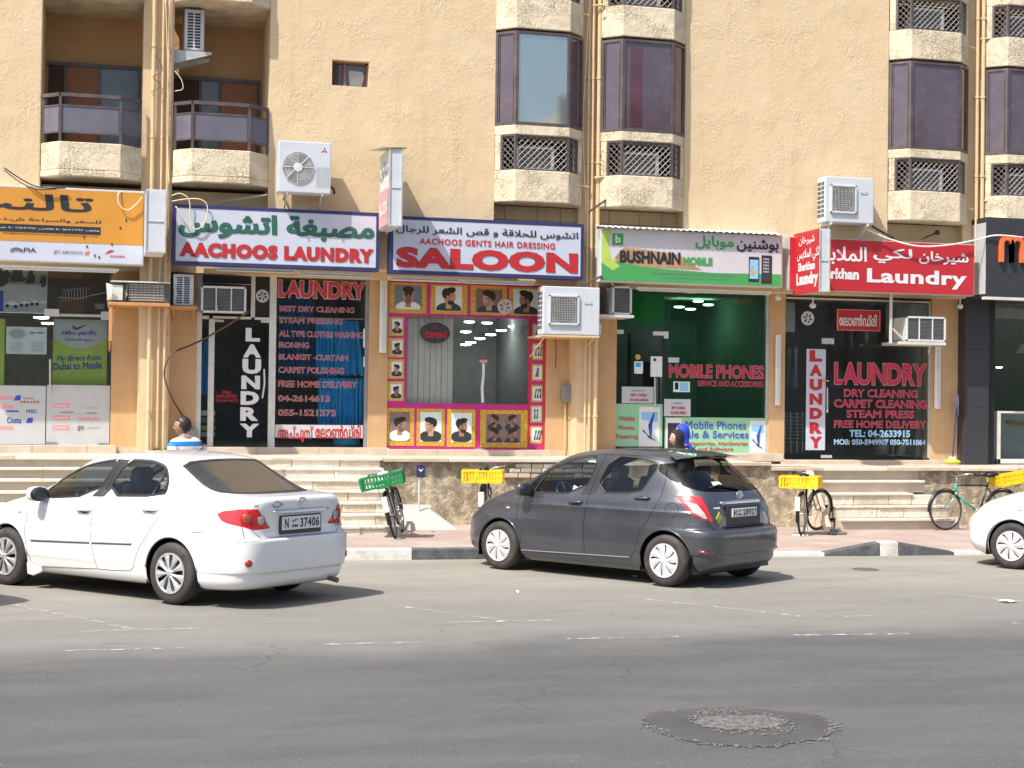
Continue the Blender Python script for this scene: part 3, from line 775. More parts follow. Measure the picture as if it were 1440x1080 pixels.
wb('wall_panel',17.25,24,0,1.1,MZ,HT)
wb('column',.63,1.107,.10,1.1,1.19,HT,WALL); wb('column',7.939,8.272,.16,1.1,1.12,HT,WALL); wb('column',15.334,15.69,.16,1.1,4.3,HT)
wb('back_wall',-14,24,1.5,2.0,4.1,HT,WALL2)
# recessed ground floor: lintel band and piers at y=.6
G0=.60
P_=[(155,275,600),(517,544,600),(767,866,600),(1081,1103,600),(1309,1358,600)]
pier=[]
for a,b,py in P_:
    x0,x1=X(a,py,G0),X(b,py,G0); pier.append((x0,x1))
    wb('pier',x0,x1,G0,G0+.3,zw(x0)-.02,4.12,WALL2)
    wb('pier_base',x0-.004,x1+.004,G0-.03,G0,zw(x0),zw(x0)+.09,'marble')
wb('lintel_wall',-14,X(1358,400,G0),.34,G0+.3,4.12,5.44,WALL)
wb('lintel_wall',X(1358,400,G0)+.001,24,G0,G0+.3,4.12,5.7,WALL2)
# soffit lines under the bays (board joints)
def footprint(x0,x1,dd,cl,cr): return [(x0,0),(x0+cl,-dd),(x1-cr,-dd),(x1,0)]
def pan(g,p0,p1,z0,z1,t,off=0,mi=0,i0=0,i1=0):
    """slab standing on the plan segment p0->p1, t thick inward, pushed off outward; i0,i1 trim the ends"""
    d=Vector((p1[0]-p0[0],p1[1]-p0[1],0)); L_=d.length; d.normalize(); n=Vector((d.y,-d.x,0))   # outward (towards -y)
    a=Vector((p0[0],p0[1],0))+d*i0+n*off; b=Vector((p0[0],p0[1],0))+d*(L_-i1)+n*off
    pts=[a+Vector((0,0,z0)),b+Vector((0,0,z0)),b+Vector((0,0,z1)),a+Vector((0,0,z1))]
    return g.prism(pts,-n*t,mi)
def lattice(g,p0,p1,z0,z1,off,i0,i1,sp=.105,r=.0048):
    d=Vector((p1[0]-p0[0],p1[1]-p0[1],0)); L_=d.length-i0-i1; d.normalize(); n=Vector((d.y,-d.x,0)); o=Vector((p0[0],p0[1],0))+d*i0+n*off; H=z1-z0
    for sg in (1,-1):
        c=-H if sg==1 else 0
        while c<(L_ if sg==1 else L_+H):
            # line u=c+sg*v
            pts=[]
            v0,v1=0,H
            ua=c+sg*v0; ub=c+sg*v1
            def clip(v): return c+sg*v
            lo=max(0,(0-c)/sg if sg>0 else (c-L_)); hi=min(H,(L_-c)/sg if sg>0 else c)
            if hi-lo>.02:
                a=o+d*clip(lo)+Vector((0,0,z0+lo)); b=o+d*clip(hi)+Vector((0,0,z0+hi)); g.tube([a,b],r,4,cap=False)
            c+=sp
STO=2.905
def bay(x0,x1,z,kind,label=None,ac=True):
    dd,cl,cr=.27,.29,.31; F=footprint(x0,x1,dd,cl,cr)
    za,zg,zbn,zw0,zw1=z,z+.53,z+1.12,z+1.29,z+2.86
    g=G(); pts=[(x,y,za) for x,y in F]+[(x1,.3,za),(x0,.3,za)]
    g.prism(pts,(0,0,zg-za))
    F2=[(x0+.0,0),(x0+cl,-dd),(x1-cr,-dd),(x1,0)]
    g.prism([(x,y,zbn) for x,y in F2]+[(x1,.3,zbn),(x0,.3,zbn)],(0,0,zw0-zbn))
    # jambs beside the grille
    for s,(p,q) in ((0,(F[0],F[1])),(1,(F[2],F[3]))):
        L_=math.dist(p,q)
        pan(g,p,q,zg,zbn,.12,0,0,0 if s==0 else L_*.72,L_*.72 if s==0 else 0)
    b=part('bay_window',g,APRON,B,bevel=.014,label=label)
    # grille
    gf=G(); gl=G()
    for k,(p,q) in enumerate(zip(F,F[1:])):
        L_=math.dist(p,q); i0=L_*.28 if k==0 else 0; i1=L_*.28 if k==2 else 0
        lattice(gl,p,q,zg,zbn,-.035,i0,i1)
        for e0,e1 in ((i0,L_-i0-.035),(L_-i1-.035,i1)):
            pan(gf,p,q,zg,zbn,.05,-.012,0,e0,e1)
        pan(gf,p,q,zg,zg+.025,.05,-.013,0,i0+.035,i1+.035); pan(gf,p,q,zbn-.025,zbn,.05,-.013,0,i0+.035,i1+.035)
    gr=part('grille_frame',gf,'bronze_frame',b); part('lattice',gl,'lattice',gr)
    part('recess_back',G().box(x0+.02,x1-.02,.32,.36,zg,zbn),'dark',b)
    if ac:
        xa=x0+cl+.05; g=G(); g.box(xa,xa+.66,-.12,.3,zg+.02,zg+.40,1)
        for (u0,u1,v0,v1) in ((xa,xa+.66,.36,.40),(xa,xa+.66,.0,.03),(xa,xa+.05,.03,.36),(xa+.61,xa+.66,.03,.36)): g.box(u0,u1,-.16,-.121,zg+.02+v0,zg+.02+v1,0)
        part('window_air_conditioner',g,['lgrey','dgrey'],b)
    # glazing
    for k,(p,q) in enumerate(zip(F,F[1:])):
        L_=math.dist(p,q); g=G(); w=.045
        pan(g,p,q,zw0,zw1,.05,.004,0,0,L_-w); pan(g,p,q,zw0,zw1,.05,.004,0,L_-w,0); pan(g,p,q,zw0,zw0+w,.05,.004,0,w,w); pan(g,p,q,zw1-w,zw1,.05,.004,0,w,w)
        if k!=1:
            for (a,b_,c,d_) in ((w+.012,L_-w-.03,zw0+w+.012,zw1-w-.012),(L_-w-.03,w+.012,zw0+w+.012,zw1-w-.012)): pan(g,p,q,c,d_,.03,-.004,0,a,b_)
        part('window_frame',g,'bronze_frame',b)
        m='bay_mirror' if (kind=='mirror' and k==1) else 'bay_glass'
        g=G(); pan(g,p,q,zw0+w,zw1-w,.012,-.02,0,w,w); pn=part('pane',g,m,b)
        if kind=='red' and k==1:
            g=G(); pan(g,p,q,zw0+w+.04,zw1-w-.08,.004,-.014,0,.15,L_-.36); part('curtain',g,'bay_glass_red',b)
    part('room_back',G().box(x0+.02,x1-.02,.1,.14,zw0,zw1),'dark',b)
    return b
for i,(a,b_) in enumerate(by):
    for r in (0,1):
        bay(a,b_,5.45+STO*r,('mirror' if i==0 and r==0 else 'red' if i==1 and r==0 else 'dark'))
# board joints in the soffit recess under the bays
for a,b_ in by[:2]:
    g=G()
    for fx in (.18,.55,.82): g.box(a+(b_-a)*fx,a+(b_-a)*fx+.008,.336,.3395,4.9,5.43)
    g.box(a,b_,.336,.3394,5.2,5.21); part('joint_line',g,'dgrey',B)
def balcony(x0,x1,z,kind):
    dd,cl,cr=.30,.28,.33; F=footprint(x0,x1,dd,cl,cr)
    g=G(); g.prism([(x,y,z) for x,y in F]+[(x1,1.5,z),(x0,1.5,z)],(0,0,.10))
    for p,q in zip(F,F[1:]): pass
    inner=[(x0+.10,0.02),(x0+cl+.04,-dd+.12),(x1-cr-.04,-dd+.12),(x1-.10,.02)]
    o=list(F)+inner[::-1]; g.prism([(x,y,z+.10) for x,y in o],(0,0,.43))
    b=part('balcony',g,APRON,B,bevel=.012)
    # floor/ceiling finish and railing
    z0=z+.53; R1=z+1.29
    gr=G()
    ins=[(x0+.03,-.0),(x0+cl+.01,-dd+.05),(x1-cr-.01,-dd+.05),(x1-.03,-.0)]
    for p in ins: gr.box(p[0]-.022,p[0]+.022,p[1]-.022,p[1]+.022,z0,R1-.05)
    for p,q in zip(ins,ins[1:]):
        pan(gr,p,q,R1-.055,R1,.07,.035); 
        pan(gr,p,q,z0+.14,z0+.165,.03,.015,0,.022,.022); pan(gr,p,q,z0+.555,z0+.58,.03,.015,0,.022,.022)
    rl=part('railing',gr,'bronze_frame',b)
    for p,q in zip(ins,ins[1:]):
        g=G(); pan(g,p,q,z0+.165,z0+.555,.01,.005,0,.03,.03); part('railing_panel',g,'balcony_glass',rl)
    return b
for r in (0,1):
    for k,(a,b_) in enumerate(bx): balcony(a,b_,5.51+STO*r,k)
# glazed doors at the back of the two balconies in view
def bdoor(x0,x1,z0,z1,cols,parent=B):
    n=len(cols); w=(x1-x0)
    fr=G(); fr.box(x0,x1,1.43,1.499,z1-.06,z1); fr.box(x0,x1,1.44,1.499,z0,z0+.05)
    d=part('balcony_door',fr,'bronze_frame',parent)
    u=x0
    for f,m in cols:
        part('door_panel',G().box(u+.025,u+w*f-.025,1.46,1.498,z0+.05,z1-.06),m,d); part('door_frame',G().box(u+w*f-.025,u+w*f+.02,1.44,1.499,z0+.05,z1-.06),'bronze_frame',d); u+=w*f
for r in (0,1):
    z=5.61+STO*r
    bdoor(-.88,.62,z,z+2.02,[(.20,'curtain_brown'),(.36,'door_brown'),(.44,'blue_pane')])
    bdoor(1.12,2.61,z,z+1.92,[(.33,'curtain_brown'),(.22,'blue_pane'),(.43,'door_brown')])
# ------------------------------------------------------------------ pipes and cables on the facade
YS=-.25
def pipe(px,y,r,z0,z1,label,m='pipe_paint',clips=True,name='drain_pipe'):
    x=X(px,300,y); g=G(); g.tube([(x,y,z0),(x,y,z1)],r,10)
    if clips:
        z=z0+.7
        while z<z1: g.tube([(x,y,z-.02),(x,y,z+.02)],r*1.3,10); g.box(x-.01,x+.01,y,y+.12,z-.012,z+.012); z+=1.45
    return single(name,g,m,label,'pipe','pipes running down the facade',smooth=False,origin=(x,y,z0))
pipe(213,.02,.036,1.19,HT,'thickest tan drain pipe, leftmost in the group between the two balconies')
pipe(226,.05,.020,1.19,HT,'thin tan pipe in the middle of the group between the two balconies')
pipe(234.5,.05,.022,1.19,HT,'thin tan pipe third from left in the group between the two balconies')
pipe(826,.06,.018,1.17,HT,'thinnest tan pipe beside the saloon sign end, left of its group')
pipe(832,.06,.022,1.17,HT,'middle tan pipe between the two left bay windows, right above the saloon unit')
pipe(840.5,.04,.036,1.17,HT,'thick tan drain pipe between the saloon sign and the green mobile shop sign')
pipe(1373,.02,.030,4.2,HT,'tan pipe between the right two bay windows, left of its pair')
pipe(1381,.0,.036,4.2,HT,'thicker tan pipe between the right two bay windows, right of its pair')
g=G(); 
def zig(px,py,dz=.0): pass
for i,(px,py) in enumerate(((838,8),(840,250),(1383,55),(1384,283))):
    a=at(px,py,y=-.02); g=G(); g.tube([(a.x-.05,.0,a.z),(a.x+.15,-.05,a.z+.02),(a.x+.23,-.06,a.z-.16),(a.x+.13,-.03,a.z-.2)],.018,8)
    single('pipe_elbow',g,'pipe_paint',('bent tan pipe elbow at the top, between the two left bay windows','bent tan pipe elbow just above the mobile shop sign','bent tan pipe elbow high between the two right bay windows','bent tan pipe elbow low between the two right bay windows, above the black sign')[i],'pipe','bent pipe elbows')
for i,(px,py) in enumerate(((808,258),(1352,290),(808,15),(1354,62))):
    a=at(px,py,y=-.05); g=G(); g.tube([(a.x,-.05,a.z+.14),(a.x,-.05,a.z),(a.x+.27,.0,a.z-.05)],.017,8)
    single('drain_spout',g,'pipe_paint',('small bent drain under the leftmost bay window','small bent drain under the third bay window from the left','small bent drain high beside the leftmost bay window','small bent drain high beside the third bay window')[i],'pipe','small bent drains')
def cable(pts,r,m,label,y=-.3,name='cable',cat='cable',grp=None,sm=True):
    """smooth cable through measured points; each point (px,py[,y])"""
    P=[at(p[0],p[1],y=(p[2] if len(p)>2 else y)) for p in pts]; Q=[]
    for i in range(len(P)-1):
        p0=P[max(i-1,0)];p1=P[i];p2=P[i+1];p3=P[min(i+2,len(P)-1)]
        for k in range(6):
            t=k/6; Q.append(.5*((2*p1)+(p2-p0)*t+(2*p0-5*p1+4*p2-p3)*t*t+(3*p1-p0-3*p2+p3)*t**3))
    Q.append(P[-1]); g=G(); g.tube(Q,r,6); return single(name,g,m,label,cat,grp,smooth=True)
cable([(350,438,.1),(322,456,.3),(290,475,.45),(262,488,.3),(247,494,.02),(236,505,-.03),(231,528,-.03),(240,556,-.02),(254,580,.5),(266,600,.55)],.016,'brown_cable','dark brown cable sagging from the window unit to the grey box behind the striped shirt')
cable([(1218,322,-.3),(1250,336,-.32),(1290,346,-.34),(1330,345,-.34),(1370,338,-.33),(1400,331,-.40),(1440,334,-.40)],.016,'white_cable','white cable drooping across the top of the red laundry sign to the black sign')
cable([(6,236,-.1),(30,252,-.2),(55,263,-.3),(92,264.5,-.3)],.012,'black_cable','black cable pair sagging at the top of the orange sign')
cable([(6,239,-.1),(28,256,-.2),(52,266,-.3),(80,265.5,-.3)],.009,'black_cable','thin black cable below the pair at the top of the orange sign')
cable([(200,277,-.3),(192,287,-.3),(181,295,-.3),(171,292,-.3),(166,282,-.3),(167,272,-.28),(176,268,-.2)],.011,'cream_cable','cream cable loop hanging over the right end of the orange sign')
cable([(242,275,-.27),(252,272,-.29),(262,276,-.30),(267,286,-.3),(267,300,-.3),(270,318,-.3)],.010,'cream_cable','short cream cable hanging over the left end of the green Arabic sign')
cable([(242,283,-.27),(262,280,-.29),(280,280,-.30),(291,288,-.3),(290,308,-.3),(278,322,-.3),(262,314,-.3),(247,290,-.28)],.010,'cream_cable','long cream cable loop hanging over the left end of the green Arabic sign')
cable([(233,0,.0),(235,60,.0),(236,110,.0),(235,180,.0),(238,265,.0)],.009,'cream_cable','thin cream wire straggling down between the two balconies')
cable([(219,75,-.02),(228,100,-.04),(215,108,-.04),(226,120,-.03),(212,130,-.03)],.006,'brown_cable','tangle of thin brown wires on the pipes between the balconies')
cable([(246,100,-.02),(255,112,-.05),(257,125,-.05),(246,128,-.02)],.007,'cream_cable','small cream wire hook beside the right balcony')
cable([(828,12,.02),(824,90,.02),(820,180,.03),(824,300,.03)],.008,'cream_cable','thin wire bowing down between the two left bay windows')
cable([(1226,318,-.2),(1240,326,-.2),(1257,335,-.25)],.02,'black_cable','thick black lagged pipe under the unit above the red sign')
g=G(); a=at(1296,336,y=-.2); b=at(1318,327,y=.1); g.tube([a,b],.016,6); g.sphere(b,.05,10); single('sign_stay',g,'charcoal','dark rod bracket holding the top of the red laundry sign','bracket')
g=G(); a=at(828,298,y=-.3); b=at(858,277,y=.0); g.tube([a,b],.02,6); b2=at(889,292,y=-.1); g.tube([b,b2],.008,5); single('sign_stay',g,'brown_cable','rusty rod bracket above the left end of the mobile shop sign','bracket')
g=G(); a=at(820,400,y=-.3); b=at(847,388,y=-.25); g.tube([a,b],.02,6); single('sign_stay',g,'brown_cable','rusty rod below the right end of the saloon sign','bracket')
g=G(); a=at(310,284,y=.0); b=at(375,274,y=-.1); g.tube([a,b],.014,6); single('sign_stay',g,'alu','pale rod under the right balcony above the green Arabic sign','bracket')
# ------------------------------------------------------------------ sign boards
def board(name,label,tl,br,y,dep,bm,edge,em,face='sign_white',cat='sign'):
    a=at(*tl,y=y); b=at(*br,y=y)
    t=thing(name,label,cat,((a.x+b.x)/2,y+dep/2,b.z))
    part('sign_box',G().box(a.x,b.x,y+.012,y+dep,b.z,a.z),bm,t,bevel=.004)
    part('sign_face',G().box(a.x+edge,b.x-edge,y+.006,y+.011,b.z+edge,a.z-edge),face,t)
    if edge>.02:
        e=edge; part('sign_border',G().box(a.x,b.x,y+.002,y+.0115,a.z-e,a.z).box(a.x,b.x,y+.002,y+.0115,b.z,b.z+e).box(a.x,a.x+e,y+.002,y+.0115,b.z+e,a.z-e).box(b.x-e,b.x,y+.002,y+.0115,b.z+e,a.z-e),em,t)
    return t,a,b
# 1 travel agency
t,a,b=board('shop_sign','orange and white travel agency sign with black Arabic lettering and airline logos','-' and (-120,254),(201.9,373.3),YS,.28,'alu_white',.015,'alu_white','sign_white')
a0=at(0,263.5,y=YS); zm=Z(100,341.5,YS)
part('sign_panel',G().box(a.x+.016,b.x-.016,YS+.003,YS+.0058,zm,a.z-.03),'sign_orange',t)
YT=YS+.001
ptxt(arab('تالنت'),t,(-75,291),(131.5,276),YT,'text_black',bold=.022)
ptxt(arab('للسفر والسياحة ش.ذ.م.م'),t,(-22,310.3),(142,310),YT,'text_black',bold=.012)
g=G(); prect(g,(-60,311.6),(141.5,330.6),YT-.001); part('panel_strip',g,'text_black',t)
ptxt(arab('هاتف ٢٩٦٦٨٤١ ٠٤ فاكس ٢٩٦٧٤٦١ ٠٤ ص.ب ٤٨٦٠ دبي'),t,(-50,319.2),(140,323.7),YT-.002,'text_white',bold=.008)
ptxt('Info@talenttourism.com, www.talenttourism.com',t,(4,329),(137.5,331),YT,'text_brown',bold=.012)
ptxt('PIA',t,(33.5,354.5),(51,348.8),YT,'text_black',bold=.012)
ptxt('JET AIRWAYS',t,(75,357.5),(116,353.5),YT,'text_grey')
scrib(t,(155,362),(176,358.5),YT,'text_red',6)
g=G(); 
for s in (0,1,2): c=at(23,351+s*1.5,y=YT); g.tube([(c.x-.09+.18*k/8,YT-.001,c.z+.03*math.sin(k/8*PI)) for k in range(9)],.006,4)
part('logo',g,'text_grey',t)
g=G(); c=at(122,355.5,y=YT); g.poly([(c.x-.04,YT-.001,c.z-.03),(c.x+.02,YT-.001,c.z-.03),(c.x+.045,YT-.001,c.z+.035),(c.x-.02,YT-.001,c.z+.01)]); part('logo',g,'letter_orange',t)
g=G(); c=at(153,355,y=YT); g.poly([(c.x-.07,YT-.001,c.z-.03),(c.x,YT-.001,c.z-.01),(c.x+.09,YT-.001,c.z+.03),(c.x+.02,YT-.001,c.z+.04)]); part('logo',g,'text_red',t)
g=G(); rr=random.Random(4)
for px,py in ((177,310),(169,321),(118,334),(122,347),(133,360),(139,362),(157,344),(96,287)):
    c=at(px,py,y=YT); g.poly([(c.x,YT-.002,c.z+.03),(c.x+.02,YT-.002,c.z+.01),(c.x+.01,YT-.002,c.z-.03),(c.x-.012,YT-.002,c.z)])
part('peeled_spot',g,'charcoal',t)
# 2 laundry
t,a,b=board('shop_sign','wide white laundry sign with navy border, green Arabic above red Latin capitals',(243,286.5),(533,381.5),YS,.25,'navy',.055,'navy')
ptxt(arab('مصبغة اتشوس'),t,(251.5,332.5),(526,308.8),YT,'text_green',bold=.026,outline=.014,om='text_black')
ptxt('AACHOOS LAUNDRY',t,(252.5,360.3),(525.5,350.6),YT,'text_red',bold=.066,outline=.010,om='text_black',sp=1.14)
# 3 saloon
t,a,b=board('shop_sign','white saloon sign with navy border, black Arabic above big red capitals',(549,303),(820.5,393.3),YS,.25,'navy',.055,'navy')
ptxt(arab('اتشوس للحلاقة و قص الشعر للرجال'),t,(557,328.5),(813,326.8),YT,'text_black',bold=.020)
ptxt('AACHOOS GENTS HAIR DRESSING',t,(590,343.4),(780.5,342.3),YT,'text_red',bold=.026,sp=1.12)
ptxt('SALOON',t,(557,375.6),(812.5,356.6),YT,'text_red',bold=.058,outline=.008,om='text_black',sp=1.08)
# 4 mobile shop
t,a,b=board('shop_sign','green and white mobile phone shop sign with a scorched brown patch and two phones',(845,320.5),(1100,404.2),YS,.30,'white_paint',.02,'white_paint','sign_pale')
x0,x1,zb,zt=a.x+.02,b.x-.02,b.z+.02,a.z-.02; w=x1-x0; h=zt-zb; Y1=YS+.003
def arc(n,f): return [f(i/n) for i in range(n+1)]
part('sign_panel',G().poly([(x0+.20*w,Y1,zb+.29*h),(x0+.55*w,Y1,zb+.27*h),(x0+.50*w,Y1,zb+.36*h),(x0+.42*w,Y1,zb+.56*h),(x0+.25*w,Y1,zb+.63*h),(x0+.12*w,Y1,zb+.66*h),(x0+.07*w,Y1,zb+.45*h),(x0+.1*w,Y1,zb+.30*h)]),'sign_brown',t)
part('sign_panel',G().poly([(x0,Y1-.001,zb),(x1,Y1-.001,zb),(x1,Y1-.001,zb+.24*h),(x0+.62*w,Y1-.001,zb+.22*h),(x0+.25*w,Y1-.001,zb+.28*h),(x0+.10*w,Y1-.001,zb+.36*h),(x0,Y1-.001,zb+.48*h)]),'sign_green',t)
part('sign_panel',G().poly([(x0,Y1-.002,zb+.95*h),(x0+.012*w,Y1-.002,zb+h),(x0+.05*w,Y1-.002,zb+h),(x0+.035*w,Y1-.002,zb+.7*h),(x0+.05*w,Y1-.002,zb+.45*h),(x0+.10*w,Y1-.002,zb+.28*h),(x0+.06*w,Y1-.002,zb+.2*h),(x0,Y1-.002,zb+.35*h)]),'lime',t)
ca=at(861,328,y=Y1); cb=at(876.5,345,y=Y1)
part('logo',G().quad((ca.x,Y1-.003,cb.z),(cb.x,Y1-.003,cb.z),(cb.x,Y1-.003,ca.z),(ca.x,Y1-.003,ca.z)),'sign_green',t)
ptl('b',t,(865.5,330),(872.5,341.5),Y1-.004,'text_white',bold=.02)
ptxt('BUSHNAIN',t,(871.5,369.3),(957,355),Y1-.003,'text_black',bold=.05)
ptxt('MOBILE',t,(960.7,372.2),(1002,362.6),Y1-.003,'sign_green',bold=.05)
ptxt(arab('موبايل'),t,(978,350),(1032,333),Y1-.003,'sign_green',bold=.028)
ptxt(arab('بوشنين'),t,(1036,353.7),(1095,338),Y1-.003,'text_black',bold=.028)
ptxt('ALL KINDS OF MOBILE PHONES SALES & SERVICE',t,(916,385.0),(1036,386.8),Y1-.003,'text_grey',bold=.02)
ptxt('TEL: 04-2528955, FAX: 04-2354788',t,(930,391),(1022,392),Y1-.003,'text_grey',bold=.02)
for (l,tp,r,bt,scr) in ((1053,361,1067,396.5,1),(1071,359,1085,399,0)):
    p=at(l,tp,y=Y1); q=at(r,bt,y=Y1)
    ph=part('phone_picture',G().box(p.x,q.x,Y1-.006,Y1-.003,q.z,p.z),'text_black',t,bevel=.0)
    part('screen',G().quad((p.x+.015,Y1-.008,q.z+.05),(q.x-.015,Y1-.008,q.z+.05),(q.x-.015,Y1-.008,p.z-.05),(p.x+.015,Y1-.008,p.z-.05)),'text_sky' if scr else 'charcoal',ph)
    g=G(); rr=random.Random(l)
    if scr:
        for k in range(9): g.disc((p.x+.075+rr.uniform(-.03,.03),Y1-.009-k*.0002,q.z+.17+rr.uniform(-.06,.08)),.025,n=6)
        part('icons',g,'gold2',ph)
    else:
        for r in range(5):
            for k in range(4): cx=p.x+.03+k*.028; cz=p.z-.08-r*.055; g.quad((cx,Y1-.009,cz),(cx+.018,Y1-.009,cz),(cx+.018,Y1-.009,cz+.03),(cx,Y1-.009,cz+.03))
        part('icons',g,'lgrey',ph)
# corrugated cover over it
g=G(); xs0,xs1=at(845,320,y=-.33).x,at(1103,329,y=-.33).x; n=120; zt=a.z+.012; yk_=[ -.36,.0]
for i in range(n):
    u0=xs0+(xs1-xs0)*i/n; u1=xs0+(xs1-xs0)*(i+1)/n; h0=.012*math.sin(i*PI/2); h1=.012*math.sin((i+1)*PI/2)
    g.quad((u0,-.36,zt+h0),(u1,-.36,zt+h1),(u1,0,zt+.06+h1),(u0,0,zt+.06+h0)); g.quad((u0,-.36,zt+h0-.006),(u1,-.36,zt+h1-.006),(u1,-.36,zt+h1),(u0,-.36,zt+h0))
single('corrugated_cover',g,'white_paint','narrow corrugated metal sheet laid over the mobile phone shop sign','roof sheet')
# 5 red laundry sign
tl_=at(1371,344,y=YS); br_=at(1370.7,416.5,y=YS); xl=at(1110,372,y=YS).x
t=thing('shop_sign','long red laundry sign with white Arabic and Latin lettering','sign',((xl+tl_.x)/2,YS,br_.z))
part('sign_box',G().box(xl,tl_.x,YS+.01,YS+.3,br_.z,tl_.z),'alu',t,bevel=.004)
part('sign_face',G().box(xl+.01,tl_.x-.015,YS+.004,YS+.0095,br_.z+.015,tl_.z-.012),'sign_red',t)
ptxt(arab('شيرخان'),t,(1292,371),(1362,355.5),YT,'text_white',bold=.022)
ptxt(arab('لكي'),t,(1228,369.5),(1283,350.5),YT,'text_white',bold=.022)
ptxt(arab('الملابس'),t,(1135,371),(1219,348),YT,'text_white',bold=.022)
ptxt('Sherkhan',t,(1142,391.3),(1208,378.2),YT,'text_white',bold=.050)
ptxt('Laundry',t,(1219,402.8),(1359.5,382.5),YT,'text_white',bold=.036,sp=1.06)
# 6 black shop front sign with one orange letter in the frame
p=at(1388,305,y=-.35); q=at(1388,417,y=-.35)
t=thing('shop_sign','matt black box sign with an orange letter at the right edge','sign',(p.x+2,-.2,q.z))
part('sign_box',G().box(p.x,p.x+5,-.35,.58,q.z,p.z),'charcoal',t,bevel=.006)
part('drip_edge',G().box(p.x-.03,p.x+5,-.37,-.25,q.z-.05,q.z-.002),'alu_white',t)
part('side_glass',G().poly([(p.x-.012,-.34,q.z+.05),(p.x-.012,.5,q.z+.05),(p.x-.012,.5,p.z-.1),(p.x-.012,-.34,p.z-.1)]),'lgrey',t)
pa=at(1407,368,y=-.42); pb=at(1441,333,y=-.42)
for dz,m in ((0,'letter_orange'),):
    g=G(); w=pb.x-pa.x; h=pb.z-pa.z; st=w*.15
    def arch(x0,x1):
        o=[];i_=[]; r=(x1-x0)/2; cx=(x0+x1)/2
        for k in range(13):
            a=PI-PI*k/12; o.append((cx+r*math.cos(a),-.42,pa.z+h-r+r*math.sin(a))); i_.append((cx+(r-st)*math.cos(a),-.42,pa.z+h-r+(r-st)*math.sin(a)))
        for k in range(12): g.prism([o[k],o[k+1],i_[k+1],i_[k]],(0,.07,0))
        for xx in (x0,x1-st): g.prism([(xx,-.42,pa.z),(xx,-.42,pa.z+h-r),(xx+st,-.42,pa.z+h-r),(xx+st,-.42,pa.z)],(0,.07,0))
    arch(pa.x,pa.x+w*.58); arch(pa.x+w*.58-st,pa.x+w*1.16-st)
    part('lettering',g,m,t)
# ------------------------------------------------------------------ blade signs (edge-on)
def blade(label,x0,x1,z0,z1,yn,yf,em='white_box',cap=False,fm='sign_white'):
    t=thing('blade_sign',label,'sign',((x0+x1)/2,(yn+yf)/2,z0))
    part('sign_box',G().box(x0+.01,x1-.01,yn+.01,yf,z0+.012,z1),em,t,bevel=.006)
    g=G()
    for xx in (x0,x1-.028): g.box(xx,xx+.028,yn-.006,yn+.03,z0,z1)
    g.box(x0+.028,x1-.028,yn-.003,yn+.02,z0,z0+.03); g.box(x0+.028,x1-.028,yn-.003,yn+.02,(z0+z1)/2-.01,(z0+z1)/2)
    part('edge_trim',g,'alu',t,bevel=.003)
    part('bracket',G().tube([((x0+x1)/2,yf,z0+.25),((x0+x1)/2,.12,z0+.25)],.025,8).tube([((x0+x1)/2,yf,z1-.25),((x0+x1)/2,.12,z1-.25)],.025,8),'alu',t)
    if cap: part('cap_sheet',G().poly([(x0-.12,yn-.02,z1+.0),(x1+.08,yn-.02,z1+.02),(x1+.02,yf+.1,z1+.12),(x0-.18,yf+.1,z1+.10)]).poly([(x0-.12,yn-.02,z1+.0),(x0-.18,yf+.1,z1+.10),(x1+.02,yf+.1,z1+.108),(x1+.08,yn-.02,z1+.008)]),'alu',t)
    return t
def zx(px,py,y): q=at(px,py,y=y); return q.x,q.z
yn=-1.15; yf=-.27
x0,z1=zx(205,265.5,yn); x1,z0=zx(236,356,yn)
blade('white box sign seen edge-on, hanging over the pipes left of the green Arabic sign',x0,x1-.03,z0,z1,yn,yf)
x0,z1=zx(547.5,208,yn); x1,z0=zx(565.5,319,yn)
t=blade('tall narrow white box sign with a sheet metal cap between laundry and saloon signs',x0,x1,z0,z1,yn,yf,cap=True)
kx=dict(ux=(0,-1,0),uz=(0,0,1),n=(-1,0,0))
part('sign_panel',G().quad((x0-.004,yf-.04,z0+.04),(x0-.004,yf-.04,z0+.62),(x0-.004,yn+.04,z0+.62),(x0-.004,yn+.04,z0+.04)),'text_pink',t)
letters('SALOON',t,(x0-.007,yf-.10,z0+.22),.70,.22,'text_white',bold=.04,**kx)
letters(arab('صالون'),t,(x0-.007,yf-.10,z0+.80),.70,.28,'text_grey',bold=.02,**kx)
x0,z1=zx(1147,321,yn); x1,z0=zx(1167,411,yn)
t=blade('red and white projecting laundry sign whose narrow edge faces the street above the ladder of fans',x0+.07,x1,z0,z1,yn,yf+.1)
t['label']='projecting laundry sign with red side and white edge before the long red sign'
part('sign_face',G().box(x0+.055,x0+.072,yn,yf+.1,z0,z1),'sign_red',t)
xx=x0+.054
letters(arab('شيرخان'),t,(xx,yf-.12,z1-.24),.62,.16,'text_white',bold=.018,**kx)
letters(arab('لكي الملابس'),t,(xx,yf-.06,z1-.54),.86,.24,'text_white',bold=.018,**kx)
letters('Sherkhan',t,(xx,yf-.10,z0+.40),.66,.15,'text_white',bold=.04,**kx)
letters('Laundry',t,(xx,yf-.04,z0+.10),.84,.27,'text_white',bold=.05,**kx)
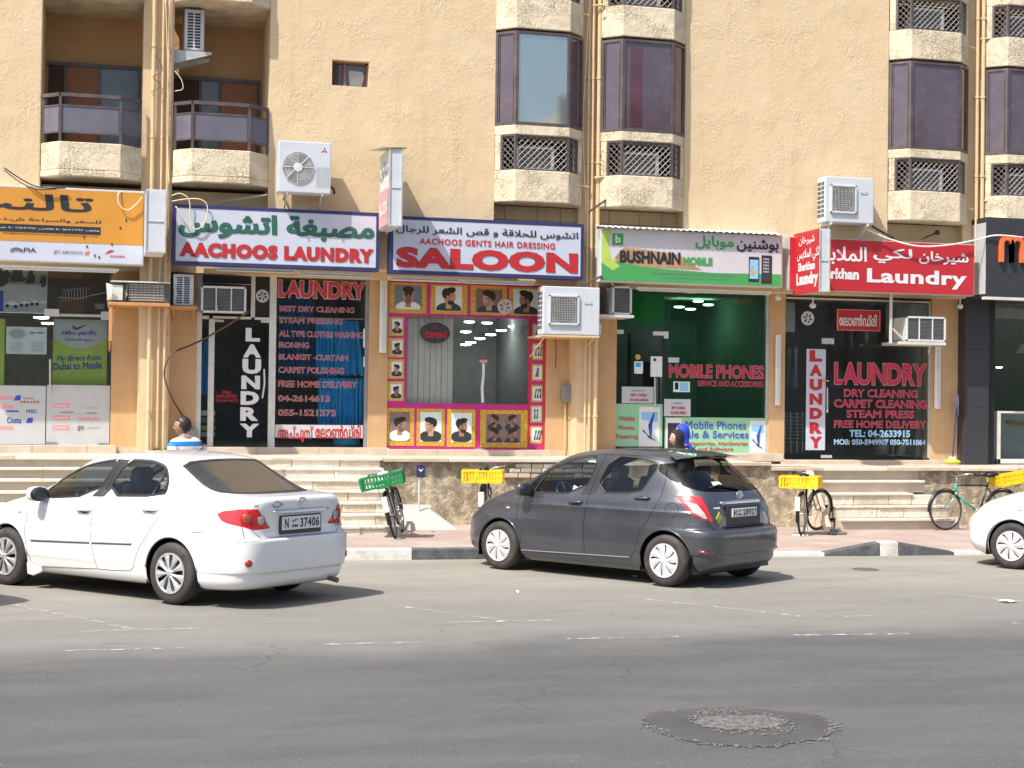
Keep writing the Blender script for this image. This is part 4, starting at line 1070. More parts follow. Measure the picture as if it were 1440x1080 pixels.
# ------------------------------------------------------------------ air conditioners
def fan_unit(label,x0,x1,z0,z1,y,dep,style,body='white_box',group='white outdoor air conditioning units on the facade'):
    t=thing('air_conditioner',label,'air conditioner',((x0+x1)/2,y+dep/2,z0),group=group)
    w=x1-x0; h=z1-z0
    part('casing',G().box(x0,x1,y,y+dep,z0,z1),body,t,bevel=.014)
    if style=='round':
        cx=x0+w*.37; cz=z0+h*.49; r=h*.30
        M=Matrix.Translation((cx,y,cz))@Matrix.Rotation(PI/2,4,'X')
        part('fan_recess',G().lathe([(r,.001),(r,.004),(0,.004)],M,32),'grey',t)
        g=G()
        for k in range(9): rr=r*(.30+.7*k/8); g.tube([(cx+rr*math.cos(a),y-.018,cz+rr*math.sin(a)) for a in [2*PI*i/28 for i in range(28)]],.004,4,close=True)
        for k in range(8): a=2*PI*k/8; g.tube([(cx+r*.2*math.cos(a),y-.022,cz+r*.2*math.sin(a)),(cx+r*1.06*math.cos(a),y-.018,cz+r*1.06*math.sin(a))],.007,4)
        gr=part('fan_grille',g,'lgrey',t)
        part('hub',G().lathe([(0,.034),(r*.28,.03),(r*.30,.015)],M,24),'white_paint',gr)
        g=G()
        for k in range(4):
            a=2*PI*k/4+.4; g.poly([(cx+r*.15*math.cos(a),y-.008,cz+r*.15*math.sin(a)),(cx+r*.92*math.cos(a-.3),y-.008,cz+r*.92*math.sin(a-.3)),(cx+r*.92*math.cos(a+.35),y-.008,cz+r*.92*math.sin(a+.35))])
        part('fan_blade',g,'lgrey',gr)
        lx=x0+w*.87; lz=z0+h*.84; g=G()
        for a in (90,210,330):
            a=R_(a); c=Vector((lx+.028*math.cos(a),y-.003,lz+.028*math.sin(a))); d=Vector((math.cos(a),0,math.sin(a)))*.028; e=Vector((-math.sin(a),0,math.cos(a)))*.015; g.poly([c-d,c+e,c+d,c-e])
        part('logo',g,'text_red',t)
        g=G()
        for i in range(9): g.box(x0+w*(.72+.028*i),x0+w*(.72+.028*i)+.006,y-.006,y+.001,z0+h*.12,z0+h*.52)
        part('vent_slats',g,'lgrey',t)
    elif style=='square':
        gx0,gx1,gz0,gz1=x0+w*.10,x0+w*.63,z0+h*.20,z0+h*.82
        part('grille_frame',G().box(gx0,gx1,y-.035,y+.002,gz1-.03,gz1).box(gx0,gx1,y-.035,y+.002,gz0,gz0+.03).box(gx0,gx0+.03,y-.035,y+.002,gz0,gz1).box(gx1-.03,gx1,y-.035,y+.002,gz0,gz1),body,t,bevel=.004)
        cx,cz,r=(gx0+gx1)/2,(gz0+gz1)/2,(gz1-gz0)*.43
        part('fan_recess',G().disc((cx,y-.003,cz),r,n=32),'dgrey',t); part('grille_back',G().box(gx0+.03,gx1-.03,y-.0028,y-.001,gz0+.03,gz1-.03),'grey',t)
        g=G()
        for k in range(17):
            u=gx0+.035+(gx1-gx0-.07)*k/16; g.box(u-.0028,u+.0028,y-.030,y-.024,gz0+.02,gz1-.02)
        for k in range(12):
            u=gz0+.035+(gz1-gz0-.07)*k/11; g.box(gx0+.02,gx1-.02,y-.0239,y-.020,u-.0025,u+.0025)
        part('fan_grille',g,'alu',t)
        g=G(); 
        for k in range(3):
            a=2*PI*k/3; g.poly([(cx,y-.010,cz),(cx+r*.9*math.cos(a-.4),y-.010,cz+r*.9*math.sin(a-.4)),(cx+r*.9*math.cos(a+.4),y-.010,cz+r*.9*math.sin(a+.4))])
        part('fan_blade',g,'dgrey',t)
        bx_,bz_=x0+w*.80,z0+h*.66
        part('badge',G().box(bx_-.065,bx_+.065,y-.006,y+.001,bz_-.018,bz_+.018),'bike_green',t)
        part('badge_face',G().box(bx_-.052,bx_+.052,y-.008,y-.0061,bz_-.009,bz_+.009),'white_paint',t)
        g=G()
        for k in range(8): zz=z0+h*(.12+.1*k); g.box(x0-.004,x0+.004,y+.05,y+dep*.45,zz,zz+h*.07); g.box(x0-.004,x0+.004,y+dep*.52,y+dep*.92,zz,zz+h*.07)
        part('side_vent',g,'dgrey',t)
    elif style=='louvre':
        g=G(); n=12
        for k in range(n):
            zz=z0+h*(.07+.86*k/n)
            g.box(x0+w*.16,x0+w*.44,y-.003,y+.004,zz,zz+h*.045); g.box(x0+w*.52,x0+w*.80,y-.003,y+.004,zz,zz+h*.045)
        part('louvre_slots',g,'black',t)
    return t
def shelf(t,x0,x1,z,y0,y1,m='alu',drop=.25):
    g=G(); g.box(x0,x1,y0,y1,z-.03,z)
    for xx in (x0+.05,x1-.08): g.tube([(xx,y0+.03,z-.03),(xx,y1,z-drop)],.012,5)
    part('bracket',g,m,t)
def R2(l,tp,r,bt,y): a=at(l,tp,y=y); b=at(r,bt,y=y); return a.x,b.x,b.z,a.z
x0,x1,z0,z1=R2(392,197,465,273,-.50)
t=fan_unit('white air conditioner with a big round fan guard on the wall above the laundry sign',x0,x1,z0,z1,-.50,.33,'round')
g=G()
for xx in (x0+.13,x1-.15): g.box(xx,xx+.03,-.50,.0,z0-.04,z0-.005); g.tube([(xx+.015,-.44,z0-.03),(xx+.015,0,z0-.30)],.011,5)
part('bracket',g,'alu',t)
cable([(464,262,-.3),(469,266,-.2),(470,272,-.1)],.02,'black_cable','short black pipe behind the round-fan unit above the laundry sign')
x0,x1,z0,z1=R2(764,402,843,472,-.36)
t=fan_unit('white air conditioner with square fan grille at the right side of the saloon window',x0,x1,z0,z1,-.36,.33,'square'); shelf(t,x0,x1,z0-.005,-.36,G0,'pipe_paint',.35)
part('valve_cover',G().box(x1,x1+.05,-.3,-.1,z0+.02,z0+.2),'white_box',t,bevel=.005)
cable([(781,473,.3),(782,500,.55),(781,517,.56)],.008,'brown_cable','thin rusty drain line below the square-grille unit beside the saloon')
x0,x1,z0,z1=R2(1161,247.5,1228.5,315,-.42)
t=fan_unit('white air conditioner with square grille and green badge above the red laundry signs',x0,x1,z0,z1,-.42,.33,'square')
g=G()
for xx in (x0+.1,x1-.13): g.box(xx,xx+.03,-.44,.0,z0-.045,z0-.006); g.tube([(xx+.015,-.40,z0-.03),(xx+.015,0,z0-.3)],.012,5)
part('bracket',g,'white_paint',t)
x0,x1,z0,z1=R2(260,12,287,72,.25)
t=fan_unit('slatted white air conditioner hung on the side wall above the right balcony',x0,x1,z0,z1,.25,.6,'louvre')
part('bracket',G().prism([(1.11,.2,z0-.02),(1.11,.2,z0-.24),(x1+.12,.2,z0-.06),(x1+.12,.2,z0-.02)],(0,.02,0)).prism([(1.11,.75,z0-.02),(1.11,.75,z0-.24),(x1+.12,.75,z0-.06),(x1+.12,.75,z0-.02)],(0,.02,0)),'lgrey',t)
x0,x1,z0,z1=R2(244,385,272,430,.1)
t=fan_unit('slatted white air conditioner on a small tan shelf left of the laundry door',x0,x1,z0,z1,.1,.45,'louvre')
part('bracket',G().box(x0-.05,x1+.05,.02,.6,z0-.06,z0-.01).tube([(x0-.0,.05,z0-.06),(x0+.05,.6,z0-.2)],.018,5).tube([(x1,.05,z0-.06),(x1+.03,.6,z0-.2)],.018,5),'orange_wood',t)
# old open condenser left of it
x0,x1,z0,z1=R2(151,396,239,426,-.15)
t=thing('air_conditioner','old dirty open-coil air conditioner on a wooden shelf below the orange sign','air conditioner',((x0+x1)/2,0,z0),group='old window-type air conditioners')
xm=x0+(x1-x0)*.33
part('casing',G().box(xm,x1,-.10,.55,z0,z1),'dgrey',t,bevel=.006)
g=G(); rr=random.Random(3)
for k in range(26): u=xm+.03+(x1-xm-.12)*k/25; g.tube([(u,-.112,z0+.02),(u+rr.uniform(-.008,.008),-.112,z1-.02)],.0035,4)
for k in range(7): v=z0+.03+(z1-z0-.06)*k/6; g.tube([(xm+.01,-.118,v),(x1-.1,-.118,v+rr.uniform(-.01,.01))],.004,4)
part('condenser_coil',g,'alu',t)
part('top_sheet',G().box(x0+.05,x1,-.18,.55,z1,z1+.02),'alu_white',t); part('end_box',G().box(x0,xm-.08,-.15,.3,z0+.02,z1-.05),'alu_white',t,bevel=.005)
part('torn_filter',G().poly([(x0-.02,-.2,z1-.02),(x0+.07,-.22,z1-.05),(x0+.08,-.2,z0+.06),(x0-.0,-.2,z0+.05)]),'white_paint',t)
part('wire_guard',G().tube([(xm-.08,-.1,z1-.1),(xm-.03,-.15,z0+.1),(xm-.01,-.1,z1-.03)],.012,5).tube([(xm-.06,-.05,z0),(xm-.02,-.15,z0+.12)],.02,5),'grey',t)
part('shelf',G().box(x0+.01,x1+.0,-.2,.6,z0-.06,z0-.01),'orange_wood',t,bevel=.005)
g=G(); g.box(x0+.03,x0+.08,-.18,-.13,z0-.62,z0-.06); g.tube([(x0+.05,-.16,z0-.6),(x0+.05,.6,z0-.75)],.02,5); g.tube([(x0+.12,-.1,z0-.1),(x0+.05,.5,z0-.6)],.022,6); g.tube([(x1-.05,-.16,z0-.06),(x1-.03,.1,z0-.5)],.02,5)
part('leg',g,'orange_wood',t)
def window_ac(label,l,tp,r,bt,y,dep,front='dgrey',frame='white_paint',nm=2):
    x0,x1,z0,z1=R2(l,tp,r,bt,y); w=x1-x0
    t=thing('air_conditioner',label,'air conditioner',((x0+x1)/2,y+dep/2,z0),group='old window-type air conditioners')
    part('casing',G().box(x0+.01,x1-.01,y+.02,y+dep,z0+.01,z1-.01),'dgrey',t)
    part('side_panel',G().box(x0,x0+.009,y+.04,y+dep,z0+.02,z1-.02),frame,t)
    e=.035; g=G(); g.box(x0,x1,y-.02,y+.02,z1-e,z1).box(x0,x1,y-.02,y+.02,z0,z0+e).box(x0,x0+e,y-.02,y+.02,z0,z1).box(x1-e,x1,y-.02,y+.02,z0,z1)
    for k in range(nm): u=x0+w*(k+1)/(nm+1); g.box(u-.01,u+.01,y-.018,y+.018,z0,z1)
    part('frame',g,frame,t,bevel=.004)
    g=G(); n=16
    for k in range(n): v=z0+.05+(z1-z0-.09)*k/(n-1); g.box(x0+e,x1-e,y-.004,y+.01,v,v+.006)
    part('louvres',g,'grey',t)
    return t,x0,x1,z0,z1
t,x0,x1,z0,z1=window_ac('white framed window air conditioner above the laundry door',283,401.5,346,441,.22,.42)
part('hub_bracket',G().tube([(x0+(x1-x0)*.34,.19,z0),(x0+(x1-x0)*.34,.19,z0+.12)],.02,6),'alu',t)
t,x0,x1,z0,z1=window_ac('small tilted window air conditioner at the left end of the mobile phone shop',861,402,888,443,.0,.42,nm=0)
part('shelf',G().box(x0-.25,x1+.03,-.05,.6,z0-.05,z0-.005),'alu_white',t); part('motor_bulge',G().sphere((x0-.2,.25,z0+.2),.18,14,sc=(.7,1,1.1)),'dark',t)
t,x0,x1,z0,z1=window_ac('window air conditioner on a white pipe stand in front of the red laundry shop',1274,444.5,1329.5,481,-.1,.45)
part('shelf',G().box(x0-.1,x1,-.12,.6,z0-.06,z0-.005),'alu_white',t); g=G(); g.box(x0-.30,x0-.26,-.08,-.04,z0-.05,4.2); g.tube([(x0-.28,-.05,z0+.25),(x0+.05,-.05,z0-.03)],.02,5); g.tube([(x1-.06,.3,z0),(x1-.12,.3,z0-.2)],.014,6); part('bracket',g,'alu_white',t)
# ------------------------------------------------------------------ tube lamps, boxes, mop, wall bits
def tube_lamp(label,l,tp,r,bt,y):
    a=at(l,tp,y=y); b=at(r,bt,y=y); t=thing('tube_lamp',label,'lamp',((a.x+b.x)/2,y,b.z),group='fluorescent tube lamps')
    vert=(a.z-b.z)>(b.x-a.x)
    part('casing',G().box(a.x,b.x,y,y+.05,b.z,a.z),'lamp_tube',t,bevel=.006)
    if vert: c=(a.x+b.x)/2; part('tube',G().tube([(c,y-.02,b.z+.04),(c,y-.02,a.z-.04)],.016,8),'white_paint',t)
    else: c=(a.z+b.z)/2; part('tube',G().tube([(a.x+.04,y-.02,c-.0),(b.x-.04,y-.02,c)],.016,8),'white_paint',t)
tube_lamp('vertical tube lamp on the pier between the laundry window and the saloon window',535,394,543,496,.50)
tube_lamp('vertical tube lamp on the pier right of the mobile phone shop',1092,471,1097.5,570,.52)
tube_lamp('vertical tube lamp on the pier under the window unit of the red laundry',1316,487,1322.5,575,.52)
def hl(p0,p1,y,label):
    a=at(*p0,y=y); b=at(*p1,y=y); z=(a.z+b.z)/2; t=thing('tube_lamp',label,'lamp',((a.x+b.x)/2,y,z),group='fluorescent tube lamps')
    part('casing',G().box(a.x,b.x,y,y+.07,z-.022,z+.022),'lamp_tube',t,bevel=.006); part('tube',G().tube([(a.x+.04,y-.0,z-.035),(b.x-.04,y,z-.035)],.014,8),'white_paint',t)
hl((0,373),(167,381),-.1,'long tube lamp batten under the orange travel sign')
hl((303,375.5),(418,381.5),0,'left tube lamp batten under the laundry sign'); hl((419,382),(524,387.5),0,'right tube lamp batten under the laundry sign')
hl((546,388.5),(649,394),0,'left tube lamp batten under the saloon sign'); hl((651,393),(752,399),0,'right tube lamp batten under the saloon sign')
hl((895,404.5),(1085,412),.05,'tube lamp batten under the mobile phone shop sign')
x0,x1,z0,z1=R2(790,541,805.5,566,.5)
t=thing('meter_box','small grey rounded meter box on the wall right of the saloon','meter box',((x0+x1)/2,.5,z0))
part('box',G().box(x0,x1,.45,.6,z0,z1),'grey',t,bevel=.03); part('conduit',G().tube([((x0+x1)/2-.02,.55,z0),((x0+x1)/2-.02,.55,1.17)],.014,6).tube([((x0+x1)/2+.05,.55,z0),((x0+x1)/2+.05,.55,1.17)],.010,6),'pipe_paint',t)
x0,x1,z0,z1=R2(262,603,278,621,.45)
single('junction_box',G().box(x0,x1,.42,.6,z0,z1),'grey','grey junction box at the cable end behind the man in stripes','junction box',bevel=.02)
# mop against the pier
a=at(1347,556,y=.45); b=at(1339,650,y=.2)
t=thing('mop','grey mop on a yellow base leaning on the pier beside the black tiled shop','mop',(b.x,.2,1.06))
part('handle',G().tube([(a.x,.45,a.z),(b.x,.2,1.1)],.014,8),'navy',t)
g=G(); rr=random.Random(6)
for k in range(16): dx=rr.uniform(-.1,.0); g.tube([(a.x+dx*.4,.44,a.z+.0),(a.x+dx,.42+rr.uniform(-.03,.03),a.z-.15),(a.x+dx*.9,.43,a.z-.33-rr.uniform(0,.06))],.017,5)
part('mop_head',g,'mop',t)
g=G(); g.sphere((b.x,.2,1.10),.13,14,sc=(1.3,.9,.35)); part('base',g,'mop_yellow',t,smooth=True); part('clamp',G().cbox((b.x,.2,1.16),(.1,.07,.07)),'white_paint',t)
# wires and spotlights by the red shop
for i,(px,py) in enumerate(((1350,431),(1094,419),(1143,430))):
    a=at(px,py,y=.1 if i<2 else -.2); g=G(); g.sphere(a,.06,12,sc=(1,1,.8)); g.tube([a,(a.x,a.y,a.z+.15)],.015,6)
    single('spot_lamp',g,'alu_white',('small white round lamp at the right end below the red sign','small white lamp at the top of the pier right of the mobile shop','small white lamp hanging under the projecting red sign')[i],'lamp')
# ------------------------------------------------------------------ shopfronts
YG=.66; YL=.645
def room(t,x0,x1,z0,m='room_dark',fl='room_grey',z1=4.12,d=3.2):
    g=G(); y0,y1=.92,.92+d
    g.quad((x0,y1,z0),(x1,y1,z0),(x1,y1,z1),(x0,y1,z1)).quad((x0,y0,z0),(x0,y1,z0),(x0,y1,z1),(x0,y0,z1)).quad((x1,y1,z0),(x1,y0,z0),(x1,y0,z1),(x1,y1,z1)).quad((x0,y0,z1),(x0,y1,z1),(x1,y1,z1),(x1,y0,z1))
    part('room_wall',g,m,t); part('room_floor',G().box(x0,x1,.66,y1,z0-.05,z0),fl,t)
def sill(t,x0,x1,z,zt,y0=.40):
    x=x0; rr=random.Random(int(x0*7))
    while x<x1-.01:
        w=min(rr.uniform(.8,1.3),x1-x)
        if x1-x-w<.3: w=x1-x
        part('threshold_slab',G().box(x+.002,x+w-.002,y0,.90,z-.03,zt),'marble',t,bevel=.006); x+=w
def vent(t,px,py,r,y=YL,m='white_paint'):
    c=at(px,py,y=y); rr=r*.0118; g=G()
    for q in (1,.82): g.tube([(c.x+rr*q*math.cos(a),c.y-.01,c.z+rr*q*math.sin(a)) for a in [2*PI*i/24 for i in range(24)]],rr*.09,5,close=True)
    for k in range(6): a=k*PI/3; g.poly([(c.x,c.y-.006,c.z),(c.x+rr*.75*math.cos(a),c.y-.006,c.z+rr*.75*math.sin(a)),(c.x+rr*.75*math.cos(a+.5),c.y-.006,c.z+rr*.75*math.sin(a+.5))])
    g.tube([(c.x,c.y-.015,c.z),(c.x,c.y-.013,c.z-rr*.9)],rr*.08,4); g.disc((c.x,c.y-.018,c.z),rr*.22,n=12)
    return part('ventilator',g,m,t)
def mframe(t,bars,m,y0=YG-.03,y1=YG+.05,name='frame'):
    g=G()
    for tl,br in bars: a=at(*tl,y=y0); b=at(*br,y=y0); g.box(a.x,b.x,y0,y1,b.z,a.z)
    return part(name,g,m,t,bevel=.003)
def pane(t,tl,br,m='shop_glass',name='window_pane',y=YG):
    a=at(*tl,y=y); b=at(*br,y=y); return part(name,G().box(a.x,b.x,y,y+.008,b.z,a.z),m,t)
def sheet(t,name,tl,br,y,m,th=.003,bevel=0): a=at(*tl,y=y); b=at(*br,y=y); return part(name,G().box(a.x,b.x,y,y+th,b.z,a.z),m,t,bevel=bevel)
def drape(t,name,l,tp,r,bt,y,m,amp=.04,fr=9,flare=0,seed=0):
    a=at(l,tp,y=y); b=at(r,bt,y=y); g=G(); n=60; rr=random.Random(seed); ph=[rr.uniform(0,6) for _ in range(3)]
    def P(i,v):
        u=i/n; x=a.x+(b.x-a.x)*u; yy=y+amp*(math.sin(u*fr*6.28+ph[0])+.5*math.sin(u*fr*14+ph[1]))*(0.4+.6*v); return (x+flare*v*(u-.5),yy,a.z+(b.z-a.z)*v+.015*math.sin(u*31+ph[2])*v)
    for i in range(n):
        for v0,v1 in ((0,.33),(.33,.66),(.66,1)): g.quad(P(i,v1),P(i+1,v1),P(i+1,v0),P(i,v0))
    return part(name,g,m,t,smooth=True)
def lit(t,pts,y,w=.10):
    for k,(px,py) in enumerate(pts):
        c=at(px,py,y=y); part('ceiling_lamp',G().lathe([(0,-.0),(w,0),(w*.9,-.02),(0,-.03)],Matrix.Translation(c),16),'lamp_lit',t)
# ---- travel agency
zb=1.31
xa=-9; xb=X(155,600,G0)
t=thing('shopfront','glass shopfront of the travel agency with frosted lower panes and a green banner inside','shopfront',(-2,.6,1.2))
room(t,xa,xb,zb,'room_grey'); sill(t,xa,xb+.1,1.19,zb)
mframe(t,(((-200,433),(65.5,441)),((80,441),(145,446))),'lgrey')
mframe(t,(((62,434),(83,445)),((142,438),(156,450))),'alu',y0=YG-.045)
mframe(t,(((-300,441),(4,626)),),'lime',y0=YG+.1,y1=YG+.2,name='inner_column')
pane(t,(-240,374),(155.5,440)); d=pane(t,(-60,441),(63.5,626),name='door_pane'); sheet(d,'frosted_film',(-58,541),(63.2,625),YG-.004,'frosted')
d=pane(t,(66,446),(153,628),name='door_pane'); sheet(d,'frosted_film',(66,541),(153.5,626.5),YG-.004,'frosted')
part('handle',G().tube([at(70.5,505,y=.6),at(70.5,552,y=.6)],.016,8),'alu',d)
sheet(t,'patch_fitting',(64,621.5),(80,627),YG-.02,'grey',.03); sheet(t,'patch_fitting',(138,623),(154.5,628.5),YG-.02,'grey',.03)
# transom posters
p=sheet(t,'poster',(-60,376),(66,439.5),YG+.03,'lgrey'); 
sheet(p,'poster_field',(-58,376.5),(66,401),YG+.026,'grey',.002); sheet(p,'poster_field',(-58,407),(4.5,438),YG+.026,'text_blue',.002)
g=G()
for (cx,cy,w,h) in ((16,427,20,5),(34,426,13,4),(48,425,12,4),(60,425,10,3.4)):
    c=at(cx,cy,y=YG+.024); s=.0118; g.poly([(c.x-w*.5*s,c.y,c.z-h*.4*s),(c.x-w*.5*s,c.y,c.z),(c.x-w*.2*s,c.y,c.z+h*.2*s),(c.x-w*.05*s,c.y,c.z+h*.7*s),(c.x+w*.25*s,c.y,c.z+h*.6*s),(c.x+w*.5*s,c.y,c.z),(c.x+w*.5*s,c.y,c.z-h*.4*s)])
part('printed_car',g,'paper',p)
g=G()
for cx,cy in ((10,430),(22,431),(30,429),(38,429),(45,427.5),(52,427.5)): c=at(cx,cy,y=YG+.022); g.disc(c,.028,n=10)
part('printed_wheel',g,'black',p)
g=G(); rr=random.Random(12)
for k in range(16):
    c=at(rr.uniform(0,62),rr.uniform(380,399),y=YG+.0235); w=rr.uniform(.03,.12); h=rr.uniform(.03,.13); g.poly([(c.x-w,c.y-k*.0001,c.z-h),(c.x+w*.7,c.y-k*.0001,c.z-h*.8),(c.x+w,c.y-k*.0001,c.z+h*.5),(c.x-w*.3,c.y-k*.0001,c.z+h)])
part('printed_figure',g,'charcoal',p)
p=sheet(t,'poster',(67,378),(153,441),YG+.03,'curtain_brown'); 
g=G()
for k in range(9): c=at(88+k*4.2,414-k*.4,y=YG+.026); g.tube([(c.x,c.y,c.z-.12),(c.x,c.y,c.z+.05),(c.x+.02,c.y,c.z+.09),(c.x+.04,c.y,c.z+.05)],.005,4)
g.tube([at(82,418,y=YG+.026),at(110,420,y=YG+.026),at(130,415,y=YG+.026),at(150,411,y=YG+.026)],.008,4)
part('printed_arcade',g,'lgrey',p)
sheet(p,'poster_field',(80,421),(118,440),YG+.027,'room_brown',.002); sheet(p,'poster_field',(73,403),(79,436),YG+.026,'charcoal',.002); sheet(p,'poster_field',(134,427),(147,435),YG+.027,'grey',.002)
sheet(p,'poster_field',(68,379),(116,392),YG+.027,'room_brown',.002)
# notice and standing banner
p=sheet(t,'notice',(9,459),(65.5,498.5),YG+.02,'paper')
g=G(); c=at(24.5,469.5,y=YG+.017); pts=[]
for k in range(32): r=.145 if k%2 else .10; a=2*PI*k/32; pts.append((c.x+r*math.cos(a),c.y,c.z+r*.68*math.sin(a)))
part('starburst',g.poly(pts),'lgrey',p)
g=G(); rr=random.Random(1)
for r in range(6):
    for cx in (14,44): q=at(cx,481+r*2.4,y=YG+.017); g.quad((q.x,q.y,q.z-.006),(q.x+rr.uniform(.12,.22),q.y,q.z-.006),(q.x+.2,q.y,q.z+.004),(q.x,q.y,q.z+.004))
part('text_lines',g,'lgrey',p)
scrib(p,(42,470),(51,465.5),YG+.017,'text_grey',3); scrib(p,(53,470),(63,465.5),YG+.017,'text_grey',3)
tb=thing('standing_banner','grey and lime airline banner reading cebu pacific inside the agency glass door','banner',(X(112,540,.85),.86,zb))
a=at(75,448.5,y=.85); b=at(148.5,625,y=.85); zc=Z(110,476,.85)
part('banner_cloth',G().box(a.x,b.x,.85,.856,zb+.05,a.z),'lime',tb)
n=20; pts=[(a.x,.848,a.z),(b.x,.848,a.z)]+[(b.x+(a.x-b.x)*k/n,.848,zc-.16*math.sin(PI*k/n)) for k in range(n+1)]
pts=[(a.x,.848,a.z)]+[(a.x+(b.x-a.x)*k/n,.848,zc-.16*math.sin(PI*k/n)) for k in range(n+1)]+[(b.x,.848,a.z)]
part('banner_head',G().poly(pts),'banner_grey',tb)
ptxt('cebu pacific',tb,(86.5,472.5),(136,464.5),.846,'text_blue',bold=.02)
ptxt(arab('سيبو باسيفيك'),tb,(91,479.5),(132,475),.846,'text_blue',bold=.012)
ptxt('Fly direct from',tb,(80,510.5),(142,501.5),.846,'text_blue',bold=.02,uz=(.08,0,1),ux=(.998,0,.05))
ptxt('Dubai to Manila',tb,(75,520.5),(143.5,511.5),.846,'text_blue',bold=.02,ux=(.998,0,.05))
g=G(); c=at(111,459.5,y=.846)
for k in range(3): g.tube([(c.x-.12,c.y,c.z+.03-.03*k),(c.x-.03,c.y,c.z-.03-.01*k),(c.x+.13-.03*k,c.y,c.z+.045-.02*k)],[.004,.012,.003],4)
part('logo',g,'text_grey',tb); part('foot',G().box(a.x,b.x,.80,.92,zb,zb+.06),'alu',tb)
# logos on the frosted film
fr=thing('film_lettering','','')if False else t
for (tx,l,b_,r,tp,m) in (('MSC',37,581,52,576,'text_blue'),('Costa',9.5,595,30,587,'text_blue'),('marhaba',110,591,141,585.5,'text_pink'),('gta',109,606,118.5,598,'text_grey')):
    ptxt(tx,t,(l,b_),(r,tp),YG-.006,m,bold=.02)
for (l,b_,r,tp,m) in ((33,561.5,48,558.5,'text_grey'),(29,567,57,563,'text_red'),(85,581.5,104,577.5,'text_grey'),(121,575,140,571,'lgrey'),(121,582.5,137,579,'text_grey'),(121,603,143,599,'lgrey'),(106,583,118,580,'lgrey')): scrib(t,(l,b_),(r,tp),YG-.006,m)
g=G()
for (l,tp,r,bt) in ((-20,557,19.5,562),(-20,570,19.5,575),(-20,599,18.5,604.5),(74,567,98,573.5),(74,584,98,590.5),(74,598,98,605)): prect(g,(l,tp),(r,bt),YG-.006)
part('film_tab',g,'text_pink',t)
for (l,b_,r,tp) in ((78,572,94,568.8),(76,589,96,586),(78,603,94,600)): scrib(t,(l,b_),(r,tp),YG-.008,'text_white')
g=G()
for cx,cy in ((41,591.5),(24,560)):
    c=at(cx,cy,y=YG-.007); g.poly([(c.x-.05,c.y,c.z-.04),(c.x+.05,c.y,c.z-.03),(c.x+.06,c.y,c.z+.05),(c.x-.02,c.y,c.z+.04)])
part('film_logo',g,'text_blue',t)
prect(gg:=G(),(9.5,577),(26.5,579.5),YG-.006); part('film_logo',gg,'text_blue',t)
lit(t,((58,446),(69,454)),2.2,.13)
# ---- blue laundry
x0,x1=X(275,600,G0),X(517,600,G0); zb=1.295
t=thing('shopfront','aluminium laundry shopfront with blue curtains, red price lettering and white vertical word on the door','shopfront',(3.5,.6,1.2))
room(t,x0,x1,zb); sill(t,x0-.1,x1+.35,1.19,zb)
mframe(t,(((276,384),(281.5,629)),((294,448),(299.5,629)),((380,386),(386,629.5)),((353.5,384),(358.5,446))),'alu_white')
mframe(t,(((281.5,443.5),(294,448.5)),((299.5,444.2),(353.5,449)),((358.5,446),(380,450)),((281.5,397.5),(353.5,400.5)),((281.5,625.5),(294,629))),'alu_white',y0=YG-.026)
mframe(t,(((514.5,392),(518,630)),((386,389),(514.5,391.5))),'grey',y0=YG-.026)
pane(t,(281.5,449),(294,626),name='side_pane'); pane(t,(281.5,386),(353.5,398),m='shop_glass',name='transom_pane'); pane(t,(358.5,386),(380,446),name='transom_pane')
sheet(t,'dark_backing',(281,386),(380,446),YG+.06,'curtain_brown',.01)
pane(t,(386.5,391),(514.5,629)); mframe(t,(((386,446.5),(514,448)),),'dgrey',y0=YG-.01,y1=YG+.02)
vent(t,369,416.5,8.5)
d=pane(t,(300,449),(380,628.5),name='door_pane'); part('handle',G().tube([at(371.5,519,y=.58),at(372,540,y=.55),at(369,560,y=.58)],.014,8),'white_paint',d)
sheet(d,'patch_fitting',(302,449.5),(315,453),YG-.02,'alu',.03); sheet(d,'patch_fitting',(367,450),(380,454),YG-.02,'alu',.03)
for ch,(a_,b_,c_,d_) in zip('LAUNDRY',((345.5,461,365.5,480.5),(342,484,367,503),(341,504.5,367,526),(339.5,528,365.5,547.5),(338.5,550,364,569.5),(338,572.5,363,592),(337,595.5,364.5,615))): ptl(ch,d,(a_,b_),(c_,d_),YL,'text_white',bold=.06)
ptxt('FREE',d,(313,554),(325,549.5),YL,'text_red2',bold=.01); ptxt('HOME DELIVERY',d,(304,559.5),(334,555),YL,'text_red2',bold=.01); ptxt('04-2614613',d,(304,565),(334,561),YL,'text_red2',bold=.01)
lt=dict(bold=.045,outline=.035,om='text_white')
ptl('LAUNDRY',t,(391.5,393.5),(514,422),YL,'text_red2',bold=.05,outline=.020,om='text_white')
for tx,(l,tp,r,bt) in (('BEST DRY CLEANING',(392.5,429,499,441)),('STEAM PRESSING',(392.5,445.7,482.5,457)),('ALL TYPE CLOTHES WASHING',(392,464,511,476.5)),('IRONING',(391.5,480,435.5,490.3)),('BLANKET -CURTAIN',(391.5,497,490,508)),('CARPET POLISHING',(391,515,484.5,526.5)),('FREE HOME DELIVERY',(390.5,534.5,503,546.5)),('04-2614613',(390.5,555,464.5,565.8)),('055-1521373',(390.5,575,472.5,586))):
    ptl(tx,t,(l+1,tp+.8),(r-1,bt-.8),YL,'text_red2',bold=.006,outline=.022,om='text_white')
sheet(t,'lettering_strip',(387,597),(510,616),YL+.001,'sign_pale',.002)
ptl('അച്ചൂസ്',t,(391,598.5),(440,622),YL-.003,'text_red',bold=.018); ptl('ലോൺഡ്രി'.replace('ലോ','േലാ'),t,(443.5,596.5),(507,617),YL-.003,'text_red',bold=.018)
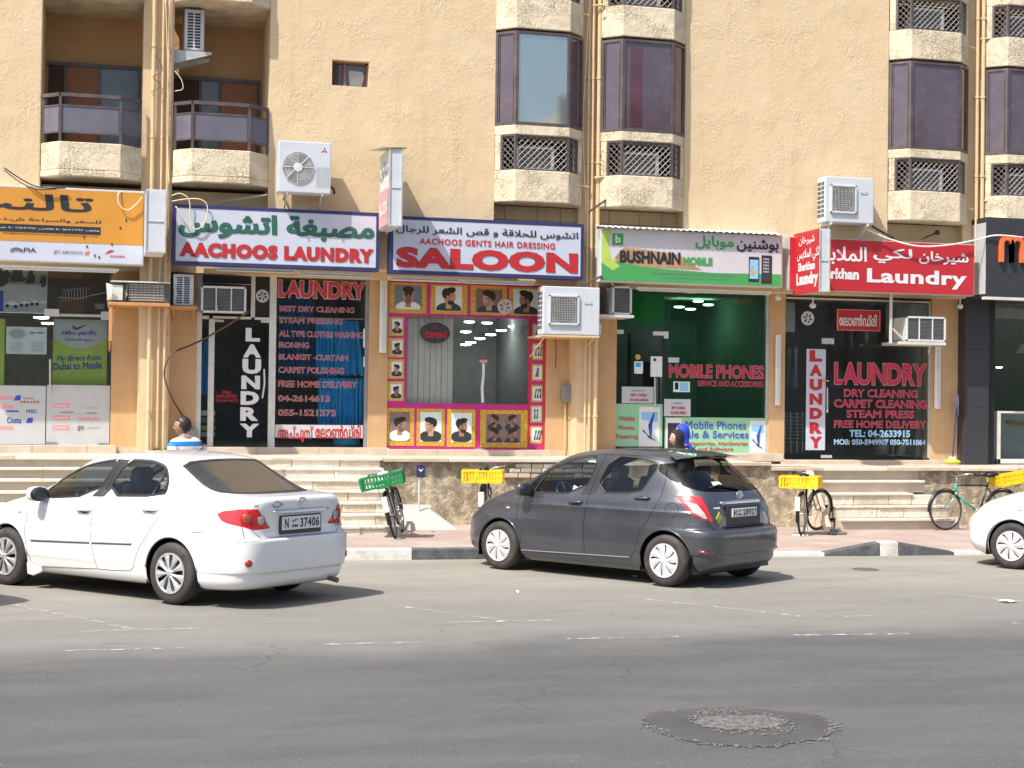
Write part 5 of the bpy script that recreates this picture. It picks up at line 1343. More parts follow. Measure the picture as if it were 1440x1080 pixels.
drape(t,'curtain',390,398,440,530,1.05,'blue_dim',.05,8,seed=1); drape(t,'curtain',444,447,486,532,1.12,'blue_cloth',.05,7,seed=2); drape(t,'curtain',480,451,504,528,.98,'blue_cloth',.06,4,flare=.25,seed=3)
drape(t,'curtain',448,531,515,612,1.0,'blue_cloth',.05,12,seed=4); part('curtain_rail',G().tube([at(388,529,y=1.0),at(516,532,y=1.0)],.012,6),'black',t)
drape(t,'curtain',281,480,293,555,.95,'blue_cloth',.03,3,seed=5)
g=G(); c=at(487,622,y=1.0); g.sphere((c.x,1.0,c.z),.2,14,sc=(1.2,.8,.6)); part('laundry_bag',g,'blue_cloth',t,smooth=True)
for k,(py,m) in enumerate(((612,'lgrey'),(603,'lime'),(592,'grey'),(582,'paper'),(570,'curtain_brown'))):
    c=at(288,py,y=1.0); part('folded_cloth',G().box(c.x-.12,c.x+.16,.85,1.2,c.z-.03,c.z+.06),m,t,bevel=.02)
for (l,tp,r,bt) in ((511,462,515,489),(511,502,515,516)): sheet(t,'paper_note',(l,tp),(r,bt),YL,'paper')
# ---- saloon
x0,x1=X(542,600,G0),X(767,600,G0); zb=1.27
t=thing('shopfront','magenta framed saloon shopfront covered with gold framed haircut pictures around a dark window','shopfront',(6,.6,1.2))
room(t,x0,x1,zb); sill(t,x0,x1+.03,1.17,zb,y0=.32)
a=at(543.5,392.5,y=YG); b=at(766.5,633.5,y=YG); o0=at(572,444,y=YG); o1=at(744.5,569,y=YG)
A0x=X(544,520,YG); 
g=G(); yy=YG-.012
g.box(A0x,b.x,yy,YG,o0.z,a.z); g.box(A0x,b.x,yy,YG,zb,o1.z); g.box(A0x,o0.x,yy,YG,o1.z,o0.z); g.box(o1.x,b.x,yy,YG,o1.z,o0.z)
part('vinyl_panel',g,'magenta',t)
pane(t,(572,444),(744.5,569)); mframe(t,(((540.5,392),(543.8,633)),((766,395),(768.5,634.5))),'text_red2',y0=YG-.03,name='edge_frame')
g=G(); 
for l,r in ((655,666),): prect(g,(568,570),(570,571),yy-.001)
mframe(t,(((669,572),(670,632)),((743.5,446),(745,632))),'text_crimson',y0=YG-.0135,y1=YG-.011,name='door_joint')
sheet(t,'patch_fitting',(669,630),(683,634),YG-.03,'grey',.03); sheet(t,'patch_fitting',(731,631),(744,635),YG-.03,'grey',.03)
# pictures: frame, ground, generic head
def oval(g,c,rx,rz,y,n=14,mi=0,rot=0,a0=0,a1=2*PI):
    pts=[]
    for i in range(n):
        a=a0+(a1-a0)*i/(n-1 if a1-a0<6.2 else n); u=rx*math.cos(a); v=rz*math.sin(a); pts.append((c[0]+u*math.cos(rot)-v*math.sin(rot),y,c[1]+u*math.sin(rot)+v*math.cos(rot)))
    g.poly(pts,mi)
def head(g,cx,cz,s,y,face=1,tilt=0,style=0):
    """flat printed head: 0 skin, 1 hair, 2 shirt, 3 shade"""
    oval(g,(cx,cz-.95*s),1.0*s,.55*s,y-.0002,14,2)
    g.quad((cx-.22*s,y-.0004,cz-.9*s),(cx+.22*s,y-.0004,cz-.9*s),(cx+.22*s,y-.0004,cz-.2*s),(cx-.22*s,y-.0004,cz-.2*s),0)
    oval(g,(cx+.07*s*face,cz-.02*s),.46*s,.62*s,y-.0006,16,0,tilt)
    oval(g,(cx+.16*s*face,cz-.44*s),.26*s,.17*s,y-.0008,12,1 if style%3==1 else 3,tilt)
    oval(g,(cx-.02*s*face,cz-.05*s),.18*s,.38*s,y-.00075,10,3,tilt)
    g.poly([(cx+face*.40*s,y-.0009,cz+.12*s),(cx+face*.56*s,y-.0009,cz-.08*s),(cx+face*.38*s,y-.0009,cz-.12*s)],0)
    oval(g,(cx-.24*s*face,cz+.26*s),.30*s,.40*s,y-.0010,14,1,tilt)
    oval(g,(cx+.10*s*face,cz+.48*s),.46*s,.25*s,y-.0012,12,1,.25*face+tilt)
    oval(g,(cx-.10*s*face,cz-.02*s),.08*s,.13*s,y-.0014,8,0)
    g.quad((cx+.22*s*face,y-.0014,cz-.30*s),(cx+.42*s*face,y-.0014,cz-.30*s),(cx+.40*s*face,y-.0014,cz-.25*s),(cx+.24*s*face,y-.0014,cz-.25*s),3)
    if face: g.quad((cx+.15*s*face,y-.0014,cz+.06*s),(cx+.34*s*face,y-.0014,cz+.06*s),(cx+.34*s*face,y-.0014,cz+.10*s),(cx+.15*s*face,y-.0014,cz+.10*s),1)
PY=YG-.014
def picture(fr,ph,bgm,style,skin='skin2',gold='gold',grp=None,face=1,lb=None,tool=False):
    a=at(fr[0],fr[1],y=PY); b=at(fr[2],fr[3],y=PY); c=at(ph[0],ph[1],y=PY-.004); d_=at(ph[2],ph[3],y=PY-.004)
    p=part('picture_frame',G().box(a.x,b.x,PY-.004,PY,b.z,a.z),gold,t,label=lb)
    s=part('print',G().quad((c.x,PY-.006,d_.z),(d_.x,PY-.006,d_.z),(d_.x,PY-.006,c.z),(c.x,PY-.006,c.z)),bgm,p)
    w=d_.x-c.x; h=c.z-d_.z; g=G(); cx=(c.x+d_.x)/2; cz=(c.z+d_.z)/2
    if tool:
        rr=random.Random(style); 
        for k in range(2+style%2):
            x_=cx+(k-.5)*w*.28; g.tube([(x_-w*.08,PY-.008,cz-h*.34),(x_+rr.uniform(-.1,.1)*w,PY-.008,cz+h*.05),(x_+w*rr.uniform(-.1,.2),PY-.008,cz+h*.34)],[w*.10,w*.04,w*.09],4)
        part('printed_tool',g,'text_black',p); return
    hs=[(cx,cz,min(w,h)*.54,face)] if style<9 else [(c.x+w*(.25+.5*i),d_.z+h*(.27+.48*j),min(w,h)*.27,1 if i else -1) for i in (0,1) for j in (0,1)]
    for k,(hx,hz,s_,f) in enumerate(hs): head(g,hx,hz+s_*.12,s_,PY-.0065,f,(.15 if style==2 else 0),style+k)
    # keep every point inside the print
    g.v=[(min(max(v[0],c.x+.002),d_.x-.002),v[1],min(max(v[2],d_.z+.002),c.z-.002)) for v in g.v]
    part('printed_head',g,[skin,'hair','text_white' if style in(0,7) else 'charcoal','skin3' if skin=='skin' else 'skin'],p)
def q4(l,tp,r,bt): return (520+l/4,380+tp/4,520+r/4,380+bt/4)
picture(q4(112,68,318,245),q4(140,82,292,222),'blue_pane',0,'skin',label if False else 'gold',face=0)
picture(q4(343,78,548,250),q4(370,88,518,230),'photo_bg',1,'skin2',face=1)
picture(q4(568,85,770,255),q4(597,105,745,240),'photo_bg2',2,'skin2',face=-1)
picture(q4(785,95,972,260),q4(808,105,952,250),'photo_bg',4,'skin',face=-1)
for k,(f,p_) in enumerate((((108,262,190,370),(126,275,182,355)),((105,380,190,490),(126,395,182,475)),((100,500,190,610),(122,515,180,598)),((98,625,190,735),(118,640,178,722)))): picture(q4(*f),q4(*p_),'photo_bg',3+k,('skin2','skin','skin2','skin')[k],'gold2',face=(-1,1,-1,1)[k])
for k,(f,p_) in enumerate((((915,300,975,390),(922,310,968,378)),((915,410,972,505),(921,420,967,495)),((912,528,972,622),(920,538,966,612)),((910,645,970,742),(918,655,964,732)),((905,760,970,858),(914,770,962,848)),((903,878,968,975),(912,888,960,965)))): picture(q4(*f),q4(*p_),'photo_bg',k,gold='gold2',tool=True)
picture(q4(95,775,248,988),q4(112,795,225,962),'photo_bg2',0,'skin',face=1); picture(q4(265,778,420,990),q4(285,798,402,965),'photo_bg',2,'skin2',face=-1)
picture(q4(435,782,592,995),q4(460,802,572,968),'photo_bg',4,'skin',face=1); picture(q4(622,785,885,998),q4(655,808,848,970),'photo_bg2',9,'skin',face=1)
# blinds, lamp pattern and things inside the saloon
g=G(); xb0=X(572,500,.80); xb1=X(637.5,500,.80); n=8
for k in range(n):
    u0=xb0+(xb1-xb0)*k/n; u1=xb0+(xb1-xb0)*(k+1)/n; g.box(u0+.004,u1-.006,.80+.012*(k%2),.806+.012*(k%2),Z(600,569,.8)-.1,Z(600,444,.8)+.1)
part('vertical_blind',g,'white_blind',t)
c=at(612,468,y=YL-.02); M=Matrix.Translation((c.x,YL,c.z))@Matrix.Rotation(PI/2,4,'X')@Matrix.Diagonal((1,.68,1,1))
op=part('open_sign',G().lathe([(0,.03),(.255,.03),(.262,.02),(.262,0)],M,36),'charcoal',t)
letters('OPEN',op,(c.x-.18,YL-.033,c.z-.09),.36,.10,'text_red',bold=.05)
g=G()
for k,(dx,dz) in enumerate(((-.19,.03),(0,.10),(.19,.02))): g.tube([(c.x+dx+.035*math.cos(a),YL-.035,c.z+dz+.03*math.sin(a)) for a in [2*PI*i/12 for i in range(12)]],.006,4,close=True)
part('neon_curl',g,'text_red',op)
vent(t,710,431,10.5)
lit(t,((660,452),(685,453.5),(705,464),(722,458.5),(739,452),(675,475.5),(655,466),(690,470),(662,481),(655,484)),2.9,.10)
g=G(); c=at(676,461,y=1.3); g.box(c.x-.11,c.x+.13,1.3,1.4,c.z-.06,c.z+.07); c=at(738.5,464,y=.9); g.box(c.x-.08,c.x+.08,.9,1.,c.z-.05,c.z+.06); part('wall_unit',g,'lgrey',t)
g=G(); a_=at(680,508,y=.60); g.cbox((a_.x,.60,a_.z),(.13,.03,.05)); part('handle_tag',g,'text_pink',t); part('handle',G().tube([at(680,511,y=.60),at(680,527,y=.58),at(678,545,y=.56),at(679,566,y=.60)],.026,8),'white_paint',t)
# ---- mobile phone shop
x0,x1=X(866,600,G0),X(1081,600,G0); zb=1.225
t=thing('shopfront','dark green glass mobile phone shopfront with mint banners along the bottom','shopfront',(10,.6,1.2))
room(t,x0,x1,zb,'room_green'); sill(t,x0-.1,x1+.2,1.12,zb)
d=pane(t,(866.5,455.5),(934,630),name='door_pane'); pane(t,(866.5,408),(934,455),m='bright_green' if False else 'green_glass',name='transom_pane'); pane(t,(935.5,411),(1080.5,640),m='green_glass')
sheet(t,'coloured_film',(885,412),(934,455),YG+.012,'deep_green')
mframe(t,(((866,454.5),(935,456.5)),),'dgrey',y0=YG-.01,y1=YG+.02); mframe(t,(((1078.5,412),(1081.5,640)),),'alu',y0=YG-.03)
mframe(t,(((932.5,465),(935.5,630)),),'black',y0=YG-.005,y1=YG+.02,name='door_edge')
sheet(t,'patch_fitting',(866,463.5),(877,469.5),YG-.02,'white_paint',.03); sheet(t,'patch_fitting',(918.5,466),(940,472),YG-.02,'white_paint',.03); sheet(t,'patch_fitting',(934,466),(940,476),YG-.021,'white_paint',.03)
def phonepic(tt,l,tp,r,bt,dark=False,y=YL-.004):
    p=sheet(tt,'phone_picture',(l,tp),(r,bt),y-.003,'text_white',.003)
    w=r-l; h=bt-tp; s=sheet(p,'screen',(l+w*.1,tp+h*.13),(r-w*.1,bt-h*.13),y-.005,'charcoal' if dark else 'photo_bg',.0015)
    if not dark:
        a=at(l+w*.1,tp+h*.13,y=y-.006); b=at(r-w*.1,bt-h*.13,y=y-.006); W_=b.x-a.x; H_=a.z-b.z
        g=G(); g.poly([(a.x,y-.0065,a.z),(b.x,y-.0065,a.z),(b.x,y-.0065,a.z-H_*.35),(a.x,y-.0065,a.z-H_*.25)],1)
        for k in range(5): g.tube([(a.x+W_*.1,y-.009,b.z+H_*(.42-.02*k)),(a.x+W_*(.5+.03*k),y-.009,b.z+H_*.12),(a.x+W_*.9,y-.009,b.z+H_*.02)],[.002,.007,.002],4,0)
        for k in range(4): g.tube([(a.x+W_*(.75+.02*k),y-.009,a.z-H_*.02),(a.x+W_*(.45+.06*k),y-.009,b.z+H_*.55),(a.x+W_*(.55+.03*k),y-.009,b.z+H_*.12)],[.003,.009,.002],4,2)
        part('screen_print',g,['charcoal','text_sky','text_blue'],s)
b1=sheet(t,'banner',(865.5,567.5),(931,628),YL,'mint'); phonepic(b1,899,572,927.5,628)
for tx,(l,tp,r,bt) in (('Mobile',(869.6,585,893.7,592)),('Phones.',(868.5,598,894.5,604.5)),('Repairing',(865.8,610.5,897.5,618.5))): ptl(tx,b1,(l+1,tp),(r-1,bt),YL-.004,'text_red',bold=.014,outline=.016,om='text_white')
b2=sheet(t,'banner',(935,586.5),(1080,640.5),YL,'mint'); phonepic(b2,937,588,958,640,True); phonepic(b2,1054.5,591.5,1076,637)
for tx,m,(l,tp,r,bt) in (('Mobile Phones','text_blue',(963.6,592,1049.5,603.5)),('Sale & Services','text_blue',(958,605.5,1052.6,616.3)),('Accessories, Hardwares','text_red',(959,620.5,1051,627)),('and Software','text_red',(981,628.6,1031,634))): ptl(tx,b2,(l,tp),(r,bt),YL-.004,m,bold=.018,outline=.016,om='text_white')
for (l,tp,r,bt) in ((874.5,543.5,919,567.3),(934,561,971,585.5)):
    p=sheet(t,'sim_notice',(l,tp),(r,bt),YL-.001,'banner_grey'); w=r-l; h=bt-tp
    ptl('SIM CARD',p,(l+w*.28,tp+h*.42),(l+w*.80,tp+h*.60),YL-.004,'text_crimson',bold=.04); ptl('AVAILABLE',p,(l+w*.24,tp+h*.70),(l+w*.84,tp+h*.88),YL-.004,'text_crimson',bold=.04); scrib(p,(l+w*.32,tp+h*.30),(l+w*.74,tp+h*.18),YL-.004,'text_grey',7)
ptl('MOBILE PHONES',t,(941,512),(1074,533),YL,'text_crimson',bold=.024,outline=.020,om='text_pink'); ptl('SERVICE AND ACCESSORIES',t,(981,535),(1073,544.3),YL,'text_crimson',bold=.008,outline=.018,om='text_pink')
sheet(t,'sticker',(940,502.5),(955,510),YL,'banner_grey'); p=sheet(t,'sticker',(947,536.5),(970,551.5),YL,'paper'); sheet(p,'sticker_print',(949,538),(954,548),YL-.002,'black',.001); sheet(p,'sticker_print',(956,538),(968,550),YL-.002,'text_sky',.001)
c=at(897,502,y=YL); p=part('sticker',G().disc((c.x,YL-.001,c.z),.05,n=20),'gold2',t)
p=sheet(t,'sticker',(892,508),(904,525.5),YL,'paper'); sheet(p,'sticker_print',(894,510),(901,516),YL-.002,'bike_green' if False else 'blue_cloth',.001)
p=sheet(t,'notice',(915,501),(931,530),YL,'paper'); sheet(p,'sticker_print',(919,504),(923,508),YL-.002,'charcoal',.001)
part('handle',G().tube([at(921,531,y=.57),at(921,574,y=.57)],.016,8),'alu',d); part('handle',G().tube([at(924,531,y=.70),at(924,572,y=.70)],.012,8),'alu',d)
lit(t,((982,423),(1010,415),(955,431),(971,434),(996,428)),2.6,.10)
g=G()
for k,(px,py,w,h,m) in enumerate(((905,520,.3,.7,0),(1045,468,.55,.12,0),(1050,480,.5,.1,0),(915,545,.2,.5,1))):
    c=at(px,py,y=3.2); g.box(c.x-w,c.x+w,3.1,3.3,c.z-h,c.z+h,m)
part('shop_fitting',g,['dgrey','lgrey'],t)
# ---- red laundry
x0,x1=X(1103,600,G0),X(1309,600,G0); zb=1.115
t=thing('shopfront','frameless glass front of the red laundry with crimson window lettering and a white vertical sign','shopfront',(13,.6,1.0))
room(t,x0,x1,zb); sill(t,x0-.15,x1+.1,1.04,zb)
d=pane(t,(1103,423),(1167,641),name='door_pane'); pane(t,(1168,424),(1307,643.5))
mframe(t,(((1103,419.5),(1308,424)),),'alu_white',y0=YG-.02); mframe(t,(((1307,426),(1310.5,644)),),'alu',y0=YG-.03)
sheet(t,'patch_fitting',(1156,475.5),(1173,484),YG-.02,'alu',.03); sheet(t,'patch_fitting',(1155,640),(1170,644),YG-.02,'alu',.03)
sheet(t,'side_wall_panel',(1103,425),(1118,467),YG+.3,'lgrey',.01); sheet(t,'back_panel',(1246,425),(1306,478),YG+.2,'room_grey',.01); sheet(t,'side_wall_panel',(1289,478),(1307,643),YG+.3,'grey',.01)
vent(t,1135.5,447.5,10); 
p=sheet(t,'shop_plate',(1176.5,434.5),(1238.5,466),YL-.001,'sign_red'); mframe(p,(((1177.5,435.5),(1237.5,436.3)),((1177.5,464.2),(1237.5,465)),((1177.5,435.5),(1178.3,465)),((1236.8,435.5),(1237.5,465))),'text_pink',y0=YL-.004,y1=YL-.002,name='border')
ptl('േലാൺഡ്രി',p,(1180,441),(1233,459.5),YL-.003,'text_white',bold=.02)
p=sheet(t,'vertical_sign',(1134.3,490.5),(1160,633),YL-.001,'sign_white')
for k,ch in enumerate('LAUNDRY'): tp=492.5+k*20.2; ptl(ch,p,(1138.5,tp),(1156,tp+16.3),YL-.004,'text_red',bold=.075)
part('handle',G().tube([at(1163.5,545,y=.60),at(1163.5,580,y=.60)],.014,8),'alu',d); c=at(1161,535.5,y=.6); part('latch',G().cbox((c.x,.6,c.z),(.12,.03,.025)),'orange_wood',d)
for tx,m,(l,tp,r,bt) in (('LAUNDRY','text_crimson',(1173.5,509.5,1303,543)),('DRY CLEANING','text_crimson',(1187,547,1290.5,559.5)),('CARPET CLEANING','text_crimson',(1173,561.5,1303,574.5)),('STEAM PRESS','text_crimson',(1190.5,576.5,1285.5,588.3)),('FREE HOME DELIVERY','text_crimson',(1173,591,1302,602.5)),('TEL: 04-2633915','text_sky',(1194.5,604.5,1279.5,615)),('MOB: 050-5949907 050-7511064','text_sky',(1173,617.5,1301.5,626))): ptl(tx,t,(l,tp),(r,bt),YL,m,bold=.016 if tp>544 else .034,outline=.018,om='text_pink' if m!='text_sky' else 'text_white')
g=G(); a_=at(1265,640,y=1.6); b_=at(1300,550,y=1.4); g.tube([a_,b_],.085,14); part('carpet_roll',g,'white_blind',t,smooth=True); c=at(1240,632,y=1.5); part('carpet_roll',G().tube([(c.x,1.5,c.z-.1),(c.x+.02,1.5,c.z+.25)],.12,14),'step_beige',t,smooth=True)
g=G()
for k in range(9): a_=at(1104,581+k*5,y=1.0); b_=at(1129,582+k*5,y=1.0); g.tube([a_,b_],.006,4)
for px in (1104,1112,1121,1129): g.tube([at(px,579,y=1.0),at(px,637,y=1.0)],.009,4)
part('wire_rack',g,'lgrey',t)
for k,m in enumerate(('grey','blue_pane','lgrey')): drape(t,'hanging_clothes',1106+k*4,488,1113+k*4,545,1.1+k*.05,m,.03,2,seed=k)
g=G(); 
for px in (1256,1290): g.tube([at(px,626,y=1.2),at(px,643,y=1.2)],.01,5)
g.tube([at(1250,640,y=1.2),at(1292,641,y=1.2)],.01,5); part('stool',g,'lgrey',t)
# ---- black tiled shop
t=thing('shopfront','black tiled shopfront with a white framed low cabinet window at the right edge','shopfront',(17,.6,1.0))
xA,xB,xC=X(1357,520,.35),X(1391,520,.35),X(1403,520,.35)
for k in range(3): part('black_tile',G().box(xA,xB-.004,.35,.90,1.04+k*1.07,1.04+k*1.07+1.066),'charcoal',t,bevel=.003)
part('inner_jamb',G().box(xB,xC,.45,.90,1.04,4.3),'black',t)
room(t,xC,xC+4,1.06,'room_green')
part('window_pane',G().box(xC,xC+4,.66,.668,1.1,4.2),'shop_glass',t)
part('head_panel',G().box(xC,xC+4,.70,.72,Z(1420,448,.7),Z(1420,427,.7)),'grey',t)
a=at(1403,578,y=.5); b=at(1440,650,y=.5)
mf=G(); mf.box(a.x,a.x+3,.5,.56,a.z-.04,a.z).box(a.x,a.x+.07,.5,.56,1.06,a.z-.04).box(a.x,a.x+3,.5,.56,1.06,b.z+.06); part('cabinet_frame',mf,'alu_white',t,bevel=.004)
part('cabinet_pane',G().box(a.x+.07,a.x+3,.53,.538,b.z+.06,a.z-.04),'shop_glass',t); part('cabinet_back',G().box(a.x+.05,a.x+3,.9,.95,1.08,a.z),'frosted',t); part('tool_on_shelf',G().tube([at(1416,593,y=.85),at(1440,596,y=.85)],.03,6),'orange_wood',t)
lit(t,((1405,516),),1.6,.06)
g=G(); c=at(1437,492,y=1.8); g.lathe([(.02,.12),(.14,-.06)],Matrix.Translation(c),14); part('pendant_lamp',g,'frosted',t)
# ------------------------------------------------------------------ cars
def pchip(xs,ys,x):
    n=len(xs)
    if x<=xs[0]: return ys[0]
    if x>=xs[-1]: return ys[-1]
    h=[xs[i+1]-xs[i] for i in range(n-1)]; d=[(ys[i+1]-ys[i])/h[i] for i in range(n-1)]
    def m(i):
        if i==0: return d[0]
        if i==n-1: return d[-1]
        if d[i-1]*d[i]<=0: return 0
        w1=2*h[i]+h[i-1]; w2=h[i]+2*h[i-1]; return (w1+w2)/(w1/d[i-1]+w2/d[i])
    for i in range(n-1):
        if x<=xs[i+1]:
            t=(x-xs[i])/h[i]; return (2*t**3-3*t*t+1)*ys[i]+(t**3-2*t*t+t)*h[i]*m(i)+(-2*t**3+3*t*t)*ys[i+1]+(t**3-t*t)*h[i]*m(i+1)
def shell(lv,nth=120,sub=4):
    """body surface from stacked plan contours: rows of (z, rear x, front x, half width, rear exponent, front exponent, centre x)"""
    n=len(lv); ks=list(range(n)); g=G(); rows=[]
    for i in range((n-1)*sub+1):
        u=i/sub; rows.append([pchip(ks,[l[c] for l in lv],u) for c in range(7)])
    for (z,xr,xf,w,nr,nf,xm) in rows:
        for j in range(nth):
            a=2*PI*(j+.5)/nth; nn=nf if math.cos(a)>0 else nr
            qd=int(a//(PI/2)); t_=(a-qd*PI/2)/(PI/2); kk=max(1,nn/3.0); t_=t_**kk/(t_**kk+(1-t_)**kk); a=(qd+t_)*PI/2
            c=math.cos(a); s=math.sin(a); A=(xf-xm) if c>0 else (xm-xr)
            x=xm+math.copysign(A*abs(c)**(2/nn),c); y=math.copysign(w*abs(s)**(2/nn),s); g.v.append((x,y,z))
    R=len(rows)
    for i in range(R-1):
        for j in range(nth):
            j2=(j+1)%nth; g.f.append((i*nth+j,i*nth+j2,(i+1)*nth+j2,(i+1)*nth+j)); g.m.append(0)
    g.f.append(tuple((R-1)*nth+j for j in range(nth))); g.m.append(0)
    return g
def bm_from(g):
    me=bpy.data.meshes.new('body_source'); me.from_pydata(g.v,[],g.f); bm=bmesh.new(); bm.from_mesh(me); bpy.data.meshes.remove(me)
    bm.faces.ensure_lookup_table(); return bm
def resample(poly,mx=.12):
    out=[]
    for i,p in enumerate(poly):
        q=poly[(i+1)%len(poly)]; k=max(1,int(math.dist(p,q)/mx)); out+=[(p[0]+(q[0]-p[0])*t/k,p[1]+(q[1]-p[1])*t/k) for t in range(k)]
    return out
def smoothpoly(p,it=1):
    for _ in range(it):
        o=[]
        for i in range(len(p)):
            a,b=p[i],p[(i+1)%len(p)]; o+=[(a[0]*.75+b[0]*.25,a[1]*.75+b[1]*.25),(a[0]*.25+b[0]*.75,a[1]*.25+b[1]*.75)]
        p=o
    return p
AX={'L':(lambda v:(v.x,v.z),Vector((0,1,0)),lambda v:v.y>.2),
    'R':(lambda v:(v.x,v.z),Vector((0,1,0)),lambda v:v.y<-.2),
    'B':(lambda v:(v.y,v.z),Vector((1,0,0)),lambda v:v.x<.62),
    'F':(lambda v:(v.y,v.z),Vector((1,0,0)),lambda v:v.x>1.3),
    'BL':(lambda v:((v.x+v.y)*.70711,v.z),Vector((-1,1,0)).normalized(),lambda v:v.x<0.1 and v.y>0.1),
    'BR':(lambda v:((v.x-v.y)*.70711,v.z),Vector((-1,-1,0)).normalized(),lambda v:v.x<0.1 and v.y<-0.1),
    'FL':(lambda v:((v.x-v.y)*.70711,v.z),Vector((1,1,0)).normalized(),lambda v:v.x>1.5 and v.y>0.1),
    'FR':(lambda v:((v.x+v.y)*.70711,v.z),Vector((1,-1,0)).normalized(),lambda v:v.x>1.5 and v.y<-0.1)}
def cut(bm,ax,poly,tag,lay,flt=None,over=(0,)):
    pj,ed,ok=AX[ax]; P=resample(poly); n=len(P)
    def base(v):
        return ok(v) and (flt is None or flt(v))
    for i in range(n):
        a,b=P[i],P[(i+1)%n]
        # 3D direction of the segment in the projected plane
        if ax in 'LR': d=Vector((b[0]-a[0],0,b[1]-a[1])); co=Vector((a[0],0,a[1]))
        elif ax in 'BF': d=Vector((0,b[0]-a[0],b[1]-a[1])); co=Vector((0,a[0],a[1]))
        else:
            sg=1 if ax in('BL','FR') else -1; U=Vector((.70711,.70711*sg,0)); d=U*(b[0]-a[0])+Vector((0,0,b[1]-a[1])); co=U*a[0]+Vector((0,0,a[1]))
        if d.length<1e-6: continue
        nrm=d.cross(ed).normalized()
        x0,x1=min(a[0],b[0])-.004,max(a[0],b[0])+.004; y0,y1=min(a[1],b[1])-.004,max(a[1],b[1])+.004
        fs=[]
        for f in bm.faces:
            if f[lay] not in over: continue
            c=f.calc_center_median()
            if not base(c): continue
            q=[pj(v.co) for v in f.verts]
            if max(p[0] for p in q)<x0 or min(p[0] for p in q)>x1 or max(p[1] for p in q)<y0 or min(p[1] for p in q)>y1: continue
            fs.append(f)
        if not fs: continue
        geom=list({e for f in fs for e in f.edges})+list({v for f in fs for v in f.verts})+fs
        bmesh.ops.bisect_plane(bm,geom=geom,dist=1e-5,plane_co=co,plane_no=nrm)
    k=0
    for f in bm.faces:
        if f[lay] in over:
            c=f.calc_center_median()
            if base(c) and inside(pj(c),poly): f[lay]=tag; k+=1
    return k
def split_mesh(bm,lay,tag,name,m,parent,inset=0,smooth=True,label=None):
    b=bm.copy(); b.normal_update(); l=b.faces.layers.int['tag']
    ix=b.verts.layers.int.new('keep'); b.verts.ensure_lookup_table(); b.verts.index_update()
    nl=[v.normal.copy() for v in b.verts]
    for v in b.verts: v[ix]=v.index
    bmesh.ops.delete(b,geom=[f for f in b.faces if f[b.faces.layers.int['tag']]!=tag],context='FACES')
    for f in b.faces: f.smooth=smooth
    ix=b.verts.layers.int['keep']
    N_=[nl[v[ix]] for v in b.verts]
    if inset:
        for v,n in zip(b.verts,N_): v.co-=n*inset
    me=bpy.data.meshes.new(name); b.to_mesh(me); b.free()
    if len(N_): me.normals_split_custom_set_from_vertices(N_)
    me.materials.append(MAT[m]); o=bpy.data.objects.new(name,me); COL.objects.link(o); o.parent=parent; ORG[o.name]=(0,0,0)
    if label: o['label']=label
    return o
def wheel(parent,x,y,r,w,style,side):
    """side +1 left"""
    M=Matrix.Translation((x,y,r))@Matrix.Rotation(-side*PI/2,4,'X')      # local +z points outward
    g=G(); rr=r; ri=r*.66; pr=[(ri,-w),(r*.86,-w*1.0),(r*.955,-w*.93),(r*.995,-w*.72),(r,-w*.5),(r*.995,-w*.26),(r*.96,-w*.07),(r*.88,0.004),(r*.76,.006),(ri,-.004)]
    g.lathe(pr,M,48)
    root=bpy.data.objects.new('wheel',None); COL.objects.link(root); root.parent=parent; root.empty_display_size=.1; ORG[root.name]=(0,0,0)
    part('tyre',g,'rubber',root,smooth=True,local=True,angle=1)
    g=G()
    for q in (.35,.5,.65): g.lathe([(r*.999,-w*q-.004),(r*.978,-w*q-.003),(r*.978,-w*q+.003),(r*.999,-w*q+.004)],M,40)
    part('tread_groove',g,'black',root,local=True)
    part('brake_drum',G().lathe([(0,-.05),(ri*.97,-.05),(ri,-.004)],M,32),'black',root,local=True)
    m='silver' if style==9 else 'silver_bright'; g=G()
    rh=ri*.985
    g.lathe([(rh,-.006),(rh*1.0,.008),(rh*.93,.010),(rh*.90,.004)],M,48); g.lathe([(0,.020),(rh*.13,.020),(rh*.17,.014),(rh*.24,.006)],M,24)
    n=9 if style==9 else 8
    for k in range(n):
        a0=2*PI*k/n+.1
        if style==9: prof=[(.16,-.24,.24),(.45,-.16,.16),(.75,-.20,.20),(.95,-.245,.245)]; tw=0
        else: prof=[(.16,-.38,.40),(.42,-.345,.29),(.70,-.31,.32),(.95,-.26,.40)]; tw=.12
        L_=[];R_2=[]
        for (q,al,ar) in prof:
            z=.018-.012*q; aa=a0+tw*q
            L_.append(M@Vector((rh*q*math.cos(aa+al),rh*q*math.sin(aa+al),z-.004))); R_2.append(M@Vector((rh*q*math.cos(aa+ar),rh*q*math.sin(aa+ar),z-.004)))
        mid=[M@Vector((rh*q*math.cos(a0+tw*q+(al+ar)/2),rh*q*math.sin(a0+tw*q+(al+ar)/2),.024-.012*q)) for (q,al,ar) in prof]
        for i in range(3):
            g.quad(L_[i],mid[i],mid[i+1],L_[i+1]); g.quad(mid[i],R_2[i],R_2[i+1],mid[i+1])
        for E in (L_,R_2):
            low=[p-(M.to_3x3()@Vector((0,0,.03))) for p in E]
            for i in range(3): g.quad(E[i],E[i+1],low[i+1],low[i])
    part('wheel_cover',g,m,root,local=True)
    return root
def surf(bvh,o,d,off=.0015):
    h=bvh.ray_cast(Vector(o),Vector(d),4.0)
    if h[0] is None: return None
    n=h[1]; 
    if n.dot(Vector(d))>0: n=-n
    return h[0]+n*off
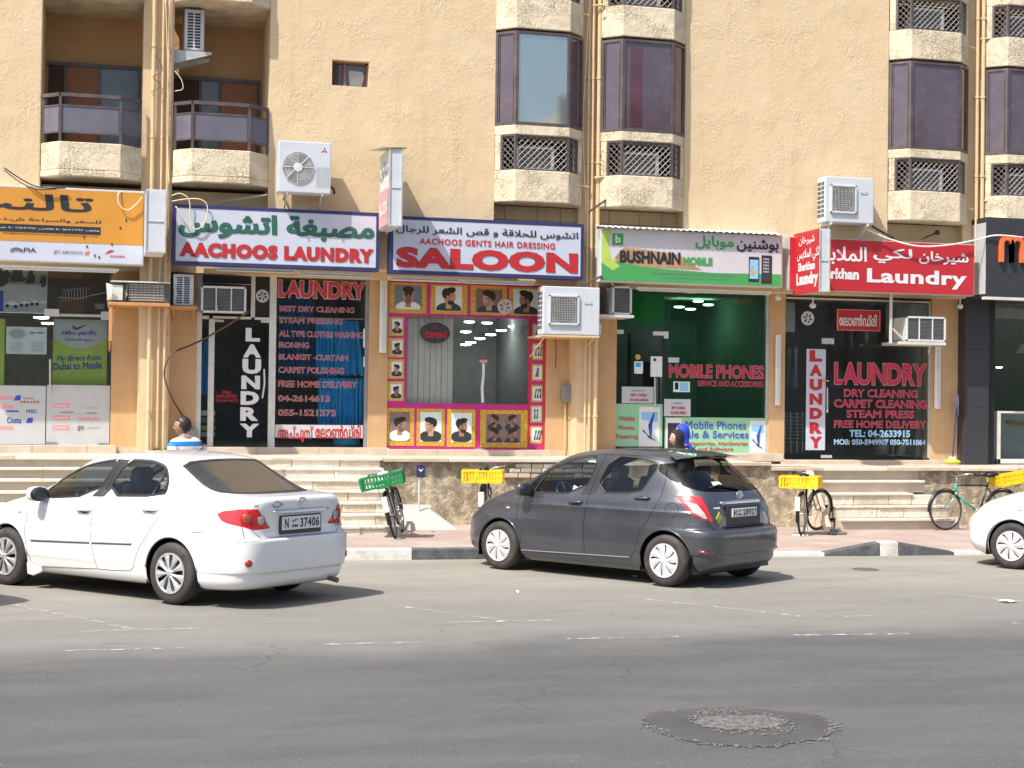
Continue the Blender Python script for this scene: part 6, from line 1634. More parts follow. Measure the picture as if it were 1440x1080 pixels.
def seam(bvh,ax,pts,r=.0035,close=False):
    P=[]; n=len(pts)
    for i in range(n if close else n-1):
        a,b=pts[i],pts[(i+1)%n]; k=max(1,int(math.dist(a,b)/.04)); P+=[(a[0]+(b[0]-a[0])*t/k,a[1]+(b[1]-a[1])*t/k) for t in range(k)]
    if not close: P.append(pts[-1])
    Q=[]
    for u,v in P:
        if ax=='L': q=surf(bvh,(u,2,v),(0,-1,0),0)
        elif ax=='R': q=surf(bvh,(u,-2,v),(0,1,0),0)
        elif ax=='B': q=surf(bvh,(-3,u,v),(1,0,0),0)
        elif ax=='F': q=surf(bvh,(5,u,v),(-1,0,0),0)
        elif ax=='T': q=surf(bvh,(u,v,3),(0,0,-1),0)
        if q is not None: Q.append(q)
    return Q
CARP=dict(
sedan=dict(levels=[
 (.17,-.70,3.30,.76,7,4.8,1.3),(.20,-.86,3.42,.82,8,4.6,1.3),(.27,-.93,3.50,.855,8.5,4.4,1.3),(.345,-.945,3.52,.868,8.5,4.3,1.3),(.365,-.972,3.53,.873,8.5,4.2,1.3),(.47,-.990,3.545,.880,8.5,4.0,1.3),(.58,-.998,3.54,.883,8.5,3.9,1.3),(.672,-.995,3.50,.884,8.5,3.8,1.3),
 (.692,-.978,3.48,.884,8.3,3.7,1.3),(.705,-.942,3.46,.882,8.0,3.7,1.3),(.80,-.930,3.36,.878,7.6,3.5,1.3),(.88,-.935,3.10,.870,7.2,3.5,1.3),(.95,-.945,2.80,.855,7.0,3.6,1.3),(1.00,-.952,2.55,.838,6.8,4,1.3),(1.045,-.955,2.42,.812,6.6,4,1.25),
 (1.08,-.945,2.33,.785,6.4,4.2,1.2),(1.098,-.90,2.29,.765,6.2,4.4,1.15),(1.110,-.78,2.26,.757,5.8,4.5,1.1),(1.128,-.57,2.22,.748,5.2,4.5,1.05),(1.18,-.43,2.12,.732,5.0,4.6,1.0),(1.28,-.21,1.92,.700,4.8,4.6,.95),
 (1.38,.0,1.71,.658,4.6,4.6,.90),(1.435,.12,1.56,.622,4.4,4.4,.88),(1.468,.25,1.42,.575,3.8,3.8,.86),(1.492,.42,1.27,.475,3.1,3.0,.86),(1.508,.60,1.12,.30,2.4,2.4,.86),(1.514,.76,.96,.10,2,2,.86)],
 fglass=[(2.08,.988),(2.02,1.125),(1.79,1.25),(1.525,1.336),(1.285,1.382),(1.045,1.41),(1.235,1.048)],
 rglass=[(.90,1.412),(1.085,1.055),(.225,1.089),(.222,1.18),(.240,1.245),(.315,1.35),(.43,1.392),(.604,1.412)],
 fr='sedan',wb=2.60,track=.865,r=.3175,w=.20,style=9,arch=.362,hw=.88),
hatch=dict(levels=[
 (.15,-.36,3.10,.74,6,5,1.2),(.20,-.48,3.20,.795,7,5.2,1.2),(.29,-.555,3.27,.828,8,5.2,1.2),(.37,-.562,3.29,.838,8,5.0,1.2),(.39,-.590,3.30,.842,8,4.8,1.2),(.48,-.600,3.305,.846,8,4.6,1.2),(.58,-.602,3.30,.848,8,4.5,1.2),(.640,-.590,3.27,.848,7.6,4.3,1.2),
 (.660,-.560,3.26,.848,7.4,4.2,1.2),(.676,-.520,3.24,.847,7.2,4.1,1.2),(.78,-.515,3.15,.843,6.6,3.7,1.2),(.850,-.508,3.04,.847,6.3,3.6,1.2),(.872,-.503,2.99,.836,6.2,3.5,1.2),(.95,-.485,2.76,.826,5.8,3.5,1.2),(1.0,-.465,2.56,.808,5.4,3.8,1.2),(1.05,-.44,2.42,.788,5.2,4,1.2),
 (1.12,-.385,2.30,.765,5.0,4.4,1.15),(1.23,-.265,2.10,.735,4.8,4.5,1.1),(1.345,-.12,1.90,.695,4.7,4.5,1.05),(1.43,-.01,1.72,.655,4.6,4.4,1.0),(1.475,.05,1.58,.62,4.4,4.0,.95),(1.508,.14,1.42,.555,4,3.5,.9),
 (1.528,.27,1.22,.45,3.4,3,.85),(1.542,.42,1.04,.32,2.8,2.6,.8),(1.548,.56,.9,.15,2,2,.75)],
 fglass=[(2.17,.988),(2.10,1.08),(1.82,1.262),(1.62,1.337),(1.39,1.41),(1.05,1.455),(1.215,1.006)],
 rglass=[(.885,1.460),(1.045,1.024),(.395,1.054),(.325,1.17),(.215,1.358),(.30,1.405),(.46,1.445)],
 fr='hatch',wb=2.51,track=.835,r=.30,w=.185,style=8,arch=.345,hw=.8475))
def build_car(kind,label,pos,head_deg,paint,plate,dark_interior=False,root_name='parked_car'):
    C=CARP[kind]; sed=kind=='sedan'
    t=thing(root_name,label,'car',(0,0,0),(0,0,0.0001),group='parked cars')
    bm=bm_from(shell(C['levels'])); lay=bm.faces.layers.int.new('tag'); lay=bm.faces.layers.int['tag']
    for f in bm.faces: f[lay]=0
    bm.normal_update(); bvh=BVHTree.FromBMesh(bm)
    wb=C['wb']; ra=C['arch']; r=C['r']
    def arch(cx,top=1.0):
        return [(cx+ra*math.cos(a),r-.005+ra*math.sin(a)*top) for a in [PI*k/24 for k in range(25)]]+[(cx-ra,-.2),(cx+ra,-.2)]
    for s in 'LR':
        for cx in (0,wb): cut(bm,s,arch(cx),99,lay,flt=lambda v:v.z<.75 and abs(v.y)>.45)
    FG=smoothpoly(C['fglass'],1); RG=smoothpoly(C['rglass'],1)
    # black window surround first, glass inside it
    def grow(p,d): return offset(p if area(p)>0 else p[::-1],d)
    for s in 'LR':
        for gl in (FG,RG): cut(bm,s,grow(gl,.022),20 if s=='L' else 22,lay,flt=lambda v:v.z>.9)
        # pillar between the windows is blacked out
        b0=(max(p[0] for p in RG if p[1]<1.1)-.03,1.03); 
        cut(bm,s,[(C['rglass'][0][0]-.02,C['rglass'][0][1]+.012),(C['rglass'][1][0]-.02,C['rglass'][1][1]-.02),(C['fglass'][-1][0]+.02,C['fglass'][-1][1]-.02),(C['fglass'][-2][0]+.02,C['fglass'][-2][1]+.016)],20 if s=='L' else 22,lay,flt=lambda v:v.z>.9)
        cut(bm,s,FG,31 if s=='L' else 35,lay,flt=lambda v:v.z>.9,over=(20,22)); cut(bm,s,RG,32 if s=='L' else 36,lay,flt=lambda v:v.z>.9,over=(20,22))
    if sed:
        cut(bm,'F',smoothpoly([(-.60,1.06),(.60,1.06),(.58,1.20),(.50,1.425),(-.50,1.425),(-.58,1.20)],1),33,lay,flt=lambda v:v.x>1.2 and v.z>1.02 and v.z<1.45)
        RW=smoothpoly([(-.60,1.14),(-.3,1.132),(.3,1.132),(.60,1.14),(.625,1.17),(.60,1.28),(.56,1.405),(.25,1.43),(-.25,1.43),(-.56,1.405),(-.60,1.28),(-.625,1.17)],1)
        cut(bm,'B',grow(RW,.015),21,lay,flt=lambda v:v.z>1.10 and v.x<.42); cut(bm,'B',RW,34,lay,flt=lambda v:v.z>1.10 and v.x<.42,over=(21,))
        TL=[(.165,.937),(.11,.968),(-.061,.992),(-.234,.992),(-.357,.795),(-.193,.783),(-.098,.815),(.061,.848),(.118,.872)]
        TLi=[(.02,.998),(-.222,.993),(-.343,.80),(-.178,.786),(-.02,.80),(.035,.90)]
        cut(bm,'BL',TL,40,lay,flt=lambda v:v.z>.7); cut(bm,'BR',[(a,b) for a,b in TL],41,lay,flt=lambda v:v.z>.7)
        LID=[(-.665,1.094),(-.68,.99),(-.645,.777),(-.565,.703),(.565,.703),(.645,.777),(.68,.99),(.665,1.094)]
        cut(bm,'B',LID,50,lay,flt=lambda v:v.x<-.55)
    else:
        cut(bm,'F',smoothpoly([(-.62,1.09),(.62,1.09),(.60,1.2),(.53,1.46),(-.53,1.46),(-.60,1.2)],1),33,lay,flt=lambda v:v.x>1.2 and v.z>1.02 and v.z<1.49)
        RW=[(-.66,1.11),(-.50,1.078),(.50,1.078),(.66,1.11),(.70,1.25),(.63,1.435),(-.63,1.435),(-.70,1.25)]
        cut(bm,'B',smoothpoly(RW,1),34,lay,flt=lambda v:v.x<.35 and v.z>1.02)
        TL=[(.466,1.035),(.353,1.045),(.198,1.035),(.070,.765),(.117,.762),(.307,.835),(.406,.945)]
        cut(bm,'BL',TL,40,lay,flt=lambda v:v.z>.7); cut(bm,'BR',TL,41,lay,flt=lambda v:v.z>.7)
        cut(bm,'BL',[(.375,.965),(.255,.955),(.125,.790),(.177,.795),(.301,.862)],42,lay,flt=lambda v:v.z>.7,over=(40,))
        cut(bm,'BR',[(.375,.965),(.255,.955),(.125,.790),(.177,.795),(.301,.862)],43,lay,flt=lambda v:v.z>.7,over=(41,))
        LID=[(-.69,1.065),(-.645,.73),(-.58,.668),(.58,.668),(.645,.73),(.69,1.065)]
        cut(bm,'B',LID,50,lay,flt=lambda v:v.x<-.2)
    HL=[(1.72,.92),(2.0,.88),(2.30,.76),(2.42,.66),(2.20,.66),(1.9,.75)] if not sed else [(1.70,.87),(2.0,.86),(2.30,.76),(2.45,.66),(2.2,.66),(1.9,.72)]
    cut(bm,'FL',HL,44,lay,flt=lambda v:v.z>.5); cut(bm,'FR',HL,45,lay,flt=lambda v:v.z>.5)
    # doors and bumpers
    if sed:
        FD=[(2.205,.985),(2.225,.875),(2.275,.66),(2.255,.47),(2.21,.36),(2.165,.275),(1.98,.244),(1.102,.284),(1.175,.523),(1.205,.71),(1.165,.90),(1.15,.99),(1.10,1.10),(1.0,1.44),(1.30,1.41),(1.56,1.36),(1.83,1.275),(2.06,1.15)]
        RD=[(1.15,.99),(1.165,.90),(1.205,.71),(1.175,.523),(1.102,.284),(.86,.286),(.60,.30),(.552,.337),(.475,.516),(.297,.736),(.15,.91),(.155,1.07),(.19,1.25),(.27,1.37),(.42,1.42),(.65,1.438),(1.0,1.44),(1.10,1.10)]
        BR_=[(-.66,.700),(-1.3,.700),(-1.3,.05),(-.66,.05)]
    else:
        FD=[(2.235,1.00),(2.203,.95),(2.224,.774),(2.232,.554),(2.205,.381),(2.145,.262),(1.5,.262),(1.16,.27),(1.159,.325),(1.165,.704),(1.115,1.0),(1.0,1.475),(1.40,1.435),(1.64,1.36),(1.85,1.28),(2.12,1.10)]
        RD=[(1.115,1.0),(1.165,.704),(1.159,.325),(1.16,.27),(.52,.275),(.418,.378),(.351,.60),(.202,.80),(.096,1.009),(.085,1.2),(.12,1.39),(.22,1.43),(.46,1.468),(.70,1.476),(1.0,1.475)]
        BR_=[(-.10,.72),(-.35,.655),(-1.3,.655),(-1.3,.05),(-.30,.05),(-.335,.34)]
    for s in 'LR':
        cut(bm,s,FD,11 if s=='L' else 12,lay,flt=lambda v:abs(v.y)>.3); cut(bm,s,RD,13 if s=='L' else 14,lay,flt=lambda v:abs(v.y)>.3)
    cut(bm,'L',BR_,15,lay); cut(bm,'R',BR_,15,lay)
    for f in bm.faces:
        c=f.calc_center_median()
        if f[lay]==0 and c.x<-.3 and c.z<.66 and abs(c.y)<=.21: f[lay]=15
    P=lambda tag,name,m,inset=0,label=None,parent=t:split_mesh(bm,lay,tag,name,m,parent,inset,label=label)
    body=P(0,'body',paint); body['label']='painted body shell'
    P(20,'window_surround','plastic_black'); P(22,'window_surround','plastic_black')
    if sed: P(21,'window_seal','plastic_black')
    gm='car_glass'
    bm.faces.ensure_lookup_table()
    doors={}
    for tag,nm in ((11,'door'),(13,'door'),(12,'door'),(14,'door')): doors[tag]=P(tag,nm,paint)
    P(15,'rear_bumper',paint)
    [P(k_,'side_window',gm,.004) for k_ in (31,32,35,36)]; P(33,'windscreen',gm,.004)
    P(34,'rear_window','backlight_dusty' if sed else 'car_glass_dark',.004,)
    tls=[P(40,'tail_light','lens_red',.001),P(41,'tail_light','lens_red',.001)]
    for h in (44,45): P(h,'headlight','lens_clear',.002)
    if not sed: P(42,'lamp_lens','lens_clear',-.001,parent=tls[0]); P(43,'lamp_lens','lens_clear',-.001,parent=tls[1])
    lid=P(50,'boot_lid' if sed else 'tailgate',paint)
    # seams
    g=G()
    for poly,ax,cl in ((FD,'L',True),(RD,'L',True),(FD,'R',True),(RD,'R',True),(LID,'B',False)):
        q=seam(bvh,ax,poly,close=cl)
        if len(q)>2: g.tube(q,.0032 if sed else .0038,4,close=cl,cap=False)
    if sed:
        q=seam(bvh,'B',[(-.80,.672),(-.5,.695),(.5,.695),(.80,.672)]); g.tube(q,.003,4)
        q=seam(bvh,'T',[(-.88,.735),(-.30,.70)]); g.tube(q,.003,4); q=seam(bvh,'T',[(-.88,-.735),(-.30,-.70)]); g.tube(q,.003,4)
        q=seam(bvh,'L',[(-.48,.748),(-.30,.746)]); g.tube(q,.003,4)
    else:
        q=seam(bvh,'L',[(-.5,.76),(-.30,.72),(-.20,.64)]); g.tube(q,.003,4)
        q=seam(bvh,'L',[(-.074+.085*math.cos(a),.878+.078*math.sin(a)) for a in [2*PI*k/20 for k in range(20)]],close=True); g.tube(q,.003,4,close=True)
        for yy in (-.28,.28):
            q=seam(bvh,'B',[(yy+.07*math.cos(a),.53+.05*math.sin(a)) for a in [PI*k/10 for k in range(11)]]); g.tube(q,.003,4)
    q=seam(bvh,'L',[(2.7,.62),(2.85,.70),(2.95,.80)]); g.tube(q,.003,4) if len(q)>1 else None
    part('panel_gap',g,'black',t,local=True)
    # window edge rubber
    g=G()
    for s in 'LR':
        for gl in (FG,RG):
            q=seam(bvh,s,gl,close=True); g.tube(q,.006,5,close=True)
    part('window_rubber',g,'plastic_black',t,local=True)
    g=G()
    for s,sy in (('L',1),('R',-1)):
        if sed: q=seam(bvh,s,[(.385,1.085),(.30,1.30)]); g.tube(q,.008,5)
        else: q=seam(bvh,s,[(1.985,1.0),(1.86,1.20)]); g.tube(q,.010,5)
    part('window_divider',g,'plastic_black',t,local=True)
    # wheel wells, arch lips
    for cx in (0,wb):
        for sy in (1,-1):
            g=G(); y1=sy*(C['hw']-.035); y0=sy*.42
            for k in range(20):
                a,b=PI*k/20,PI*(k+1)/20; rr=ra+.012
                p=lambda ang,y:(cx+rr*math.cos(ang),y,r+rr*math.sin(ang))
                g.quad(p(a,y0),p(b,y0),p(b,y1),p(a,y1))
            g.poly([(cx+ra*1.03*math.cos(PI*k/20),y0,r+ra*1.03*math.sin(PI*k/20)) for k in range(21)]+[(cx-ra,y0,.12),(cx+ra,y0,.12)])
            for e in (-1,1): g.quad((cx+e*(ra+.012),y0,r),(cx+e*(ra+.012),y1,r),(cx+e*(ra+.012),y1,.16),(cx+e*(ra+.012),y0,.16))
            part('wheel_well',g,'black',t,local=True)
    zf=.17
    g=G(); g.box(-.72 if sed else -.35,wb+.55,-.42,.42,zf,.34); g.box(.42,wb-.42,-.74,.74,zf-.0,.36); g.box(wb+.42,wb+.50,-.45,.45,zf,.4); g.box((-.75 if sed else -.42),-.42 if sed else -.36,-.52,.52,zf+.06,.38)
    part('underbody',g,'black',t,local=True)
    # arch lip
    g=G()
    for s in 'LR':
        for cx in (0,wb):
            q=seam(bvh,s,[(cx+(ra+.008)*math.cos(a),r+(ra+.008)*math.sin(a)) for a in [PI*k/24 for k in range(1,24)]]); g.tube(q,.010,6)
    part('arch_lip',g,paint,t,local=True,smooth=True)
    for cx in (0,wb):
        for sy in (1,-1): wheel(t,cx,sy*(C['track']+.01),r,C['w'],C['style'],sy)
    # mirrors
    mx,my,mz=(2.0,.93,1.03) if sed else (2.06,.90,1.02)
    for sy in (1,-1):
        M=Matrix.Translation((mx,sy*(my),mz))@Matrix.Rotation(sy*R_(-12),4,'Z')
        g=G(); g.sphere((0,0,0),1,18,sc=(.085,.115,.080),M=None); g.v=[(math.copysign(abs(v[0]/.085)**.75*.085,v[0]),math.copysign(abs(v[1]/.115)**.65*.115,v[1]),math.copysign(abs(v[2]/.08)**.65*.080,v[2])) for v in g.v]; g.v=[tuple(M@Vector((max(v[0],-.05) if True else v[0],v[1],v[2]))) for v in g.v]
        mi=part('wing_mirror',g,paint if sed else paint,t,smooth=True,local=True)
        g=G(); g.sphere((0,0,0),1,18,sc=(.02,.108,.078)); g.v=[tuple(M@Vector((v[0]-.052,v[1],v[2]))) for v in g.v]; part('mirror_back','' or g,'plastic_black',mi,smooth=True,local=True)
        g=G(); g.sphere((0,0,0),1,14,sc=(.006,.09,.062)); g.v=[tuple(M@Vector((v[0]-.073,v[1],v[2]))) for v in g.v]; part('mirror_glass',g,'charcoal',mi,smooth=True,local=True)
        part('mirror_arm',G().tube([(mx+.0,sy*(my-.06),mz-.05),(mx+.02,sy*(my-.17),mz-.06)],.03,8),'plastic_black',mi,local=True)
    # door handles
    hs=[(1.31,.888),(.32,.937)] if sed else [(1.30,.90),(.34,.993)]
    for sy,s in ((1,'L'),(-1,'R')):
        for k,(hx,hz) in enumerate(hs):
            q=surf(bvh,(hx,2*sy,hz),(0,-sy,0),0)
            if q is None: continue
            dr=doors[{(1,0):11,(1,1):13,(-1,0):12,(-1,1):14}[(sy,k)]]
            g=G(); g.tube([q+Vector((.115,-sy*.004,-.005)),q+Vector((.09,sy*.022,.002)),q+Vector((-.07,sy*.026,.004)),q+Vector((-.11,-sy*.002,.002))],[.012,.016,.015,.010],8)
            part('handle',g,paint,dr,smooth=True,local=True)
            g=G(); g.sphere((q.x,q.y-sy*.006,q.z-.014),1,14,sc=(.095,.014,.040)); part('handle_cup',g,'dgrey' if sed else 'plastic_black',dr,smooth=True,local=True)
    # side indicator, mouldings
    for sy,s in ((1,'L'),(-1,'R')):
        q=surf(bvh,(2.395,2*sy,.815 if sed else .774),(0,-sy,0),0)
        if q is not None: part('side_indicator',G().sphere(q,1,12,sc=(.035,.010,.016)),'lens_clear',t,smooth=True,local=True)
        if sed:
            P_=seam(bvh,s,[(2.16,.535),(1.21,.567)]); P2=seam(bvh,s,[(1.165,.568),(.565,.592)])
            for pp in (P_,P2):
                g=G()
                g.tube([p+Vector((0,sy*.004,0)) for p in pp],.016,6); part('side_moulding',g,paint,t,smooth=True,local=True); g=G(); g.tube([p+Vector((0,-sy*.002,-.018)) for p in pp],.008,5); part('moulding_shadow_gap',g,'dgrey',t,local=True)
        else:
            pp=seam(bvh,s,[(2.15,.270),(1.3,.285),(.50,.303)]); part('sill_strip',G().tube([p+Vector((0,sy*.001,0)) for p in pp],.006,5),'chrome',t,local=True)
    # mud skirts
    for sy in (1,-1):
        if sed:
            g=G(); g.prism([(2.235,sy*.845,.28),(2.22,sy*.845,.15),(2.12,sy*.845,.14),(1.98,sy*.845,.19),(2.0,sy*.845,.25)],(0,sy*.03,0)); part('mud_skirt',g,paint,t,bevel=.012,local=True)
    # rear details
    def onrear(u,v,off=.002): return surf(bvh,(-3,u,v),(1,0,0),off)
    if sed:
        pz0,pz1=.755,.90; py0,py1=-.285,.285; q=onrear(0,.83); xx=q.x-.022
        pl=part('number_plate',G().box(xx,xx+.03,py0-.02,py1+.02,pz0-.03,pz1+.012),'charcoal',t,bevel=.006,local=True)
        part('plate_face',G().box(xx-.004,xx-.0005,py0,py1,pz0+.012,pz1),'plate_white',pl,local=True)
        kr=dict(ux=(0,-1,0),uz=(0,0,1),n=(-1,0,0),local=True)
        letters(plate[0],pl,(xx-.004,py1-.04,pz0+.03),.055,.095,'text_black',bold=.025,**kr); letters(plate[1],pl,(xx-.004,py1-.265,pz0+.03),.285,.095,'text_black',bold=.022,sp=1.1,**kr)
        letters(arab('دبي'),pl,(xx-.004,py1-.14,pz0+.085),.09,.038,'text_black',bold=.03,**kr); letters('DUBAI',pl,(xx-.004,py1-.14,pz0+.035),.09,.03,'text_black',bold=.04,**kr)
        g=G(); Q=[onrear(y,.955,.008) for y in [-.41+.82*k/16 for k in range(17)]]; g.tube(Q,[.012]+[.024]*15+[.012],8); part('chrome_bar',g,'chrome',lid,smooth=True,local=True)
        ec=onrear(.0,1.045,.006); rx_,rz_=.062,.043
    else:
        pz0,pz1=.795,.892; py0,py1=-.26,.26; q=onrear(0,.84); xx=q.x-.012
        part('plate_recess',G().box(xx+.002,xx+.02,-.36,.36,.70,.925),'plastic_black',lid,bevel=.006,local=True)
        pl=part('number_plate',G().box(xx-.012,xx,py0,py1,pz0,pz1),'plate_white',t,bevel=.003,local=True); xx-=.012
        kr=dict(ux=(0,-1,0),uz=(0,0,1),n=(-1,0,0),local=True)
        letters(plate[0],pl,(xx,py1-.03,pz0+.012),.05,.075,'text_black',bold=.025,**kr); letters(plate[1],pl,(xx,py1-.225,pz0+.012),.28,.075,'text_black',bold=.022,sp=1.1,**kr)
        letters(arab('دبي'),pl,(xx,py1-.105,pz0+.055),.09,.03,'text_black',bold=.03,**kr); letters('DUBAI',pl,(xx,py1-.105,pz0+.015),.09,.025,'text_black',bold=.04,**kr)
        g=G(); Q=[onrear(y,.958,.010) for y in [-.40+.84*k/16 for k in range(17)]]; g.tube(Q,[.010]+[.026]*15+[.012],8); part('chrome_bar',g,'chrome',lid,smooth=True,local=True)
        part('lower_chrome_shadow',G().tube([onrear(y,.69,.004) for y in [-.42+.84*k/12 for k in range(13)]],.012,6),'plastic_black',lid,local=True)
        ec=onrear(.0,1.035,.010); rx_,rz_=.065,.045
    g=G()
    def el(cy,cz,a,b,rr): g.tube([(ec.x-.004,ec.y+cy+a*math.cos(u),ec.z+cz+b*math.sin(u)) for u in [2*PI*k/24 for k in range(24)]],rr,5,close=True)
    el(0,0,rx_,rz_,.006); el(0,0,rx_*.34,rz_*.96,.005); el(0,rz_*.34,rx_*.72,rz_*.40,.005)
    part('emblem',g,'chrome',lid,smooth=True,local=True)
    if sed:
        letters('XLi',lid,(onrear(.60,1.01).x-.004,.66,1.005),.15,.03,'text_grey',bold=.03,**kr)
        q=onrear(.37,1.02,.004); g=G(); g.tube([(q.x,.43-.16*k/16,1.03+.030*math.sin(k/16*PI*1.15)) for k in range(17)],.005,4); g.tube([(q.x,.43-.16*k/16,1.03-.030*math.sin(k/16*PI*1.15)) for k in range(17)],.005,4); part('fish_emblem',g,'text_grey',lid,local=True)
        letters('COROLLA',lid,(onrear(-.50,1.05).x-.006,-.42,1.045),.19,.022,'chrome',bold=.03,**kr); letters('1.8',lid,(onrear(-.58,.78).x-.004,-.55,.765),.06,.025,'text_grey',bold=.04,**kr)
        # lamp details: amber centre, clear reversing lens
        for sy,tl_ in ((1,tls[0]),(-1,tls[1])):
            for (d_,z_,rr_,m_) in ((-.262,.878,.046,'lens_clear'),(-.128,.897,.050,'lens_orange')):
                U=Vector((.70711,.70711*sy,0)); n_=Vector((-.70711,.70711*sy,0)); o_=U*d_+Vector((0,0,z_))+n_*3
                h=bvh.ray_cast(o_,-n_,5)
                if h[0] is None: continue
                nn=h[1] if h[1].dot(n_)>0 else -h[1]; Mx=Matrix.Translation(h[0]+nn*.0)@nn.to_track_quat('Z','Y').to_matrix().to_4x4()
                part('lamp_lens',G().lathe([(rr_,0),(rr_*.95,.006),(rr_*.6,.010),(0,.011)],Mx,24),m_,tl_,smooth=True,local=True); part('lens_ring',G().lathe([(rr_*1.12,.0),(rr_*1.1,.006),(rr_,.007)],Mx,24),'lens_dark',tl_,smooth=True,local=True)
        for yy in (.735,-.735):
            q=onrear(yy*.985,.468,.0); 
            if q is not None:
                Mx=Matrix.Translation(q)@Matrix.Rotation(-PI/2,4,'Y')@Matrix.Rotation(0,4,'X'); n_=Vector((-.85,.5*(1 if yy>0 else -1),0)).normalized(); Mx=Matrix.Translation(q)@n_.to_track_quat('Z','Y').to_matrix().to_4x4()
                part('reflector',G().lathe([(.038,-.02),(.036,.008),(0,.010)],Mx,20),'lens_dark',t,smooth=True,local=True)
        part('exhaust',G().tube([(-.86,-.50,.23),(-1.00,-.52,.205)],.028,12),'dgrey',t,local=True)
    else:
        sp=G(); A=[(-.085,-.585,1.462),(-.125,-.40,1.478),(-.14,0,1.484),(-.125,.40,1.478),(-.085,.585,1.462)]; Bk=[(.14,-.56,1.496),(.20,-.38,1.522),(.23,0,1.531),(.20,.38,1.522),(.14,.56,1.496)]; Cc=[(.03,-.59,1.440),(-.02,-.40,1.446),(-.03,0,1.449),(-.02,.40,1.446),(.03,.59,1.440)]
        for i in range(4): sp.quad(A[i],A[i+1],Bk[i+1],Bk[i]); sp.quad(A[i+1],A[i],Cc[i],Cc[i+1])
        sp.poly([A[0],Bk[0],Cc[0]]); sp.poly([A[4],Cc[4],Bk[4]])
        part('roof_spoiler',sp,paint,t,smooth=False,bevel=.012,local=True)
        part('brake_lamp',G().box(-.134,-.12,-.14,.14,1.456,1.470),'lens_dark',t,local=True)
        wp=[onrear(y,z,.02) for y,z in ((-.10,1.085),(.05,1.12),(.30,1.145),(.48,1.12))]
        if all(w is not None for w in wp): part('rear_wiper',G().tube(wp,[.022,.014,.010,.006],6),'plastic_black',t,smooth=True,local=True)
        q=onrear(.49,.79,.0); part('diamond_sticker',G().prism([(q.x-.004,.49,.865),(q.x-.004,.425,.79),(q.x-.004,.49,.715),(q.x-.004,.555,.79)],(.008,0,0)),'sticker_yellow',lid,local=True)
        letters('YARIS',lid,(onrear(.5,.90).x-.006,.60,.898),.14,.022,'chrome',bold=.04,**kr)
        for sy in (1,-1):
            q0=[onrear(sy*y,z,.003) for y,z in ((.64,.40),(.50,.372))]; 
            U=Vector((-.6,.8*sy,0)).normalized(); pts=[]
            h1=bvh.ray_cast(Vector((-.44,.79*sy,.425))+U*2,-U,4)[0]; h2=bvh.ray_cast(Vector((-.53,.62*sy,.405))+U*2,-U,4)[0]
            if h1 and h2: part('reflector',G().tube([h1,h2],[.026,.014],8),'lens_dark',t,smooth=True,local=True)
        q=onrear(.30,1.13,.004)
        if q is not None: part('window_sticker',G().prism([onrear(.20,1.15,.006),onrear(.38,1.15,.006),onrear(.36,1.19,.006),onrear(.22,1.19,.006)],(-.001,0,0)),'paper',t,local=True)
        part('exhaust',G().tube([(-.40,-.45,.22),(-.50,-.45,.21)],.025,10),'dgrey',t,local=True)
        part('aerial',G().tube([(.22,0,1.53),(.14,0,1.60)],[.008,.004],6),'black',t,local=True)
        # clear lamp base of the front
    # interior
    g=G(); g.box(-.3,2.3,-.68,.68,.36,.40); g.box(1.95,2.35,-.66,.66,.40,.93); part('dashboard',g,'charcoal',t,bevel=.04,local=True)
    def seat(x,y,w=.5,hr=True):
        g=G(); g.cbox((x+.22,y,.58),(.52,w,.16)); M=Matrix.Rotation(R_(-16),3,'Y'); g.cbox((x-.07,y,.90),(.14,w,.60),M); s=part('seat',g,'seat_cloth',t,bevel=.05,local=True)
        if hr:
            for yy in ([y] if w<.8 else [y-.35,y+.35]):
                g=G(); g.cbox((x-.16,yy,1.245),(.10,.27,.19),M); part('headrest',g,'seat_grey',s,bevel=.045,local=True)
    seat(1.15,.37); seat(1.15,-.37); seat(.42 if sed else .45,0,1.2)
    Mx=Matrix.Translation((1.80,.37,.93))@Matrix.Rotation(R_(-62),4,'Y')
    g=G(); g.tube([tuple(Mx@Vector((.18*math.cos(a),.18*math.sin(a),0))) for a in [2*PI*k/24 for k in range(24)]],.016,8,close=True); g.tube([tuple(Mx@Vector((-.17,0,0))),tuple(Mx@Vector((.17,0,0)))],.018,6); g.tube([tuple(Mx@Vector((0,0,0))),tuple(Mx@Vector((0,0,-.3)))],.03,6); part('steering_wheel',g,'charcoal',t,local=True)
    if not sed:
        for k,(x_,m_) in enumerate(((1.36,'paper'),(1.27,'text_pink'))):
            q=surf(bvh,(x_,2,1.045),(0,-1,0),-.02)
            if q is not None: part('paper_slip',G().cbox(q,(.07,.004,.10),Matrix.Rotation(.5 if k else -.3,3,'Y')),m_,t,local=True)
        q=surf(bvh,(1.17,2,1.39),(0,-1,0),-.012)
        if q is not None: part('window_sticker',G().cbox(q,(.15,.003,.022)),'paper',t,local=True)
    bm.free()
    # place: rear-left tyre contact at pos
    a=R_(head_deg); fd=Vector((math.cos(a),math.sin(a),0)); lf=Vector((-math.sin(a),math.cos(a),0)); o=Vector((*pos,0))-lf*C['hw']
    t.location=o; t.rotation_euler=(0,0,a)
    return t
sedan=build_car('sedan','white four door saloon car with dusty rear window, parked nose-in at the left','' or (.7327,-9.3505),130.434,'car_white',('N','37406'))
hatch=build_car('hatch','dark grey five door hatchback parked nose-in before the mobile phone shop',(6.2523,-8.6618),124.156,'car_grey',('H','28927'))
white2=build_car('hatch','small white car cut off by the right edge, only nose and front wheel showing',(0,0),120,'car_white',('',''))
